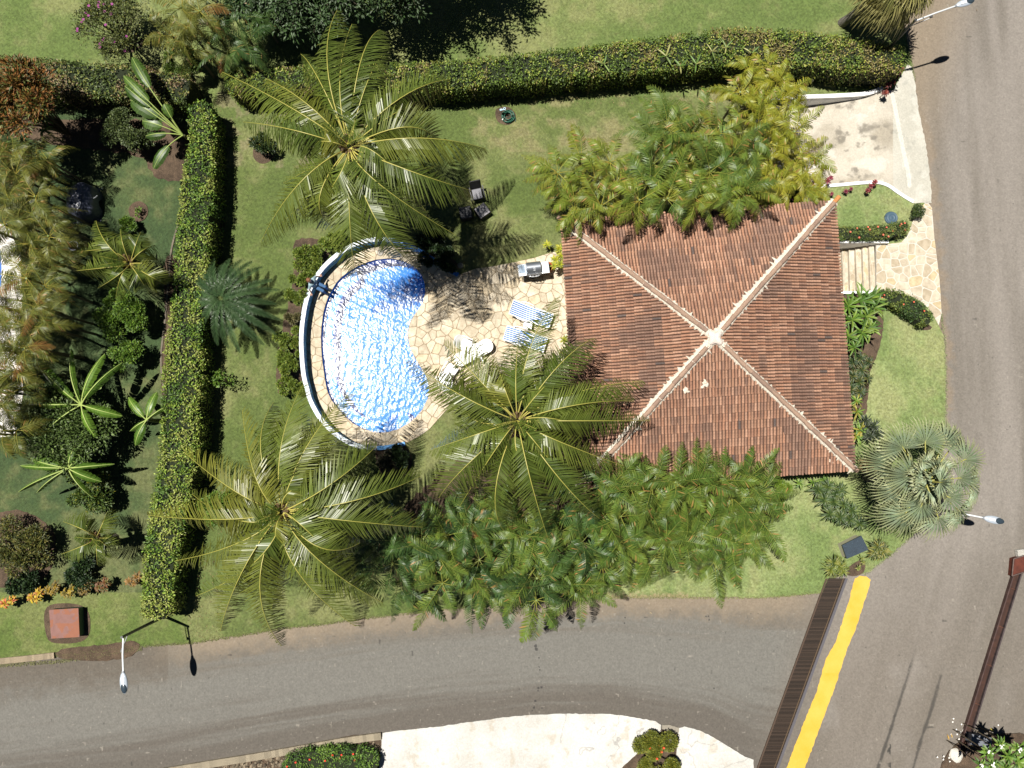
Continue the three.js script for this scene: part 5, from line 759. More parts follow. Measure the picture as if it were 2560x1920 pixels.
bush('shrub', 'tiny bright plant in a round ring of soil on the left lawn', 'plant', 349, 529, 11, 0.4, { cols: bright, leaf: 0.1, n: 70 });
bush('sapling', 'slender bright sapling on the grass right of the long hedge', 'sapling', 560, 951, 30, 1.3, { cols: bright, leaf: 0.1, n: 230, clumps: 9 });
bush('shrub', 'small dark shrub with yellow leaves on the lawn left of the tall palm', 'shrub', 657, 366, 32, 0.9, { cols: [[0.02, 0.04, 0.01], [0.04, 0.065, 0.012], [0.15, 0.14, 0.015]], leaf: 0.13, slim: 0.35, dens: 1.8 });
bush('topiary_ball', 'small clipped ball bush at the corner of the stone walk', 'bush', 2298, 528, 19, 0.75, { cols: [[0.03, 0.055, 0.012], [0.06, 0.095, 0.015], [0.1, 0.12, 0.02]], leaf: 0.05, slim: 0.6, n: 1300, clumps: 26, lo: 0.15 });
[['yellow-green shrub against the upper left of the pool wall', 836, 610, 36], ['bright shrub outside the pool wall, above the seated person', 772, 648, 40], ['bright shrub directly behind the seated person', 754, 690, 34], ['yellow-green shrub below the seated person outside the wall', 742, 737, 28], ['dry low shrub outside the left pool wall', 733, 790, 22], ['bright shrub outside the middle of the left pool wall', 720, 842, 32], ['low shrub left of the pool wall, third from its lower end', 722, 885, 30], ['low shrub left of the pool wall, second from its lower end', 716, 925, 32], ['low shrub left of the pool wall, nearest the palm fronds', 728, 965, 30]].forEach(([l, x, y, R], i) => bush('shrub', l, 'shrub', x, y, R, 0.8, { cols: i === 4 ? [[0.09, 0.085, 0.03], [0.14, 0.12, 0.05]] : [[0.095, 0.145, 0.016], [0.16, 0.205, 0.024], [0.24, 0.26, 0.05]], leaf: 0.085, dens: 1.7, seed: 700 + i }));
bush('shrub', 'dark green shrub at the upper right end of the pool wall', 'shrub', 1082, 622, 44, 1.1, { cols: dark, leaf: 0.09, dens: 1.8 });
bush('shrub', 'dark shrub beside the end of the blue pool wall', 'shrub', 1118, 652, 34, 0.9, { cols: dark, leaf: 0.09, dens: 1.8 });
bush('shrub', 'dark shrub at the lower end of the pool wall', 'shrub', 1002, 1140, 30, 0.9, { cols: dark, leaf: 0.08, dens: 1.6 });
bush('shrub', 'pale dry shrub below the lower end of the pool wall', 'shrub', 975, 1155, 30, 0.7, { cols: [[0.1, 0.09, 0.05], [0.16, 0.14, 0.08], [0.06, 0.08, 0.03]], leaf: 0.07, dens: 1.4 });
bush('shrub', 'lime green bush at the lower eave of the roof', 'shrub', 1946, 1222, 28, 1, { cols: [[0.08, 0.14, 0.012], [0.14, 0.2, 0.015], [0.2, 0.24, 0.03]], leaf: 0.07, dens: 2 });
bush('flowering_shrub', 'dark shrub with purple flowers at the upper eave of the roof', 'shrub', 1985, 492, 46, 1.1, { cols: dark, leaf: 0.07, dens: 2, flowers: [16, [0.28, 0.05, 0.22], 0.06] });
bush('flowering_shrub', 'loose straggling shrub with mauve flowers on the upper left lawn', 'shrub', 278, 62, 92, 2.3, { cols: [[0.07, 0.09, 0.02], [0.12, 0.14, 0.03], [0.2, 0.19, 0.04]], leaf: 0.085, dens: 0.55, clumps: 40, flowers: [26, [0.32, 0.07, 0.25], 0.08] });
bush('flowering_shrub', 'yellow-green shrub with a few red flowers between the two pale pads', 'shrub', 1640, 1893, 56, 0.75, { cols: [[0.1, 0.12, 0.012], [0.17, 0.17, 0.015], [0.24, 0.22, 0.025]], leaf: 0.06, dens: 2, flowers: [5, [0.7, 0.09, 0.03], 0.07] });
bush('shrub', 'low green plants behind the croton row in the lower left', 'shrub', 60, 1458, 40, 0.8, { cols: dark, leaf: 0.11, dens: 1.5 });
bush('shrub', 'dark green shrub left of the hedge end in the lower left', 'shrub', 215, 1435, 42, 0.8, { cols: dark, leaf: 0.11, dens: 1.4 });
bush('shrub', 'leafy vine tangle at the upper end of the long hedge', 'shrub', 452, 155, 44, 1.9, { cols: [[0.06, 0.1, 0.012], [0.1, 0.15, 0.018]], leaf: 0.085, dens: 1.8 });
bush('shrub', 'bright shrub squeezed between the lower left palm and the long hedge', 'shrub', 545, 1262, 48, 1.2, { cols: bright, leaf: 0.09, dens: 1.5 });
// dark tree at the top edge, mostly beyond the frame, that throws the big shadow
{
  const mk = (label, gx, gy, h, R, n, seed, droop) => { const r = RNG(seed), b = P(gx, gy, 0), t = thing('shade_tree', label, 'tree', b), gb = new GB(), tw = new GB(); trunkMesh(V(0, 0, 0), V(0, h * 0.75, 0), 0.26, 0.12, [0.11, 0.085, 0.06], t, 0.4, seed);
    for (let k = 0; k < n; k++) { const a = k * 2.4, q = Math.sqrt((k + 0.5) / n), e = V(Math.cos(a) * R * q * rr(r, 0.8, 1.1), h * rr(r, 0.6, 1) * (1 - 0.25 * q), Math.sin(a) * R * q * rr(r, 0.8, 1.1)), s = V(0, h * rr(r, 0.35, 0.7), 0), m = s.clone().lerp(e, 0.55).add(V(0, 0.5, 0)), cv = new THREE.QuadraticBezierCurve3(s, m, e), pp = cv.getPoints(8); tw.tube(pp, (u) => lerp(0.06, 0.012, u), [0.1, 0.08, 0.055], 4);
      for (let j = 0; j < 420; j++) { const u = lerp(0.35, 1, r()), p = cv.getPoint(u), d = randDir(r); p.addScaledVector(d, rr(r, 0, 0.5)); p.y -= droop * r() * r(); leaf(gb, p, d.setY(d.y - 0.4).normalize(), UP.clone().addScaledVector(randDir(r), 0.8).normalize(), rr(r, 0.14, 0.22), 0.08, mul([0.03, 0.06, 0.016], rr(r, 0.6, 1.6))); } }
    gb.build('crown', leafMat, t); tw.build('branches', barkMat, t); return t; };
  mk('dark tree reaching in from the top edge above the tall palm', 830, 70, 5.5, 2.6, 30, 41, 0.8);
  mk('dark tree at the top edge over the long hedge, mostly cut off', 1010, 10, 6.5, 3.3, 44, 42, 0.5);
  mk('dark tree beyond the top edge left of the tall palm', 700, 62, 5, 2.3, 26, 43, 0.5);
  mk('spreading tree beyond the top edge that shades the upper lawn', 1170, -60, 7, 3.4, 34, 44, 0.3);
}
// tall plants at the far left: mango-like tree with orange panicles
bush('mango_tree', 'tree at the left edge with rust-orange flower sprays among its leaves', 'tree', 34, 238, 92, 4.8, { cols: [[0.20, 0.085, 0.018], [0.085, 0.10, 0.016], [0.15, 0.10, 0.018], [0.045, 0.075, 0.012]], leaf: 0.2, slim: 0.24, dens: 4.2, lo: 0.62, clumps: 34, hc: 4.3, even: 1, seed: 33 });
rosettes('leafy_plant', 'bright whorled plant in the shade below the upper left hedge', 'plant', [[118, 235], [114, 300], [108, 326], [30, 378], [22, 360, 0.8], [60, 350]], { h: 2.2, nl: 16, L: 0.4, w: 0.075, droop: 0.7, cols: [[0.08, 0.14, 0.02], [0.12, 0.18, 0.03]], seed: 34 });
rosettes('croton_row', 'yellow and orange croton bush at the left end of the row', 'croton', [[12, 1508, 1], [30, 1500, .8]], { h: 0.7, nl: 30, L: 0.3, w: 0.09, cols: [[0.42, 0.24, 0.02], [0.4, 0.1, 0.03], [0.3, 0.25, 0.02]], seed: 36, group: 'crotons in the lower left row' });
[[88, 1488, 'golden croton bush second from the left in the row', [[0.42, 0.3, 0.01], [0.36, 0.24, 0.02], [0.3, 0.12, 0.02]]], [130, 1470, 'dark gold croton bush third from the left in the row', [[0.2, 0.13, 0.01], [0.12, 0.09, 0.015]]], [172, 1477, 'olive-gold croton bush in the middle of the row', [[0.24, 0.17, 0.015], [0.12, 0.1, 0.02]]], [212, 1470, 'bronze croton bush fifth from the left in the row', [[0.15, 0.1, 0.015], [0.1, 0.07, 0.02]]], [255, 1462, 'brown-red croton bush sixth from the left in the row', [[0.14, 0.06, 0.02], [0.1, 0.08, 0.02]]], [333, 1448, 'orange croton bush next to the long hedge', [[0.22, 0.12, 0.03], [0.13, 0.09, 0.03]]]].forEach(([x, y, l, cols], i) => rosettes('croton', l, 'croton', [[x - 9, y + 6], [x + 9, y - 6], [x + 3, y + 10, 0.8]], { h: 0.7, nl: 28, L: 0.28, w: 0.08, cols, seed: 370 + i, group: 'crotons in the lower left row' }));
rosettes('strap_plant', 'clump of long bright green leaves against the right eave of the roof', 'leafy plant', [[2120, 765, 1.2], [2150, 752, 1.25], [2175, 745, 1.2], [2130, 800], [2165, 790, 1.1], [2120, 840], [2155, 832], [2185, 770, 1.1], [2135, 868, 0.8], [2175, 820, .9]], { h: 1.7, nl: 19, L: 0.72, w: 0.085, droop: 0.35, cols: [[0.05, 0.11, 0.012], [0.09, 0.165, 0.018], [0.14, 0.21, 0.03]], seed: 40 });
rosettes('strap_plant', 'dark spiky plants along the right eave above the fan palm', 'leafy plant', [[2130, 905], [2150, 895], [2155, 925], [2132, 940], [2148, 955], [2128, 975], [2172, 905, .8], [2150, 980], [2168, 945, .8]], { h: 0.9, nl: 40, L: 0.46, w: 0.05, cols: [[0.02, 0.04, 0.012], [0.035, 0.06, 0.016], [0.08, 0.085, 0.02]], seed: 42 });
rosettes('strap_plant', 'bright lily-like plant at the right eave just above the fan palm', 'leafy plant', [[2140, 1002], [2142, 1030], [2150, 1075, 1.2], [2140, 1090, 1.1]], { h: 0.9, nl: 16, L: 0.46, w: 0.06, cols: [[0.07, 0.14, 0.015], [0.12, 0.2, 0.025], [0.22, 0.2, 0.02]], seed: 43 });
rosettes('strap_plant', 'dark purple-green spiky plants between the eave and the fan palm', 'leafy plant', [[2165, 1052], [2185, 1065], [2175, 1090], [2195, 1085], [2160, 1080]], { h: 0.9, nl: 38, L: 0.42, w: 0.045, cols: [[0.02, 0.03, 0.014], [0.03, 0.045, 0.016]], seed: 44 });
rosettes('strap_plant', 'broad dark clump of spiky leaves below the lower right roof corner', 'leafy plant', [[2045, 1225], [2070, 1218], [2100, 1225], [2060, 1250], [2085, 1255], [2110, 1262], [2075, 1285], [2100, 1292], [2125, 1300], [2130, 1275], [2090, 1235], [2150, 1310]], { h: 0.9, nl: 44, L: 0.5, w: 0.055, cols: [[0.03, 0.06, 0.012], [0.04, 0.07, 0.016], [0.07, 0.1, 0.02]], seed: 45 });
rosettes('strap_plant', 'bright green lily clump under the lower eave near the roof corner', 'leafy plant', [[2062, 1203, 1.1], [2035, 1205], [1998, 1208, .8]], { h: 0.7, nl: 15, L: 0.46, w: 0.055, cols: [[0.07, 0.14, 0.015], [0.13, 0.2, 0.025]], seed: 46 });
rosettes('strap_plant', 'spiky plant between the fan palm and the dark slab, beside the road', 'leafy plant', [[2195, 1368], [2206, 1378], [2190, 1382, .8]], { h: 0.7, nl: 48, L: 0.55, w: 0.05, cols: [[0.05, 0.07, 0.015], [0.09, 0.11, 0.02], [0.17, 0.16, 0.03]], seed: 47 });
rosettes('strap_plant', 'spiky green bush at the upper end of the long drain grate', 'leafy plant', [[2085, 1408], [2100, 1415], [2078, 1424], [2108, 1428, .8]], { h: 0.6, nl: 48, L: 0.48, w: 0.045, cols: [[0.06, 0.09, 0.015], [0.11, 0.14, 0.02], [0.16, 0.17, 0.03]], seed: 48 });
rosettes('strap_plant', 'small light plant in bare soil beside the dark slab', 'leafy plant', [[2154, 1396, .7], [2146, 1420, .7], [2158, 1406, .6]], { h: 0.35, nl: 12, L: 0.28, w: 0.06, cols: [[0.1, 0.14, 0.02], [0.2, 0.2, 0.05]], seed: 49 });
rosettes('croton', 'bright yellow croton at the left wall of the house beside the grill', 'croton', [[1398, 622], [1404, 640], [1390, 648], [1402, 660, .9], [1386, 664, .8]], { h: 1.1, nl: 26, L: 0.3, w: 0.07, cols: [[0.26, 0.27, 0.015], [0.32, 0.31, 0.02], [0.16, 0.2, 0.015]], seed: 50 });
rosettes('croton', 'single bright yellow croton standing in the lawn edge near the grill', 'croton', [[1368, 611, 1]], { h: 0.7, nl: 18, L: 0.26, w: 0.05, cols: [[0.3, 0.33, 0.02], [0.4, 0.38, 0.03]], seed: 51 });
rosettes('croton', 'yellow shrub against the left eave beside the middle coconut palm', 'croton', [[1412, 850], [1425, 868], [1408, 880]], { h: 1.2, nl: 24, L: 0.26, w: 0.06, cols: [[0.26, 0.26, 0.02], [0.14, 0.17, 0.02]], seed: 52 });
rosettes('red_plant', 'dark red leafy plant at the corner of drive, hedge and road', 'red plant', [[2215, 195], [2222, 212], [2214, 232], [2232, 205], [2248, 180, .8], [2240, 190, .8], [2256, 172, .7]], { h: 0.6, nl: 34, L: 0.2, w: 0.06, cols: [[0.12, 0.02, 0.014], [0.18, 0.035, 0.02], [0.08, 0.015, 0.012]], seed: 53 });
rosettes('red_plant', 'dark red plant on the small front lawn behind the white curved wall', 'red plant', [[2178, 465, .9], [2188, 455, .9], [2170, 476, .8]], { h: 0.5, nl: 28, L: 0.19, w: 0.05, cols: [[0.13, 0.015, 0.02], [0.2, 0.03, 0.03]], seed: 54 });
rosettes('red_plant', 'red plants beside the drive at the palm clump', 'red plant', [[2038, 448], [2030, 462], [2050, 462, .8], [2070, 452, 1], [2078, 444, .8]], { h: 0.5, nl: 26, L: 0.19, w: 0.055, cols: [[0.13, 0.015, 0.03], [0.22, 0.03, 0.05]], seed: 55 });
rosettes('red_plant', 'three low red plants along the foot of the white curved wall', 'red plant', [[2055, 482, .8], [2080, 484, .7], [2115, 478, .9], [2128, 472, .7]], { h: 0.35, nl: 22, L: 0.18, w: 0.05, cols: [[0.13, 0.015, 0.03], [0.2, 0.03, 0.05]], seed: 56 });
rosettes('plumeria', 'plumeria with white flowers in the lower right corner', 'shrub', [[2470, 1880], [2500, 1862], [2520, 1890], [2545, 1872], [2480, 1910], [2515, 1920], [2545, 1905], [2565, 1885], [2452, 1912], [2560, 1925]], { h: 2.6, nl: 22, L: 0.42, w: 0.1, droop: 0.4, cols: [[0.05, 0.11, 0.012], [0.09, 0.17, 0.018], [0.13, 0.2, 0.03]], flower: [0.55, [0.8, 0.78, 0.74]], seed: 57 });
rosettes('leafy_plant', 'shade plants fallen across the top hedge, a few long pale leaves', 'leafy plant', [[1510, 160, .8], [1665, 140], [1700, 165, .9], [1740, 160], [1780, 128, .7], [1815, 118, .8], [1880, 132, .8]], { h: 1.95, nl: 5, L: 0.62, w: 0.08, droop: 0.12, cols: [[0.08, 0.15, 0.025], [0.14, 0.2, 0.05], [0.24, 0.24, 0.08]], seed: 58 });
// banana plants and the paddle-leaved plant
banana('banana_plant', 'largest banana plant in the left garden with eight long leaves', 203, 1012, 2.4, [[92, 896], [178, 872, 0.2, 1.1], [262, 884], [306, 906, 0.26, 0.9], [306, 1040], [112, 1086, 0.22, 1.1], [242, 1096], [58, 1014, 0.22, 1.0], [186, 985, .2, .7]], 11);
banana('banana_plant', 'banana plant lowest in the left garden, leaves spread like a star', 171, 1171, 2.2, [[76, 1146], [50, 1164, 0.16], [46, 1230, 0.2, 1.2], [92, 1232, 0.18, 1.1], [195, 1104], [242, 1160, 0.16], [286, 1160, 0.14], [230, 1243, 0.2, 1.2], [254, 1204], [205, 1140, .2, .6]], 12);
banana('banana_plant', 'small banana plant close against the long hedge', 367, 1050, 1.7, [[321, 993, 0.2, 0.4], [392, 980, 0.2, 0.5], [424, 1012, 0.18, 1.2], [338, 1114, 0.22, 0.5], [325, 1078, .18, .9]], 13);
banana('paddle_plant', 'tall plant with big dark paddle leaves beside the hedge corner', 458, 338, 1.6, [[330, 143, 0.27, 0.45, 1.2, 0.55], [309, 190, 0.24, 0.5, 1.2, .5], [312, 215, 0.28, 0.4, 1.1, .5], [328, 250, 0.34, 0.15, 0.9, 0.42], [356, 302, 0.3, 0.15, 0.6, 0.45], [364, 340, 0.26, 0.5, 0.3, .4], [384, 422, 0.24, 0.3, 0.2, 0.4], [410, 260, .25, .6, 1, .5]], 14, { cat: 'plant', tear: 0.16, base: [470, 345], mat: std({ roughness: 0.42, color: new THREE.Color().setRGB(0.55, 0.56, 0.7) }) });
// ---------- street lamps ----------
function lamp(label, basePx, topPx, headPx) {
  const h = 3.8, b = P(...topPx, h).setY(0), t = thing('street_lamp', label, 'street lamp', b, 0, 'street lamps'), metal = std({ roughness: 0.45, metalness: 0.3 }), L = (p) => p.clone().sub(b);
  const po = new GB(); po.tube([V(0, 0, 0), V(0, 2, 0), V(0, h + 0.1, 0)], (q) => lerp(0.075, 0.055, q), [0.07, 0.072, 0.075], 10); po.add(new THREE.CylinderGeometry(0.1, 0.13, 0.18, 12), new THREE.Matrix4().setPosition(0, 0.09, 0), [0.07, 0.07, 0.07]); po.build('pole', metal, t);
  const e = L(P(...headPx, h + 0.25)), d = e.clone().setY(0).normalize(), s = V(-d.z, 0, d.x), len = e.clone().setY(0).length(), A = V(0, h - 0.05, 0), B = d.clone().multiplyScalar(len - 0.42).setY(h + 0.2);
  const ar = new GB(); ar.tube([A, A.clone().lerp(B, 0.5).add(V(0, 0.05, 0)), B], 0.04, [0.62, 0.64, 0.66], 8); ar.tube([V(0, h - 0.45, 0).addScaledVector(s, .01), A.clone().lerp(B, 0.42).addScaledVector(s, 0.1)], 0.02, [0.55, 0.56, 0.58], 6); ar.build('arm', metal, t);
  const br = new GB(); br.box(...A.clone().lerp(B, 0.4).addScaledVector(s, 0.05).toArray(), 0.12, 0.06, 0.12, [0.08, 0.08, 0.08]); br.build('clamp', metal, t);
  const hd = new GB(), head = new THREE.SphereGeometry(1, 20, 12), q = new THREE.Quaternion().setFromUnitVectors(V(1, 0, 0), d); hd.add(head, new THREE.Matrix4().compose(B.clone().addScaledVector(d, 0.42).add(V(0, 0.03, 0)), q, V(0.43, 0.085, 0.16)), [0.42, 0.47, 0.54]); hd.tube([B.clone().addScaledVector(d, -0.05), B.clone().addScaledVector(d, 0.14)], 0.065, [0.3, 0.32, 0.35], 8); hd.build('lamp_head', std({ roughness: 0.35, metalness: 0.2 }), t);
  const pc = new GB(); pc.add(new RoundedBoxGeometry(0.26, 0.03, 0.11, 2, 0.012), new THREE.Matrix4().compose(B.clone().addScaledVector(d, 0.3).add(V(0, 0.12, 0)), q, V(1, 1, 1)), [0.8, 0.82, 0.84]); pc.build('control_box', metal, t);
  const gl = new GB(); gl.add(head, new THREE.Matrix4().compose(B.clone().addScaledVector(d, 0.58).add(V(0, 0.045, 0)), q, V(0.25, 0.085, 0.13)), [0.03, 0.045, 0.06]); gl.build('photocell_cover', std({ roughness: 0.25 }), t);
}
lamp('street lamp at the end of the long hedge over the lower road', null, [307, 1592], [309, 1708]);
lamp('street lamp behind the leaning fan palm at the upper right corner', null, [2287, 52], [2414, 6]);
lamp('street lamp whose pale head pokes out beside the grey-green fan palm', null, [2396, 1282], [2486, 1300]);

// ---------- striped sun loungers ----------
const clothTex = tex(128, 128, (i, j) => { const k = 0.9 + 0.1 * (((i >> 1) + (j >> 1)) & 1); return [k, k, k]; }); clothTex.repeat.set(64 / 0.4, 48 / 0.4);
function lounger(label, px, py, ang, back) {
  const h = 0.38, c = P(px, py, h), t = thing('sun_lounger', label, 'sun lounger', V(c.x, 0.07, c.z), -ang, 'blue striped sun loungers'), wm = std({ roughness: 0.4 });
  const prof = back ? [[-0.95, 0.62], [-0.45, 0.42], [-0.2, 0.33], [0.4, 0.33], [1.0, 0.33]] : [[-0.95, 0.4], [-0.45, 0.36], [0.4, 0.33], [1.0, 0.33]], N = 15, w = 0.68, cl = new GB(), cv = crv(prof.map(([x, y]) => V(x, y, 0)), 16);
  for (let k = 0; k < N; k++) { const z0 = -w / 2 + k / N * w, z1 = -w / 2 + (k + 1) / N * w, col = k % 2 ? [0.035, 0.15, 0.46] : [0.74, 0.78, 0.84]; for (let i = 0; i < cv.length - 1; i++) { const a = cv[i], b = cv[i + 1], sag = (z) => -0.03 * (1 - (2 * z / w) ** 2); cl.quad(V(a.x, a.y + sag(z0), z0), V(a.x, a.y + sag(z1), z1), V(b.x, b.y + sag(z1), z1), V(b.x, b.y + sag(z0), z0), col); } }
  cl.build('striped_cloth', std({ roughness: 0.9, map: clothTex }), t);
  const fr = new GB(); for (const s of [-1, 1]) fr.tube(cv.map((p) => p.clone().setZ(s * (w / 2 + 0.01))), 0.018, [0.78, 0.79, 0.8], 6); for (const q of [cv[0], cv[cv.length - 1]]) fr.tube([q.clone().setZ(-w / 2), q.clone().setZ(w / 2)], 0.018, [0.78, 0.79, 0.8], 6); fr.build('frame', wm, t);
  for (const x of [-0.4, 0.75]) for (const s of [-1, 1]) { const g = new GB(); g.tube([V(x, 0.33, s * w / 2), V(x + 0.06, 0, s * (w / 2 + 0.02))], 0.018, [0.78, 0.79, 0.8], 6); g.build('leg', wm, t); }
  for (const s of [-1, 1]) { const g = new GB(); g.tube(crv([V(-0.62, 0.5, s * w / 2), V(-0.52, 0.56, s * (w / 2 + .06)), V(-0.2, 0.57, s * (w / 2 + 0.08)), V(0.02, 0.54, s * (w / 2 + .05)), V(0.06, 0.36, s * w / 2)], 12), 0.024, [0.8, 0.8, 0.8], 6); g.build('armrest', wm, t); }
}
lounger('blue and white striped lounger nearer the grill with its back raised', 1327, 786, 0.33, true);
lounger('blue and white striped lounger lying flat nearer the white chairs', 1312, 847, 0.3, false);
{ const c = P(1320, 811, 0.42), t = thing('side_table', 'small square white table between the two striped loungers', 'table', V(c.x, 0.07, c.z), -0.2), m = std({ roughness: 0.4 }); const g = new GB(); g.box(0, 0.36, 0, 0.4, 0.03, 0.4, [0.8, 0.8, 0.8], 0, 0.012); g.build('table_top', m, t); for (const x of [-1, 1]) for (const z of [-1, 1]) { const l = new GB(); l.tube([V(x * 0.16, 0.35, z * 0.16), V(x * 0.18, 0, z * 0.18)], 0.02, [0.78, 0.78, 0.78], 6); l.build('leg', m, t); } }
// white moulded garden chairs
function plasticChair(label, px, py, ang, group) {
  const c = P(px, py, 0.42), t = thing('plastic_chair', label, 'chair', V(c.x, 0.07, c.z), -ang, group), m = std({ roughness: 0.35 }), W = [0.8, 0.8, 0.8];
  const sheet = (pts, name) => { const s = new THREE.Shape(pts.map(([x, y]) => new THREE.Vector2(x, y))); return new THREE.ExtrudeGeometry(s, { depth: 0.02, bevelEnabled: true, bevelSize: 0.012, bevelThickness: 0.01, bevelSegments: 2, steps: 1 }); };
  const round = (w, d, r, n = 8) => { const o = []; for (const [cx, cy, a0] of [[w / 2 - r, d / 2 - r, 0], [-w / 2 + r, d / 2 - r, Math.PI / 2], [-w / 2 + r, -d / 2 + r, Math.PI], [w / 2 - r, -d / 2 + r, Math.PI * 1.5]]) for (let k = 0; k <= n; k++) { const a = a0 + k / n * Math.PI / 2; o.push([cx + r * Math.cos(a), cy + r * Math.sin(a)]); } return o; };
  const se = new GB(); se.add(sheet(round(0.52, 0.48, 0.14)), new THREE.Matrix4().makeRotationX(-Math.PI / 2).setPosition(0, 0.42, 0), W); se.build('seat', m, t);
  const ba = new GB(); ba.add(sheet(round(0.56, 0.5, 0.25)), new THREE.Matrix4().makeRotationFromEuler(new THREE.Euler(0, Math.PI / 2, 0)).premultiply(new THREE.Matrix4().makeRotationZ(-0.75)).setPosition(0.36, 0.6, 0), W); ba.build('backrest', m, t);
  for (const s of [-1, 1]) { const a = new GB(); a.tube(crv([V(-0.26, 0.44, s * 0.27), V(-0.25, 0.62, s * 0.3), V(0.0, 0.66, s * 0.31), V(0.3, 0.66, s * 0.29)], 10), 0.028, W, 7); a.build('armrest', m, t); for (const x of [-1, 1]) { const l = new GB(); l.tube([V(x * 0.2, 0.43, s * 0.22), V(x * 0.26, 0, s * 0.27)], 0.026, W, 6); l.build('leg', m, t); } }
}
// long white plastic lounger, rounded head end towards the house, hinge bar across
{
  const c = P(1192, 878, 0.34), t = thing('plastic_lounger', 'white moulded plastic lounger with a rounded head rest, partly under a palm frond', 'sun lounger', V(c.x, 0.07, c.z), 0.47), m = std({ roughness: 0.35 }), W = [0.8, 0.8, 0.8];
  const body = (x0, x1, r0, r1, y, tilt, name) => { const s = new THREE.Shape(), w = 0.31; s.moveTo(x0 + r0, -w); s.lineTo(x1 - r1, -w); s.absarc(x1 - r1, -w + r1, r1, -Math.PI / 2, 0, false); s.lineTo(x1, w - r1); s.absarc(x1 - r1, w - r1, r1, 0, Math.PI / 2, false); s.lineTo(x0 + r0, w); s.absarc(x0 + r0, w - r0, r0, Math.PI / 2, Math.PI, false); s.lineTo(x0, -w + r0); s.absarc(x0 + r0, -w + r0, r0, Math.PI, Math.PI * 1.5, false); const g = new GB(); g.add(new THREE.ExtrudeGeometry(s, { depth: 0.035, bevelEnabled: true, bevelSize: 0.015, bevelThickness: 0.015, bevelSegments: 2, curveSegments: 8 }), new THREE.Matrix4().makeRotationFromEuler(new THREE.Euler(-Math.PI / 2, 0, 0)).premultiply(new THREE.Matrix4().makeRotationZ(tilt)).setPosition(0, y, 0), W); for (const z of [-0.13, 0, 0.13]) g.box(lerp(x0, x1, .5), y + 0.055 + Math.sin(tilt) * lerp(x0, x1, .5), z, Math.abs(x1 - x0) * 0.6, 0.012, 0.03, [0.74, 0.74, 0.74], 0, 0.004); return g.build(name, m, t); };
  body(0.06, 0.8, 0.04, 0.28, 0.3, 0.16, 'backrest'); body(-1.1, 0.02, 0.22, 0.04, 0.3, 0, 'seat');
  const b = new GB(); b.box(0.03, 0.4, 0.12, 0.1, 0.06, 1.0, W, 0, 0.02); b.build('arm_bar', m, t);
  for (const x of [-0.85, 0.5]) for (const z of [-0.25, 0.25]) { const l = new GB(); l.box(x, 0.15, z, 0.07, 0.3, 0.05, W, 0, 0.015); l.build('leg', m, t); }
}
plasticChair('white plastic chair under the frond tips beside the pool edge', 1126, 925, 2.2, 'white plastic chairs');
plasticChair('white plastic chair nearest the pool coping, half hidden by a frond', 1112, 950, 1.2, 'white plastic chairs');
plasticChair('white plastic chair with a rounded back behind the plastic lounger', 1165, 862, 3.6, 'white plastic chairs');
// ---------- wicker lawn furniture ----------
const wickerT = tex(128, 128, (i, j) => { const k = ((i >> 3) + (j >> 3)) & 1 ? 1 : 0.62; return [k, k, k]; }); wickerT.repeat.set(64 / 0.35, 48 / 0.35);
const wick = std({ roughness: 0.6, map: wickerT });
{
  const c = P(1193, 484, 0.4), t = thing('wicker_armchair', 'black wicker armchair with open side arms on the lawn', 'chair', V(c.x, 0.03, c.z), 0.22), K = [0.02, 0.02, 0.022];
  const bk = new GB(); bk.add(new RoundedBoxGeometry(0.52, 0.72, 0.06, 2, 0.025), new THREE.Matrix4().makeRotationX(-0.28).setPosition(0, 0.62, -0.33), [0.015, 0.015, 0.016]); bk.build('backrest', wick, t);
  const se = new GB(); se.box(0, 0.34, 0.02, 0.5, 0.1, 0.56, K, 0, 0.03); se.build('seat', wick, t);
  const cu = new GB(); cu.box(0, 0.42, 0.04, 0.46, 0.09, 0.5, [0.10, 0.10, 0.12], 0, 0.035); cu.build('cushion', std({ roughness: 0.45 }), t);
  for (const s of [-1, 1]) { const a = new GB(); a.box(s * 0.31, 0.56, 0.02, 0.06, 0.035, 0.62, [0.12, 0.12, 0.12], 0, 0.012); a.build('armrest', wick, t); for (const z of [-0.27, 0.29]) { const l = new GB(); l.box(s * 0.31, 0.28, z, 0.05, 0.56, 0.05, K, 0, 0.01); l.build('leg', wick, t); } }
}
const footstool = (label, px, py, a, top) => { const c = P(px, py, 0.4), t = thing('footstool', label, 'footstool', V(c.x, 0.03, c.z), a), g = new GB(); g.box(0, 0.2, 0, 0.58, 0.36, 0.58, [0.02, 0.02, 0.022], 0, 0.02); g.build('base', wick, t); const q = new GB(); q.box(0, 0.41, 0, 0.56, 0.07, 0.56, top, 0, 0.03); q.build('cushion', std({ roughness: 0.5 }), t); };
footstool('square black wicker footstool with a grey cushion, catching the sun', 1206, 527, 0.62, [0.20, 0.19, 0.21]);
footstool('square black footstool in the shade of the tall palm', 1164, 532, 0.2, [0.035, 0.037, 0.045]);
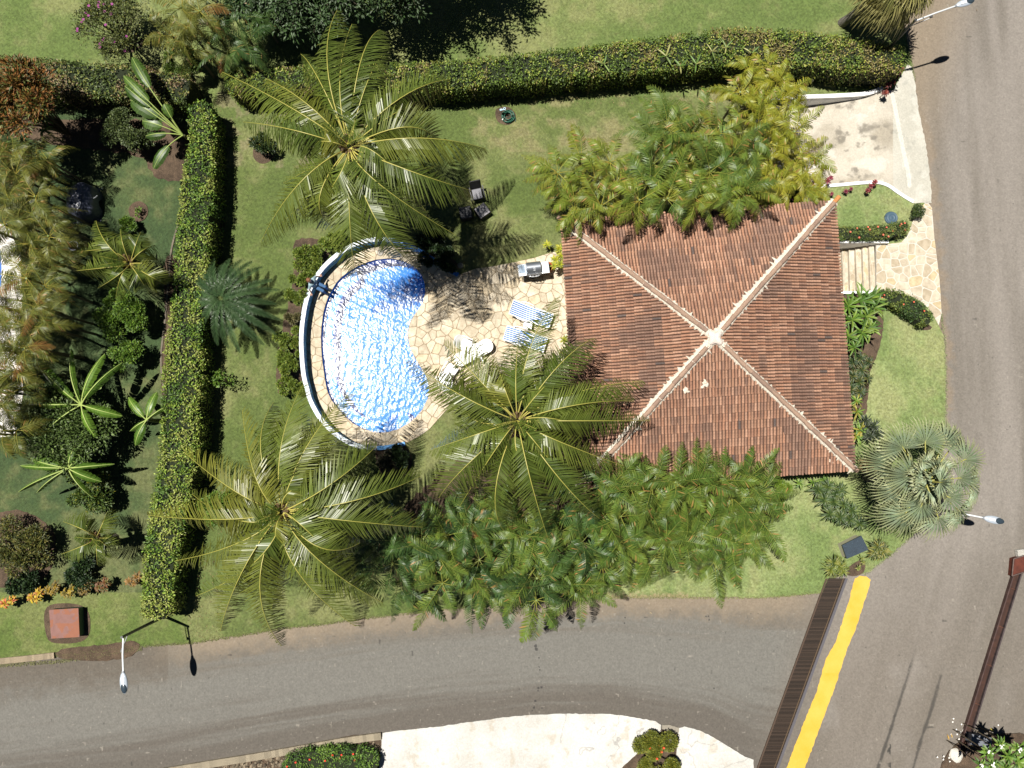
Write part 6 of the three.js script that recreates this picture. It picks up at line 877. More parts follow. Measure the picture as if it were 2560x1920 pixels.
// ---------- gas grill ----------
{
  const c = P(1334, 671, 0.9), t = thing('gas_grill', 'stainless steel gas grill with side shelves on the patio edge', 'grill', V(c.x, 0.07, c.z), 0.125), st = std({ roughness: 0.3, metalness: 0.85 }), dk = std({ roughness: 0.6 });
  const cab = new GB(); cab.box(0, 0.4, 0, 0.66, 0.7, 0.5, [0.04, 0.04, 0.045], 0, 0.02); cab.build('cabinet', dk, t);
  const bx = new GB(); bx.box(0, 0.8, 0, 0.68, 0.14, 0.54, [0.25, 0.26, 0.28], 0, 0.02); bx.build('fire_box', st, t);
  const hs = new THREE.Shape(); hs.moveTo(-0.26, 0); hs.bezierCurveTo(-0.27, 0.17, -0.18, 0.25, -0.02, 0.26); hs.bezierCurveTo(0.12, 0.25, 0.26, 0.14, 0.28, 0); hs.lineTo(-0.26, 0); const hg = new THREE.ExtrudeGeometry(hs, { depth: 0.62, bevelEnabled: true, bevelSize: 0.02, bevelThickness: 0.02, bevelSegments: 2, curveSegments: 14 }).rotateY(-Math.PI / 2).translate(0.31, 0.87, 0);
  const hood = new GB(); hood.add(hg, null, [0.40, 0.43, 0.48]); const hd = hood.build('hood', st, t);
  const em = new GB(); em.add(new THREE.TorusGeometry(0.035, 0.008, 6, 20), new THREE.Matrix4().makeRotationX(-1.25).setPosition(0.02, 1.128, 0.07), [0.8, 0.82, 0.85]); em.box(0.02, 1.10, 0.15, 0.1, 0.01, 0.014, [0.8, 0.82, 0.85], 0, 0.003); em.build('emblem', dk, hd);
  const hl = new GB(); hl.tube(crv([V(-0.21, 0.93, 0.28), V(-0.2, 0.95, 0.37), V(-0.14, 0.95, 0.4), V(0.14, 0.95, 0.4), V(0.2, 0.95, 0.37), V(0.21, 0.93, 0.28)], 18), 0.016, [0.7, 0.72, 0.75], 8); hl.build('handle', st, hd);
  const fp = new GB(); fp.box(0, 0.8, 0.3, 0.66, 0.14, 0.06, [0.06, 0.06, 0.065], 0, 0.02); for (const x of [-0.22, -0.07, 0.08, 0.23]) fp.add(new THREE.CylinderGeometry(0.025, 0.03, 0.04, 14).rotateX(Math.PI / 2), new THREE.Matrix4().setPosition(x, 0.8, 0.35), [0.5, 0.5, 0.52]); fp.build('control_panel', dk, t);
  for (const s of [-1, 1]) { const g = new GB(); g.box(s * 0.53, 0.86, 0, 0.36, 0.04, 0.5, [0.36, 0.4, 0.45], 0, 0.012); g.box(s * 0.53, 0.855, 0.27, 0.36, 0.06, 0.05, [0.7, 0.73, 0.78], 0, 0.012); const sh = g.build('side_shelf', st, t); if (s < 0) { const d = new GB(); d.box(s * 0.53, 0.884, -0.02, 0.27, 0.01, 0.36, [0.12, 0.16, 0.21], 0, 0.003); d.build('burner_lid', std({ roughness: 0.35, metalness: 0.4 }), sh); } else { const d = new GB(); d.box(s * 0.48, 0.886, -0.03, 0.22, 0.012, 0.4, [0.8, 0.8, 0.78], 0, 0.004); d.build('cutting_board', dk, sh); } }
  for (const x of [-0.28, 0.28]) for (const z of [-0.2, 0.2]) { const w = new GB(); w.add(new THREE.TorusGeometry(0.035, 0.018, 8, 16), new THREE.Matrix4().makeRotationY(Math.PI / 2).setPosition(x, 0.03, z), [0.03, 0.03, 0.03]); w.build('wheel', dk, t); }
}
{ const c = P(1371, 667, 0.45), t = thing('clay_pot', 'orange clay pot just right of the gas grill', 'pot', V(c.x, 0.07, c.z)); const g = new THREE.LatheGeometry([[0, 0], [0.12, 0], [0.17, 0.2], [0.19, 0.4], [0.215, 0.4], [0.215, 0.46], [0.19, 0.46], [0.165, 0.3], [0, 0.28]].map(([x, y]) => new THREE.Vector2(x, y)), 28); mesh('pot', g, new THREE.MeshStandardMaterial({ color: new THREE.Color().setRGB(0.5, 0.12, 0.025), roughness: 0.75, side: THREE.DoubleSide }), t); mesh('soil', new THREE.CircleGeometry(0.165, 20).rotateX(-Math.PI / 2).translate(0, 0.36, 0), new THREE.MeshStandardMaterial({ color: 0x3a2a1c, roughness: 1 }), t); }
// ---------- garden hose on a reel stand ----------
{
  const c = P(1270, 292, 0.1), t = thing('garden_hose', 'coiled green garden hose with a pale blue tap stand on the upper lawn', 'garden hose', V(c.x, 0.03, c.z)), pl = std({ roughness: 0.4 }), pts = [], r = RNG(6);
  for (let i = 0; i <= 260; i++) { const a = i / 260 * 6.2832 * 9, q = 0.235 + 0.07 * Math.sin(i * 0.071) + 0.012 * Math.sin(i * .9); pts.push(V(Math.cos(a) * q, 0.03 + 0.13 * (i / 260), Math.sin(a) * q)); }
  const g = new GB(); g.tube(pts, 0.016, [0.012, 0.10, 0.06], 6); g.build('hose_coil', pl, t); const tl = new GB(); tl.tube(crv([V(-0.3, 0.19, 0.02), V(-0.1, 0.2, 0.1), V(0.08, 0.2, 0.04), V(0.22, 0.2, -0.02), V(0.36, 0.05, 0.05), V(0.35, 0.02, 0.22)], 24), 0.016, [0.01, 0.05, 0.035], 6); tl.build('hose_end', pl, t);
  const s = new GB(); s.tube([V(-0.3, 0, -0.16), V(-0.3, 0.55, -0.16)], 0.02, [0.35, 0.35, 0.36], 7); s.build('stake', pl, t); const tp = new GB(); tp.box(-0.32, 0.5, -0.15, 0.14, 0.09, 0.1, [0.4, 0.6, 0.72], 0.2, 0.03); tp.tube([V(-0.3, 0.5, -0.14), V(-0.18, 0.5, -0.17), V(-0.13, 0.42, -0.14)], 0.03, [0.42, 0.62, 0.74], 8); tp.add(new THREE.TorusGeometry(0.05, 0.014, 6, 14).rotateX(Math.PI / 2), new THREE.Matrix4().setPosition(-0.16, 0.57, -0.18), [0.5, 0.7, 0.8]); tp.build('tap', pl, t); const nz = new GB(); nz.tube([V(-0.27, 0.1, 0.17), V(-0.22, 0.12, 0.1)], 0.03, [0.75, 0.76, 0.72], 8); nz.build('nozzle', pl, t);
}
// ---------- manhole, slab, boxes ----------
{ const c = P(2228, 545, 0.05), t = thing('manhole_cover', 'round blue-grey plastic cover with raised rings on the front lawn', 'manhole cover', V(c.x, 0.02, c.z)); const prof = [[0, 0.07], [0.06, 0.07], [0.07, 0.06], [0.13, 0.06], [0.14, 0.075], [0.17, 0.075], [0.18, 0.06], [0.25, 0.06], [0.26, 0.075], [0.29, 0.075], [0.31, 0.03], [0.32, 0]]; mesh('lid', new THREE.LatheGeometry(prof.map(([x, y]) => new THREE.Vector2(x, y)), 36), new THREE.MeshStandardMaterial({ color: new THREE.Color().setRGB(0.045, 0.085, 0.125), roughness: 0.5, side: THREE.DoubleSide }), t); const hd = new GB(); hd.box(-0.28, 0.06, -0.09, 0.09, 0.04, 0.07, [0.03, 0.05, 0.07], 0.3); hd.build('hinge', std({}), t); }
{
  const h = 0.62, q = [[2105, 1363], [2153, 1339], [2171, 1374], [2117, 1397]].map(([x, y]) => P(x, y, h)), o = q[0].clone().add(q[2]).multiplyScalar(0.5).setY(0.02), t = thing('pump_box', 'tilted dark blue slab lid on a low box at the road corner', 'box', o), L = (p) => p.clone().sub(o);
  const lid = new GB(); slab(q.map(L), h, 0.07, [], [0.045, 0.075, 0.11], lid); lid.build('lid', std({ roughness: 0.75, map: (() => { const x = tex(256, 256, (i, j) => { const n = fbm(i / 18, j / 18, 4), w = vn(i / 3.2, j / 3.2) > 0.9 && fbm(i / 40, j / 40, 2) > 0.5; return w ? [2.2, 2.2, 2.1].map((v) => v * .45) : [0.4 + 0.25 * n, 0.4 + 0.25 * n, 0.4 + 0.25 * n]; }); x.repeat.set(30, 22); return x; })(), bumpMap: grainRep(0.5), bumpScale: 0.01 }), t);
  const cc = q.map((p) => L(p).multiplyScalar(0.93)); const bd = new GB(); slab(cc, h - 0.07, h - 0.05, [], [0.42, 0.39, 0.3], bd); bd.build('base', std({ roughness: 0.9 }), t);
}
{
  const h = 0.5, q = [[124, 1524], [197, 1520], [200, 1592], [129, 1596]].map(([x, y]) => P(x, y, h)), o = q[0].clone().add(q[2]).multiplyScalar(0.5).setY(0.04), t = thing('utility_box', 'reddish-brown square utility box lid set in the lower left lawn', 'utility box', o), L = (p) => p.clone().sub(o);
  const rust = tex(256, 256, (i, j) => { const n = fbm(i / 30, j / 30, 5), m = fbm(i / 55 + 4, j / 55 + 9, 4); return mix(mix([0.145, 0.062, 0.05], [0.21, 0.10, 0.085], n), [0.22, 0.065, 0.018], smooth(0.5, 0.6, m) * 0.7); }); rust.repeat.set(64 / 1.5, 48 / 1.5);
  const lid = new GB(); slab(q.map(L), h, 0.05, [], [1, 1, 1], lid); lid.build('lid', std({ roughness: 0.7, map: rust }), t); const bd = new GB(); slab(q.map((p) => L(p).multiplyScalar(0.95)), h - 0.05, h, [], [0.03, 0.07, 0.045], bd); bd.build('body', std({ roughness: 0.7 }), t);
}
// tarpaulin-covered heap, pot in the shade
{
  const c = P(203, 503, 0.6), t = thing('tarp_heap', 'dark blue tarpaulin draped over a heap beside the feathery palms', 'tarpaulin', V(c.x, 0.03, c.z)); const N = 46, at = (i, j) => { const u = i / N * 2 - 1, v = j / N * 2 - 1, d = Math.pow(Math.abs(u), 2.6) + Math.pow(Math.abs(v), 2.6), w = fbm(u * 3.4 + 9, v * 3.4 + 2, 4), w2 = Math.abs(fbm(u * 5 + 30 + w, v * 5, 3) - 0.5); return V(u * (0.68 + 0.1 * (fbm(v * 2 + 4, 3, 2) - .5)), Math.max(0, 1.02 * Math.pow(Math.max(0, 1 - d * 0.98), 0.32)) * (0.92 + 0.2 * w) - 0.25 * w2 * (1 - Math.max(0, 1 - d)) + 0.02, v * (0.9 + 0.1 * (fbm(u * 2, 7, 2) - .5))); }, pos = [], idx = []; for (let j = 0; j <= N; j++) for (let i = 0; i <= N; i++) { const p = at(i, j); pos.push(p.x, p.y, p.z); } for (let j = 0; j < N; j++) for (let i = 0; i < N; i++) { const a = j * (N + 1) + i; idx.push(a, a + N + 1, a + N + 2, a, a + N + 2, a + 1); } const g = new THREE.BufferGeometry(); g.setAttribute('position', new THREE.Float32BufferAttribute(pos, 3)); g.setIndex(idx); g.computeVertexNormals(); mesh('tarpaulin', g, new THREE.MeshStandardMaterial({ color: new THREE.Color().setRGB(0.075, 0.085, 0.125), roughness: 0.36, side: THREE.DoubleSide }), t); const h = new GB(); h.tube(crv([V(0.66, 0.72, -0.1), V(0.76, 0.74, -0.14), V(0.8, 0.7, -0.22)], 8), 0.025, [0.6, 0.62, 0.66], 6); h.build('rope', std({}), t);
}
{ const c = P(185, 615, 0.35), t = thing('plant_pot', 'pale rimmed round pot in deep shade beside the feathery palms', 'pot', V(c.x, 0.03, c.z)); mesh('pot', new THREE.LatheGeometry([[0, 0], [0.16, 0], [0.21, 0.36], [0.235, 0.36], [0.235, 0.4], [0.2, 0.4], [0.17, 0.1], [0, 0.1]].map(([x, y]) => new THREE.Vector2(x, y)), 28), new THREE.MeshStandardMaterial({ color: 0x8f949c, roughness: 0.6, side: THREE.DoubleSide }), t); mesh('soil', new THREE.CircleGeometry(0.19, 20).rotateX(-Math.PI / 2).translate(0, 0.3, 0), new THREE.MeshStandardMaterial({ color: 0x241a12, roughness: 1 }), t); }
// ---------- drain grates ----------
function grate(name, label, A, B, C, D, n, o = {}) {      // A-B one long side, D-C the other (photograph pixels)
  const [a, b, c, d] = [A, B, C, D].map(([x, y]) => P(x, y, 0.03)), org = a.clone().add(c).multiplyScalar(0.5).setY(0), t = thing(name, label, 'drain grate', org), L = (p) => p.clone().sub(org), col = o.col ?? [0.05, 0.032, 0.022], m = std({ roughness: 0.75, metalness: 0.25, bumpMap: grainRep(0.5), bumpScale: 0.01 }), r = RNG(n);
  const pit = new GB(); pit.quad(L(a), L(b), L(c), L(d), [0.008, 0.007, 0.006]); pit.p.forEach((v, i) => { if (i % 3 === 1) pit.p[i] = 0.009; }); pit.build('channel', std({ roughness: 1 }), t);
  const across = d.clone().sub(a).normalize(), alongv = b.clone().sub(a).normalize(), w = o.w ?? 0.055, y = 0.012 + 0.05; const rail = (p, q, col2, ww) => { const g = new GB(), s = across.clone().multiplyScalar(ww / 2), u = V(0, y, 0); const q4 = [L(p).sub(s).setY(y), L(q).sub(s).setY(y), L(q).add(s).setY(y), L(p).add(s).setY(y)]; g.quad(q4[3], q4[2], q4[1], q4[0], col2); g.quad(q4[0], q4[1], q4[1].clone().setY(0), q4[0].clone().setY(0), col2); g.quad(q4[2], q4[3], q4[3].clone().setY(0), q4[2].clone().setY(0), col2); return g.build('side_rail', m, t); };
  rail(a, b, mul(col, 1.5), w); rail(d, c, o.railB ?? mul(col, 1.5), o.wB ?? w); if (o.mid) { const p = a.clone().lerp(d, 0.84), q = b.clone().lerp(c, 0.84); rail(p, q, [0.12, 0.08, 0.045], 0.03); }
  const rest = new GB();
  for (let k = 0; k < n; k++) { const f = (k + 0.5) / n, p = L(a).lerp(L(b), f), q = L(d).lerp(L(c), f), g = new GB(), hw = a.distanceTo(b) / n * 0.27, s = alongv.clone().multiplyScalar(hw), yy = y - 0.006, cc = mul(col, rr(r, 0.7, 1.4)); const z = [p.clone().sub(s).setY(yy), q.clone().sub(s).setY(yy), q.clone().add(s).setY(yy), p.clone().add(s).setY(yy)]; g.quad(z[0], z[1], z[2], z[3], cc); g.quad(z[0].clone().setY(0.02), z[1].clone().setY(0.02), z[1], z[0], cc); g.quad(z[3], z[2], z[2].clone().setY(0.02), z[3].clone().setY(0.02), cc); g.build('bar', m, t); }
  return t;
}
grate('drain_grate', 'long rusty drain grate of many thin bars crossing the lower road', [2066, 1446], [1885, 1945], [1934, 1945], [2116, 1446], 150, { mid: true, railB: [0.10, 0.095, 0.11], wB: 0.12, w: 0.07 });
grate('drain_grate', 'small rusty drain grate between the two pale pads', [1653, 1823], [1632, 1850], [1690, 1866], [1698, 1836], 22, { col: [0.07, 0.045, 0.035], w: 0.03 });
{ const r = RNG(19), rock = new THREE.IcosahedronGeometry(1, 2), pm = std({ roughness: 0.9, bumpMap: grainRep(0.6), bumpScale: 0.03 });
  const mk = (label, px, py, s, col, sq = 0.6) => { const c = P(px, py, s * 0.4), t = thing('stone', label, 'stone', V(c.x, 0.06, c.z)), g = rock.clone(), p = g.attributes.position; for (let i = 0; i < p.count; i++) { const k = 0.8 + 0.5 * fbm(p.getX(i) * 1.4 + px, p.getZ(i) * 1.4 + p.getY(i) + py, 3); p.setXYZ(i, p.getX(i) * k * s, Math.max(-0.02, p.getY(i) * k * s * sq), p.getZ(i) * k * s * rr(r, 0.98, 1.02)); } g.computeVertexNormals(); const gb = new GB(); gb.add(g, new THREE.Matrix4().makeRotationY(r() * 6), col); gb.build('rock', pm, t); };
  mk('largest cream stone lying on the small drain grate', 1662, 1855, 0.19, [0.6, 0.5, 0.36]); mk('white stone on the small grate, right of the largest one', 1677, 1852, 0.13, [0.66, 0.62, 0.56]); mk('little white stone at the right edge of the small grate', 1686, 1857, 0.08, [0.66, 0.62, 0.56]); mk('cream stone beside the pad edge below the small grate', 1631, 1861, 0.15, [0.58, 0.5, 0.36]); mk('small cream stone at the upper left of the small grate', 1648, 1841, 0.08, [0.55, 0.46, 0.33]); mk('pale stone in the soil under the small grate', 1665, 1873, 0.09, [0.5, 0.44, 0.36]);
  mk('pale boulder at the end of the blue pool wall', 1151, 664, 0.13, [0.3, 0.28, 0.24]); mk('smaller pale boulder beside the end of the blue pool wall', 1138, 670, 0.09, [0.3, 0.28, 0.24]);
  mk('tall white rock in the planted corner at the lower right', 2390, 1888, 0.3, [0.7, 0.67, 0.6]); mk('white stone at the upper end of the long grate', 2103, 1436, 0.1, [0.5, 0.46, 0.4]);
  const slabg = (q, l) => { const o = P(...q[0], 0), t = thing('stone_slab', l, 'stone slab', V(o.x, 0, o.z)), g = new GB(); slab(ragged(pxs(q), 0.1, 0.015, r).map((p) => p.sub(t.position)), 0.05, 0.06, [], [0.3, 0.27, 0.22], g); g.build('slab', pm, t); };
  slabg([[1655, 1811], [1676, 1812], [1697, 1818], [1697, 1833], [1655, 1822]], 'grey cracked stone slab above the small drain grate');
}
// rusty steel beam along the right edge with its plate and block
{
  const A = P(2541, 1440, 0.12), B = P(2420, 1830, 0.12), d = B.clone().sub(A).normalize(), s = V(-d.z, 0, d.x), t = thing('steel_barrier', 'long rust-brown steel channel lying across the road at the right edge', 'barrier', A.clone().setY(0)), m = std({ roughness: 0.7, metalness: 0.2, map: (() => { const x = tex(256, 256, (i, j) => { const n = fbm(i / 20, j / 20, 5); return mix([0.35, 0.3, 0.3], [1, 0.9, 0.85], n); }); x.repeat.set(40, 30); return x; })() }), L = A.distanceTo(B), ang = -Math.atan2(d.z, d.x), mid = d.clone().multiplyScalar(L / 2 + 0.4);
  const bed = new GB(); bed.box(mid.x, 0.04, mid.z, L + 1.2, 0.07, 0.26, [0.06, 0.026, 0.016], ang, 0.01); bed.build('channel_floor', m, t);
  for (const k of [-1, 1]) { const g = new GB(), q = mid.clone().addScaledVector(s, k * 0.16); g.box(q.x, 0.1, q.z, L + 1.2, 0.2, 0.055, k < 0 ? [0.085, 0.07, 0.075] : [0.09, 0.055, 0.05], ang, 0.01); g.build('flange', m, t); }
  for (let k = 0; k < 5; k++) { const g = new GB(), q = d.clone().multiplyScalar(0.6 + k * 1.8); g.box(q.x, 0.1, q.z, 0.03, 0.05, 0.34, [0.14, 0.06, 0.035], ang, 0.006); g.build('cross_plate', m, t); }
  const q = [[2534, 1397], [2575, 1385], [2575, 1425], [2530, 1440]].map(([x, y]) => P(x, y, 0.3)), o = q[0].clone().setY(0), t2 = thing('steel_plate', 'rust-brown framed steel plate at the right edge above the channel', 'steel plate', o); const g = new GB(); slab(q.map((p) => p.sub(o)), 0.3, 0.3, [], [0.14, 0.035, 0.018], g); g.build('plate', m, t2); const fr = new GB(); for (let k = 0; k < 4; k++) { const a = q[k].clone().setY(0.31), b = q[(k + 1) % 4].clone().setY(0.31); fr.tube([a, b], 0.035, [0.16, 0.12, 0.11], 4); } fr.build('frame', m, t2);
  const b = P(2556, 1382, 0.15), t3 = thing('concrete_block', 'white concrete block at the right edge above the steel plate', 'block', V(b.x, 0, b.z)); const bb = new GB(); bb.box(0.1, 0.13, 0, 0.72, 0.26, 0.36, [0.62, 0.6, 0.55], 0.12, 0.04); bb.build('block', std({ roughness: 0.95, bumpMap: grainRep(0.7), bumpScale: 0.06 }), t3);
  const cb = P(2452, 1852, 0.5), t4 = thing('meter_box', 'grey weathered box among the plants at the end of the steel channel', 'box', V(cb.x, 0, cb.z), -0.18); const cg = new GB(); cg.box(0, 0.27, 0, 0.86, 0.5, 0.4, [0.10, 0.11, 0.13], 0, 0.03); cg.build('body', std({ roughness: 0.7 }), t4); const cl = new GB(); cl.box(0, 0.54, 0, 0.92, 0.04, 0.46, [0.13, 0.14, 0.165], 0, 0.015); cl.build('lid', std({ roughness: 0.6 }), t4);
}
// fallen petals and leaves by the plumeria
{ const r = RNG(23), gb = new GB(), w = [[2384, 1797], [2404, 1811], [2407, 1827], [2402, 1831], [2378, 1836], [2393, 1836], [2409, 1824], [2395, 1846], [2357, 1889], [2356, 1897], [2370, 1893], [2341, 1891], [2425, 1857], [2448, 1852], [2457, 1852], [2427, 1856], [2496, 1813], [2391, 1824], [2372, 1902], [2382, 1805]]; for (const [x, y] of w) { const c = P(x, y, 0.05).setY(y > 1845 ? 0.12 : 0.03); for (let k = 0; k < 5; k++) { const a = k * 1.257 + r(); leaf(gb, c, V(Math.cos(a), 0.3, Math.sin(a)).normalize(), UP, 0.045, 0.035, [0.8, 0.78, 0.74]); } } tag(gb.build('fallen_petals', leafMat), 'scattered white petals dropped around the plumeria', 'petals', null, 'stuff');
  const g2 = new GB(); for (const [x, y, L, c] of [[2484, 1829, 0.26, [0.5, 0.4, 0.06]], [2428, 1800, 0.14, [0.55, 0.34, 0.08]], [2372, 1850, 0.3, [0.4, 0.25, 0.06]], [2380, 1845, 0.24, [0.42, 0.28, 0.08]], [1630, 1534, 0.16, [0.34, 0.27, 0.16]], [1564, 1514, 0.1, [0.12, 0.09, 0.05]], [2440, 22, 0.15, [0.2, 0.15, 0.09]]]) { const a = r() * 6.28; leaf(g2, P(x, y, 0).setY(0.03), V(Math.cos(a), 0.1, Math.sin(a)).normalize(), UP, L, L * 0.25, c); } tag(g2.build('fallen_leaves', leafMat), 'a few dry leaves lying on the tarmac', 'leaves', null, 'stuff');
  const lit = new GB(); for (let i = 0; i < 700; i++) { const x = rr(r, 520, 640), y = rr(r, 240, 1600); leaf(lit, P(lerp(470, 560, r()), y, 0).setY(0.05), randDir(r).setY(0.15).normalize(), UP, 0.05, 0.03, mul([0.22, 0.15, 0.07], rr(r, .5, 1.4))); } for (let i = 0; i < 500; i++) leaf(lit, P(rr(r, 1100, 2050), rr(r, 200, 262) - 0, 0).setY(0.05), randDir(r).setY(0.15).normalize(), UP, 0.06, 0.035, mul([0.26, 0.2, 0.1], rr(r, .5, 1.4))); tag(lit.build('leaf_litter', leafMat), 'dry leaf litter along the feet of the hedges', 'leaf litter', null, 'stuff'); }
// ---------- the person sitting on the pool wall ----------
function fieldMesh(bones, ctr, half, res, k) {                   // smooth union of tapered capsules
  const mc = new MarchingCubes(res, new THREE.MeshStandardMaterial(), false, false, 200000); mc.isolation = 0; const h2 = res / 2;
  for (let z = 0, i = 0; z < res; z++) for (let y = 0; y < res; y++) for (let x = 0; x < res; x++, i++) {
    const px = ctr[0] + (x - h2) / h2 * half, py = ctr[1] + (y - h2) / h2 * half, pz = ctr[2] + (z - h2) / h2 * half; let d = 1e3;
    for (const [a, b, ra, rb, fz = 1] of bones) { const bx = b[0] - a[0], by = b[1] - a[1], bz = b[2] - a[2], wx = px - a[0], wy = py - a[1], wz = pz - a[2], t = clamp((wx * bx + wy * by + wz * bz) / (bx * bx + by * by + bz * bz + 1e-9)); const e = Math.hypot(wx - bx * t, wy - by * t, (wz - bz * t) / fz) - (ra + (rb - ra) * t); const q = clamp(0.5 + 0.5 * (d - e) / k); d = d * (1 - q) + e * q - k * q * (1 - q); }
    mc.field[i] = -d;
  }
  mc.update(); const n = mc.count ?? mc.geometry.drawRange.count, g = new THREE.BufferGeometry(), p = new Float32Array(n * 3), nn = new Float32Array(n * 3);
  for (let i = 0; i < n * 3; i++) { p[i] = mc.positionArray[i] * half + ctr[i % 3]; nn[i] = mc.normalArray[i]; }
  g.setAttribute('position', new THREE.BufferAttribute(p, 3)); g.setAttribute('normal', new THREE.BufferAttribute(nn, 3)); return g;
}
{
  const o = P(789, 712, 0.8), t = thing('person', 'person in pale blue shirt and jeans sitting on the pool wall, arms spread', 'person', V(o.x, 0, o.z), -Math.atan2(0.43, 0.9));
  const skinM = new THREE.MeshStandardMaterial({ color: new THREE.Color().setRGB(0.46, 0.27, 0.19), roughness: 0.6, side: THREE.DoubleSide }), shirtM = new THREE.MeshStandardMaterial({ color: new THREE.Color().setRGB(0.26, 0.37, 0.42), roughness: 0.9, side: THREE.DoubleSide, bumpMap: grain, bumpScale: 0.004 }), jeanM = new THREE.MeshStandardMaterial({ color: new THREE.Color().setRGB(0.05, 0.12, 0.25), roughness: 0.9, side: THREE.DoubleSide }), shoeM = new THREE.MeshStandardMaterial({ color: 0xd8d6d0, roughness: 0.7 }), hairM = new THREE.MeshStandardMaterial({ color: new THREE.Color().setRGB(0.17, 0.07, 0.03), roughness: 0.7 });
  const HX = -0.13, HY = 1.5, skin = [[[0, 0.86, 0], [-0.06, 1.2, 0], 0.12, 0.12], [[-0.08, 1.26, 0], [HX + 0.01, 1.42, 0], 0.055, 0.05], [[HX, HY, 0], [HX + 0.015, HY + 0.05, 0], 0.085, 0.09], [[HX + 0.06, HY - 0.055, 0], [HX + 0.04, HY, 0], 0.055, 0.07]];
  for (const s of [-1, 1]) { skin.push([[-0.07, 1.26, s * 0.17], [-0.09, 1.02, s * 0.33], 0.05, 0.04], [[-0.09, 1.02, s * 0.33], [-0.02, 0.78, s * 0.42], 0.038, 0.028], [[0.02, 0.86, s * 0.09], [0.42, 0.79, s * 0.11], 0.08, 0.055], [[0.42, 0.79, s * 0.11], [0.36, 0.16, s * 0.1], 0.055, 0.038], [[0.36, 0.14, s * 0.1], [0.54, 0.1, s * 0.11], 0.038, 0.03]); }
  const body = fieldMesh(skin, [0.12, 0.82, 0], 0.84, 132, 0.035), parts = [body];
  const head = [[[HX, HY + 0.02, 0], [HX + 0.015, HY + 0.05, 0], 0.088, 0.09], [[HX + 0.06, HY - 0.06, 0], [HX + 0.05, HY, 0], 0.05, 0.065], [[HX + 0.105, HY + 0.0, 0], [HX + 0.092, HY + 0.04, 0], 0.015, 0.009], [[HX + 0.092, HY - 0.035, -0.02], [HX + 0.092, HY - 0.035, 0.02], 0.011, 0.011], [[HX, HY + 0.0, -0.093], [HX, HY + 0.035, -0.095], 0.014, 0.018], [[HX, HY + 0.0, 0.093], [HX, HY + 0.035, 0.095], 0.014, 0.018]]; parts.push(fieldMesh(head, [HX + .01, HY + 0.01, 0], 0.17, 110, 0.014));
  for (const s of [-1, 1]) { const hx = -0.01, hy = 0.745, hz = s * 0.455, hb = [[[hx - .03, hy + 0.03, hz - s * .05], [hx, hy, hz], 0.028, 0.032], [[hx + 0.02, hy, hz + s * .01], [hx - 0.02, hy, hz + s * .01], 0.024, 0.024]]; [[-0.034, 0.062], [-0.012, 0.075], [0.011, 0.07], [0.032, 0.055]].forEach(([dx, L]) => { hb.push([[hx + dx, hy + 0.004, hz + s * 0.025], [hx + dx * 1.25, hy + 0.006, hz + s * (0.03 + L * .55)], 0.0095, 0.009], [[hx + dx * 1.25, hy + 0.006, hz + s * (0.03 + L * .55)], [hx + dx * 1.35, hy - 0.012, hz + s * (0.03 + L)], 0.009, 0.008]); }); hb.push([[hx + 0.03, hy, hz - s * 0.01], [hx + 0.068, hy - 0.004, hz + s * 0.022], 0.012, 0.0095], [[hx + 0.068, hy - 0.004, hz + s * 0.022], [hx + 0.078, hy - 0.014, hz + s * 0.05], 0.0095, 0.0085]); parts.push(fieldMesh(hb, [hx, hy, hz + s * 0.02], 0.15, 96, 0.008)); }
  mesh('body', mergeGeometries(parts), skinM, t);
  const shirt = [[[0.0, 0.84, 0], [-0.07, 1.2, 0], 0.135, 0.14], [[0.0, 0.84, -0.07], [-0.06, 1.2, -0.09], 0.11, 0.12], [[0, 0.84, 0.07], [-0.06, 1.2, 0.09], 0.11, 0.12]]; for (const s of [-1, 1]) shirt.push([[-0.07, 1.26, s * 0.14], [-0.085, 1.09, s * 0.28], 0.08, 0.066]);
  mesh('shirt', fieldMesh(shirt, [-0.03, 1.06, 0], 0.42, 84, 0.05), shirtM, t);
  const jeans = [[[0, 0.84, -0.07], [0, 0.84, 0.07], 0.13, 0.13]]; for (const s of [-1, 1]) jeans.push([[0.03, 0.86, s * 0.09], [0.42, 0.79, s * 0.11], 0.098, 0.072], [[0.42, 0.79, s * 0.11], [0.37, 0.2, s * 0.1], 0.072, 0.056]); mesh('jeans', fieldMesh(jeans, [0.2, 0.56, 0], 0.5, 92, 0.03), jeanM, t);
  for (const s of [-1, 1]) mesh('shoe', fieldMesh([[[0.35, 0.125, s * 0.1], [0.46, 0.125, s * 0.105], 0.05, 0.048], [[0.42, 0.115, s * 0.1], [0.58, 0.11, s * 0.115], 0.05, 0.04]], [0.46, 0.12, s * 0.1], 0.2, 60, 0.02), shoeM, t);
  mesh('hair', fieldMesh([[[HX - 0.02, HY + 0.055, 0], [HX + 0.0, HY + 0.075, 0], 0.1, 0.092], [[HX - 0.05, HY - 0.04, 0], [HX - 0.04, HY + 0.04, 0], 0.07, 0.09]], [HX - .02, HY + 0.02, 0], 0.2, 70, 0.03), hairM, t);
  const gl = new GB(); for (const s of [-1, 1]) gl.add(new THREE.SphereGeometry(0.012, 10, 8), new THREE.Matrix4().setPosition(HX + 0.09, HY + 0.03, s * 0.034), [0.02, 0.02, 0.02]); gl.build('eyes', leafMat, t);
  const lan = new GB(); lan.tube(crv([V(-0.02, 1.36, -0.06), V(0.06, 1.24, -0.04), V(0.1, 1.1, 0), V(0.06, 1.24, 0.04), V(-0.02, 1.36, 0.06)], 16), 0.007, [0.02, 0.03, 0.04], 5); lan.box(0.115, 1.08, 0, 0.03, 0.05, 0.04, [0.6, 0.65, 0.7], 0, 0.008); lan.build('neck_strap', leafMat, t);
}
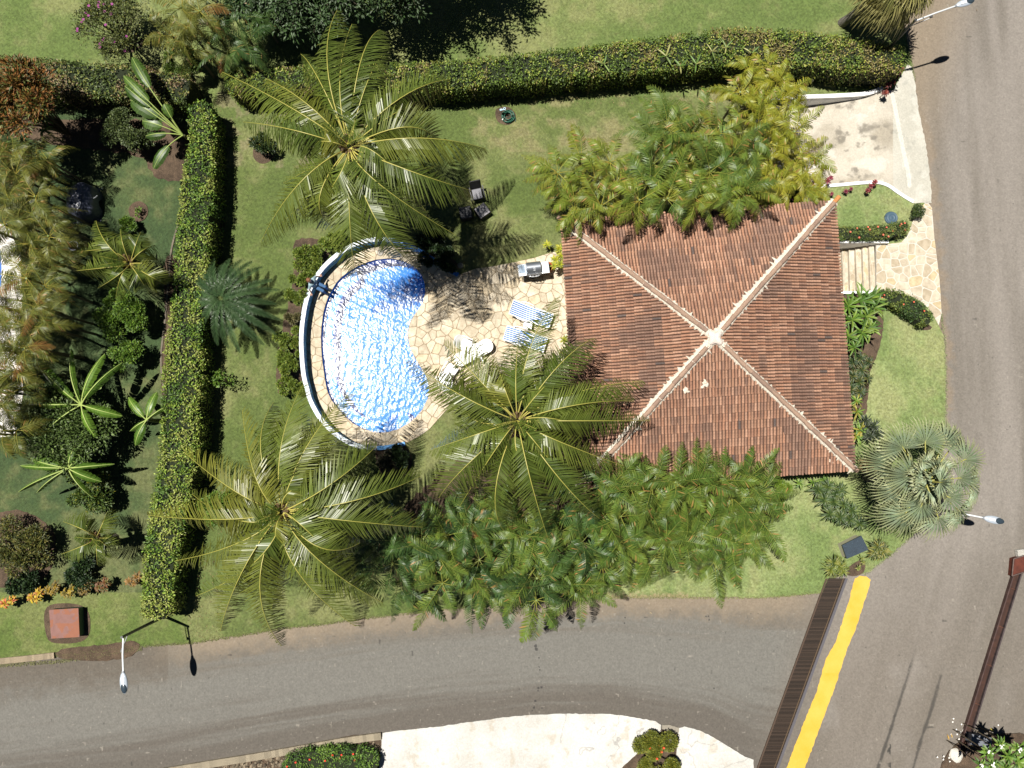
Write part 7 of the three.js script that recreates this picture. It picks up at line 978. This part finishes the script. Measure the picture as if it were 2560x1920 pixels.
// ---------- draw ----------
scene.traverse((o) => { if (o.isMesh && !o.material.transmission && o.name !== 'sky') { o.castShadow = true; o.receiveShadow = true; } });
renderer.render(scene, camera);
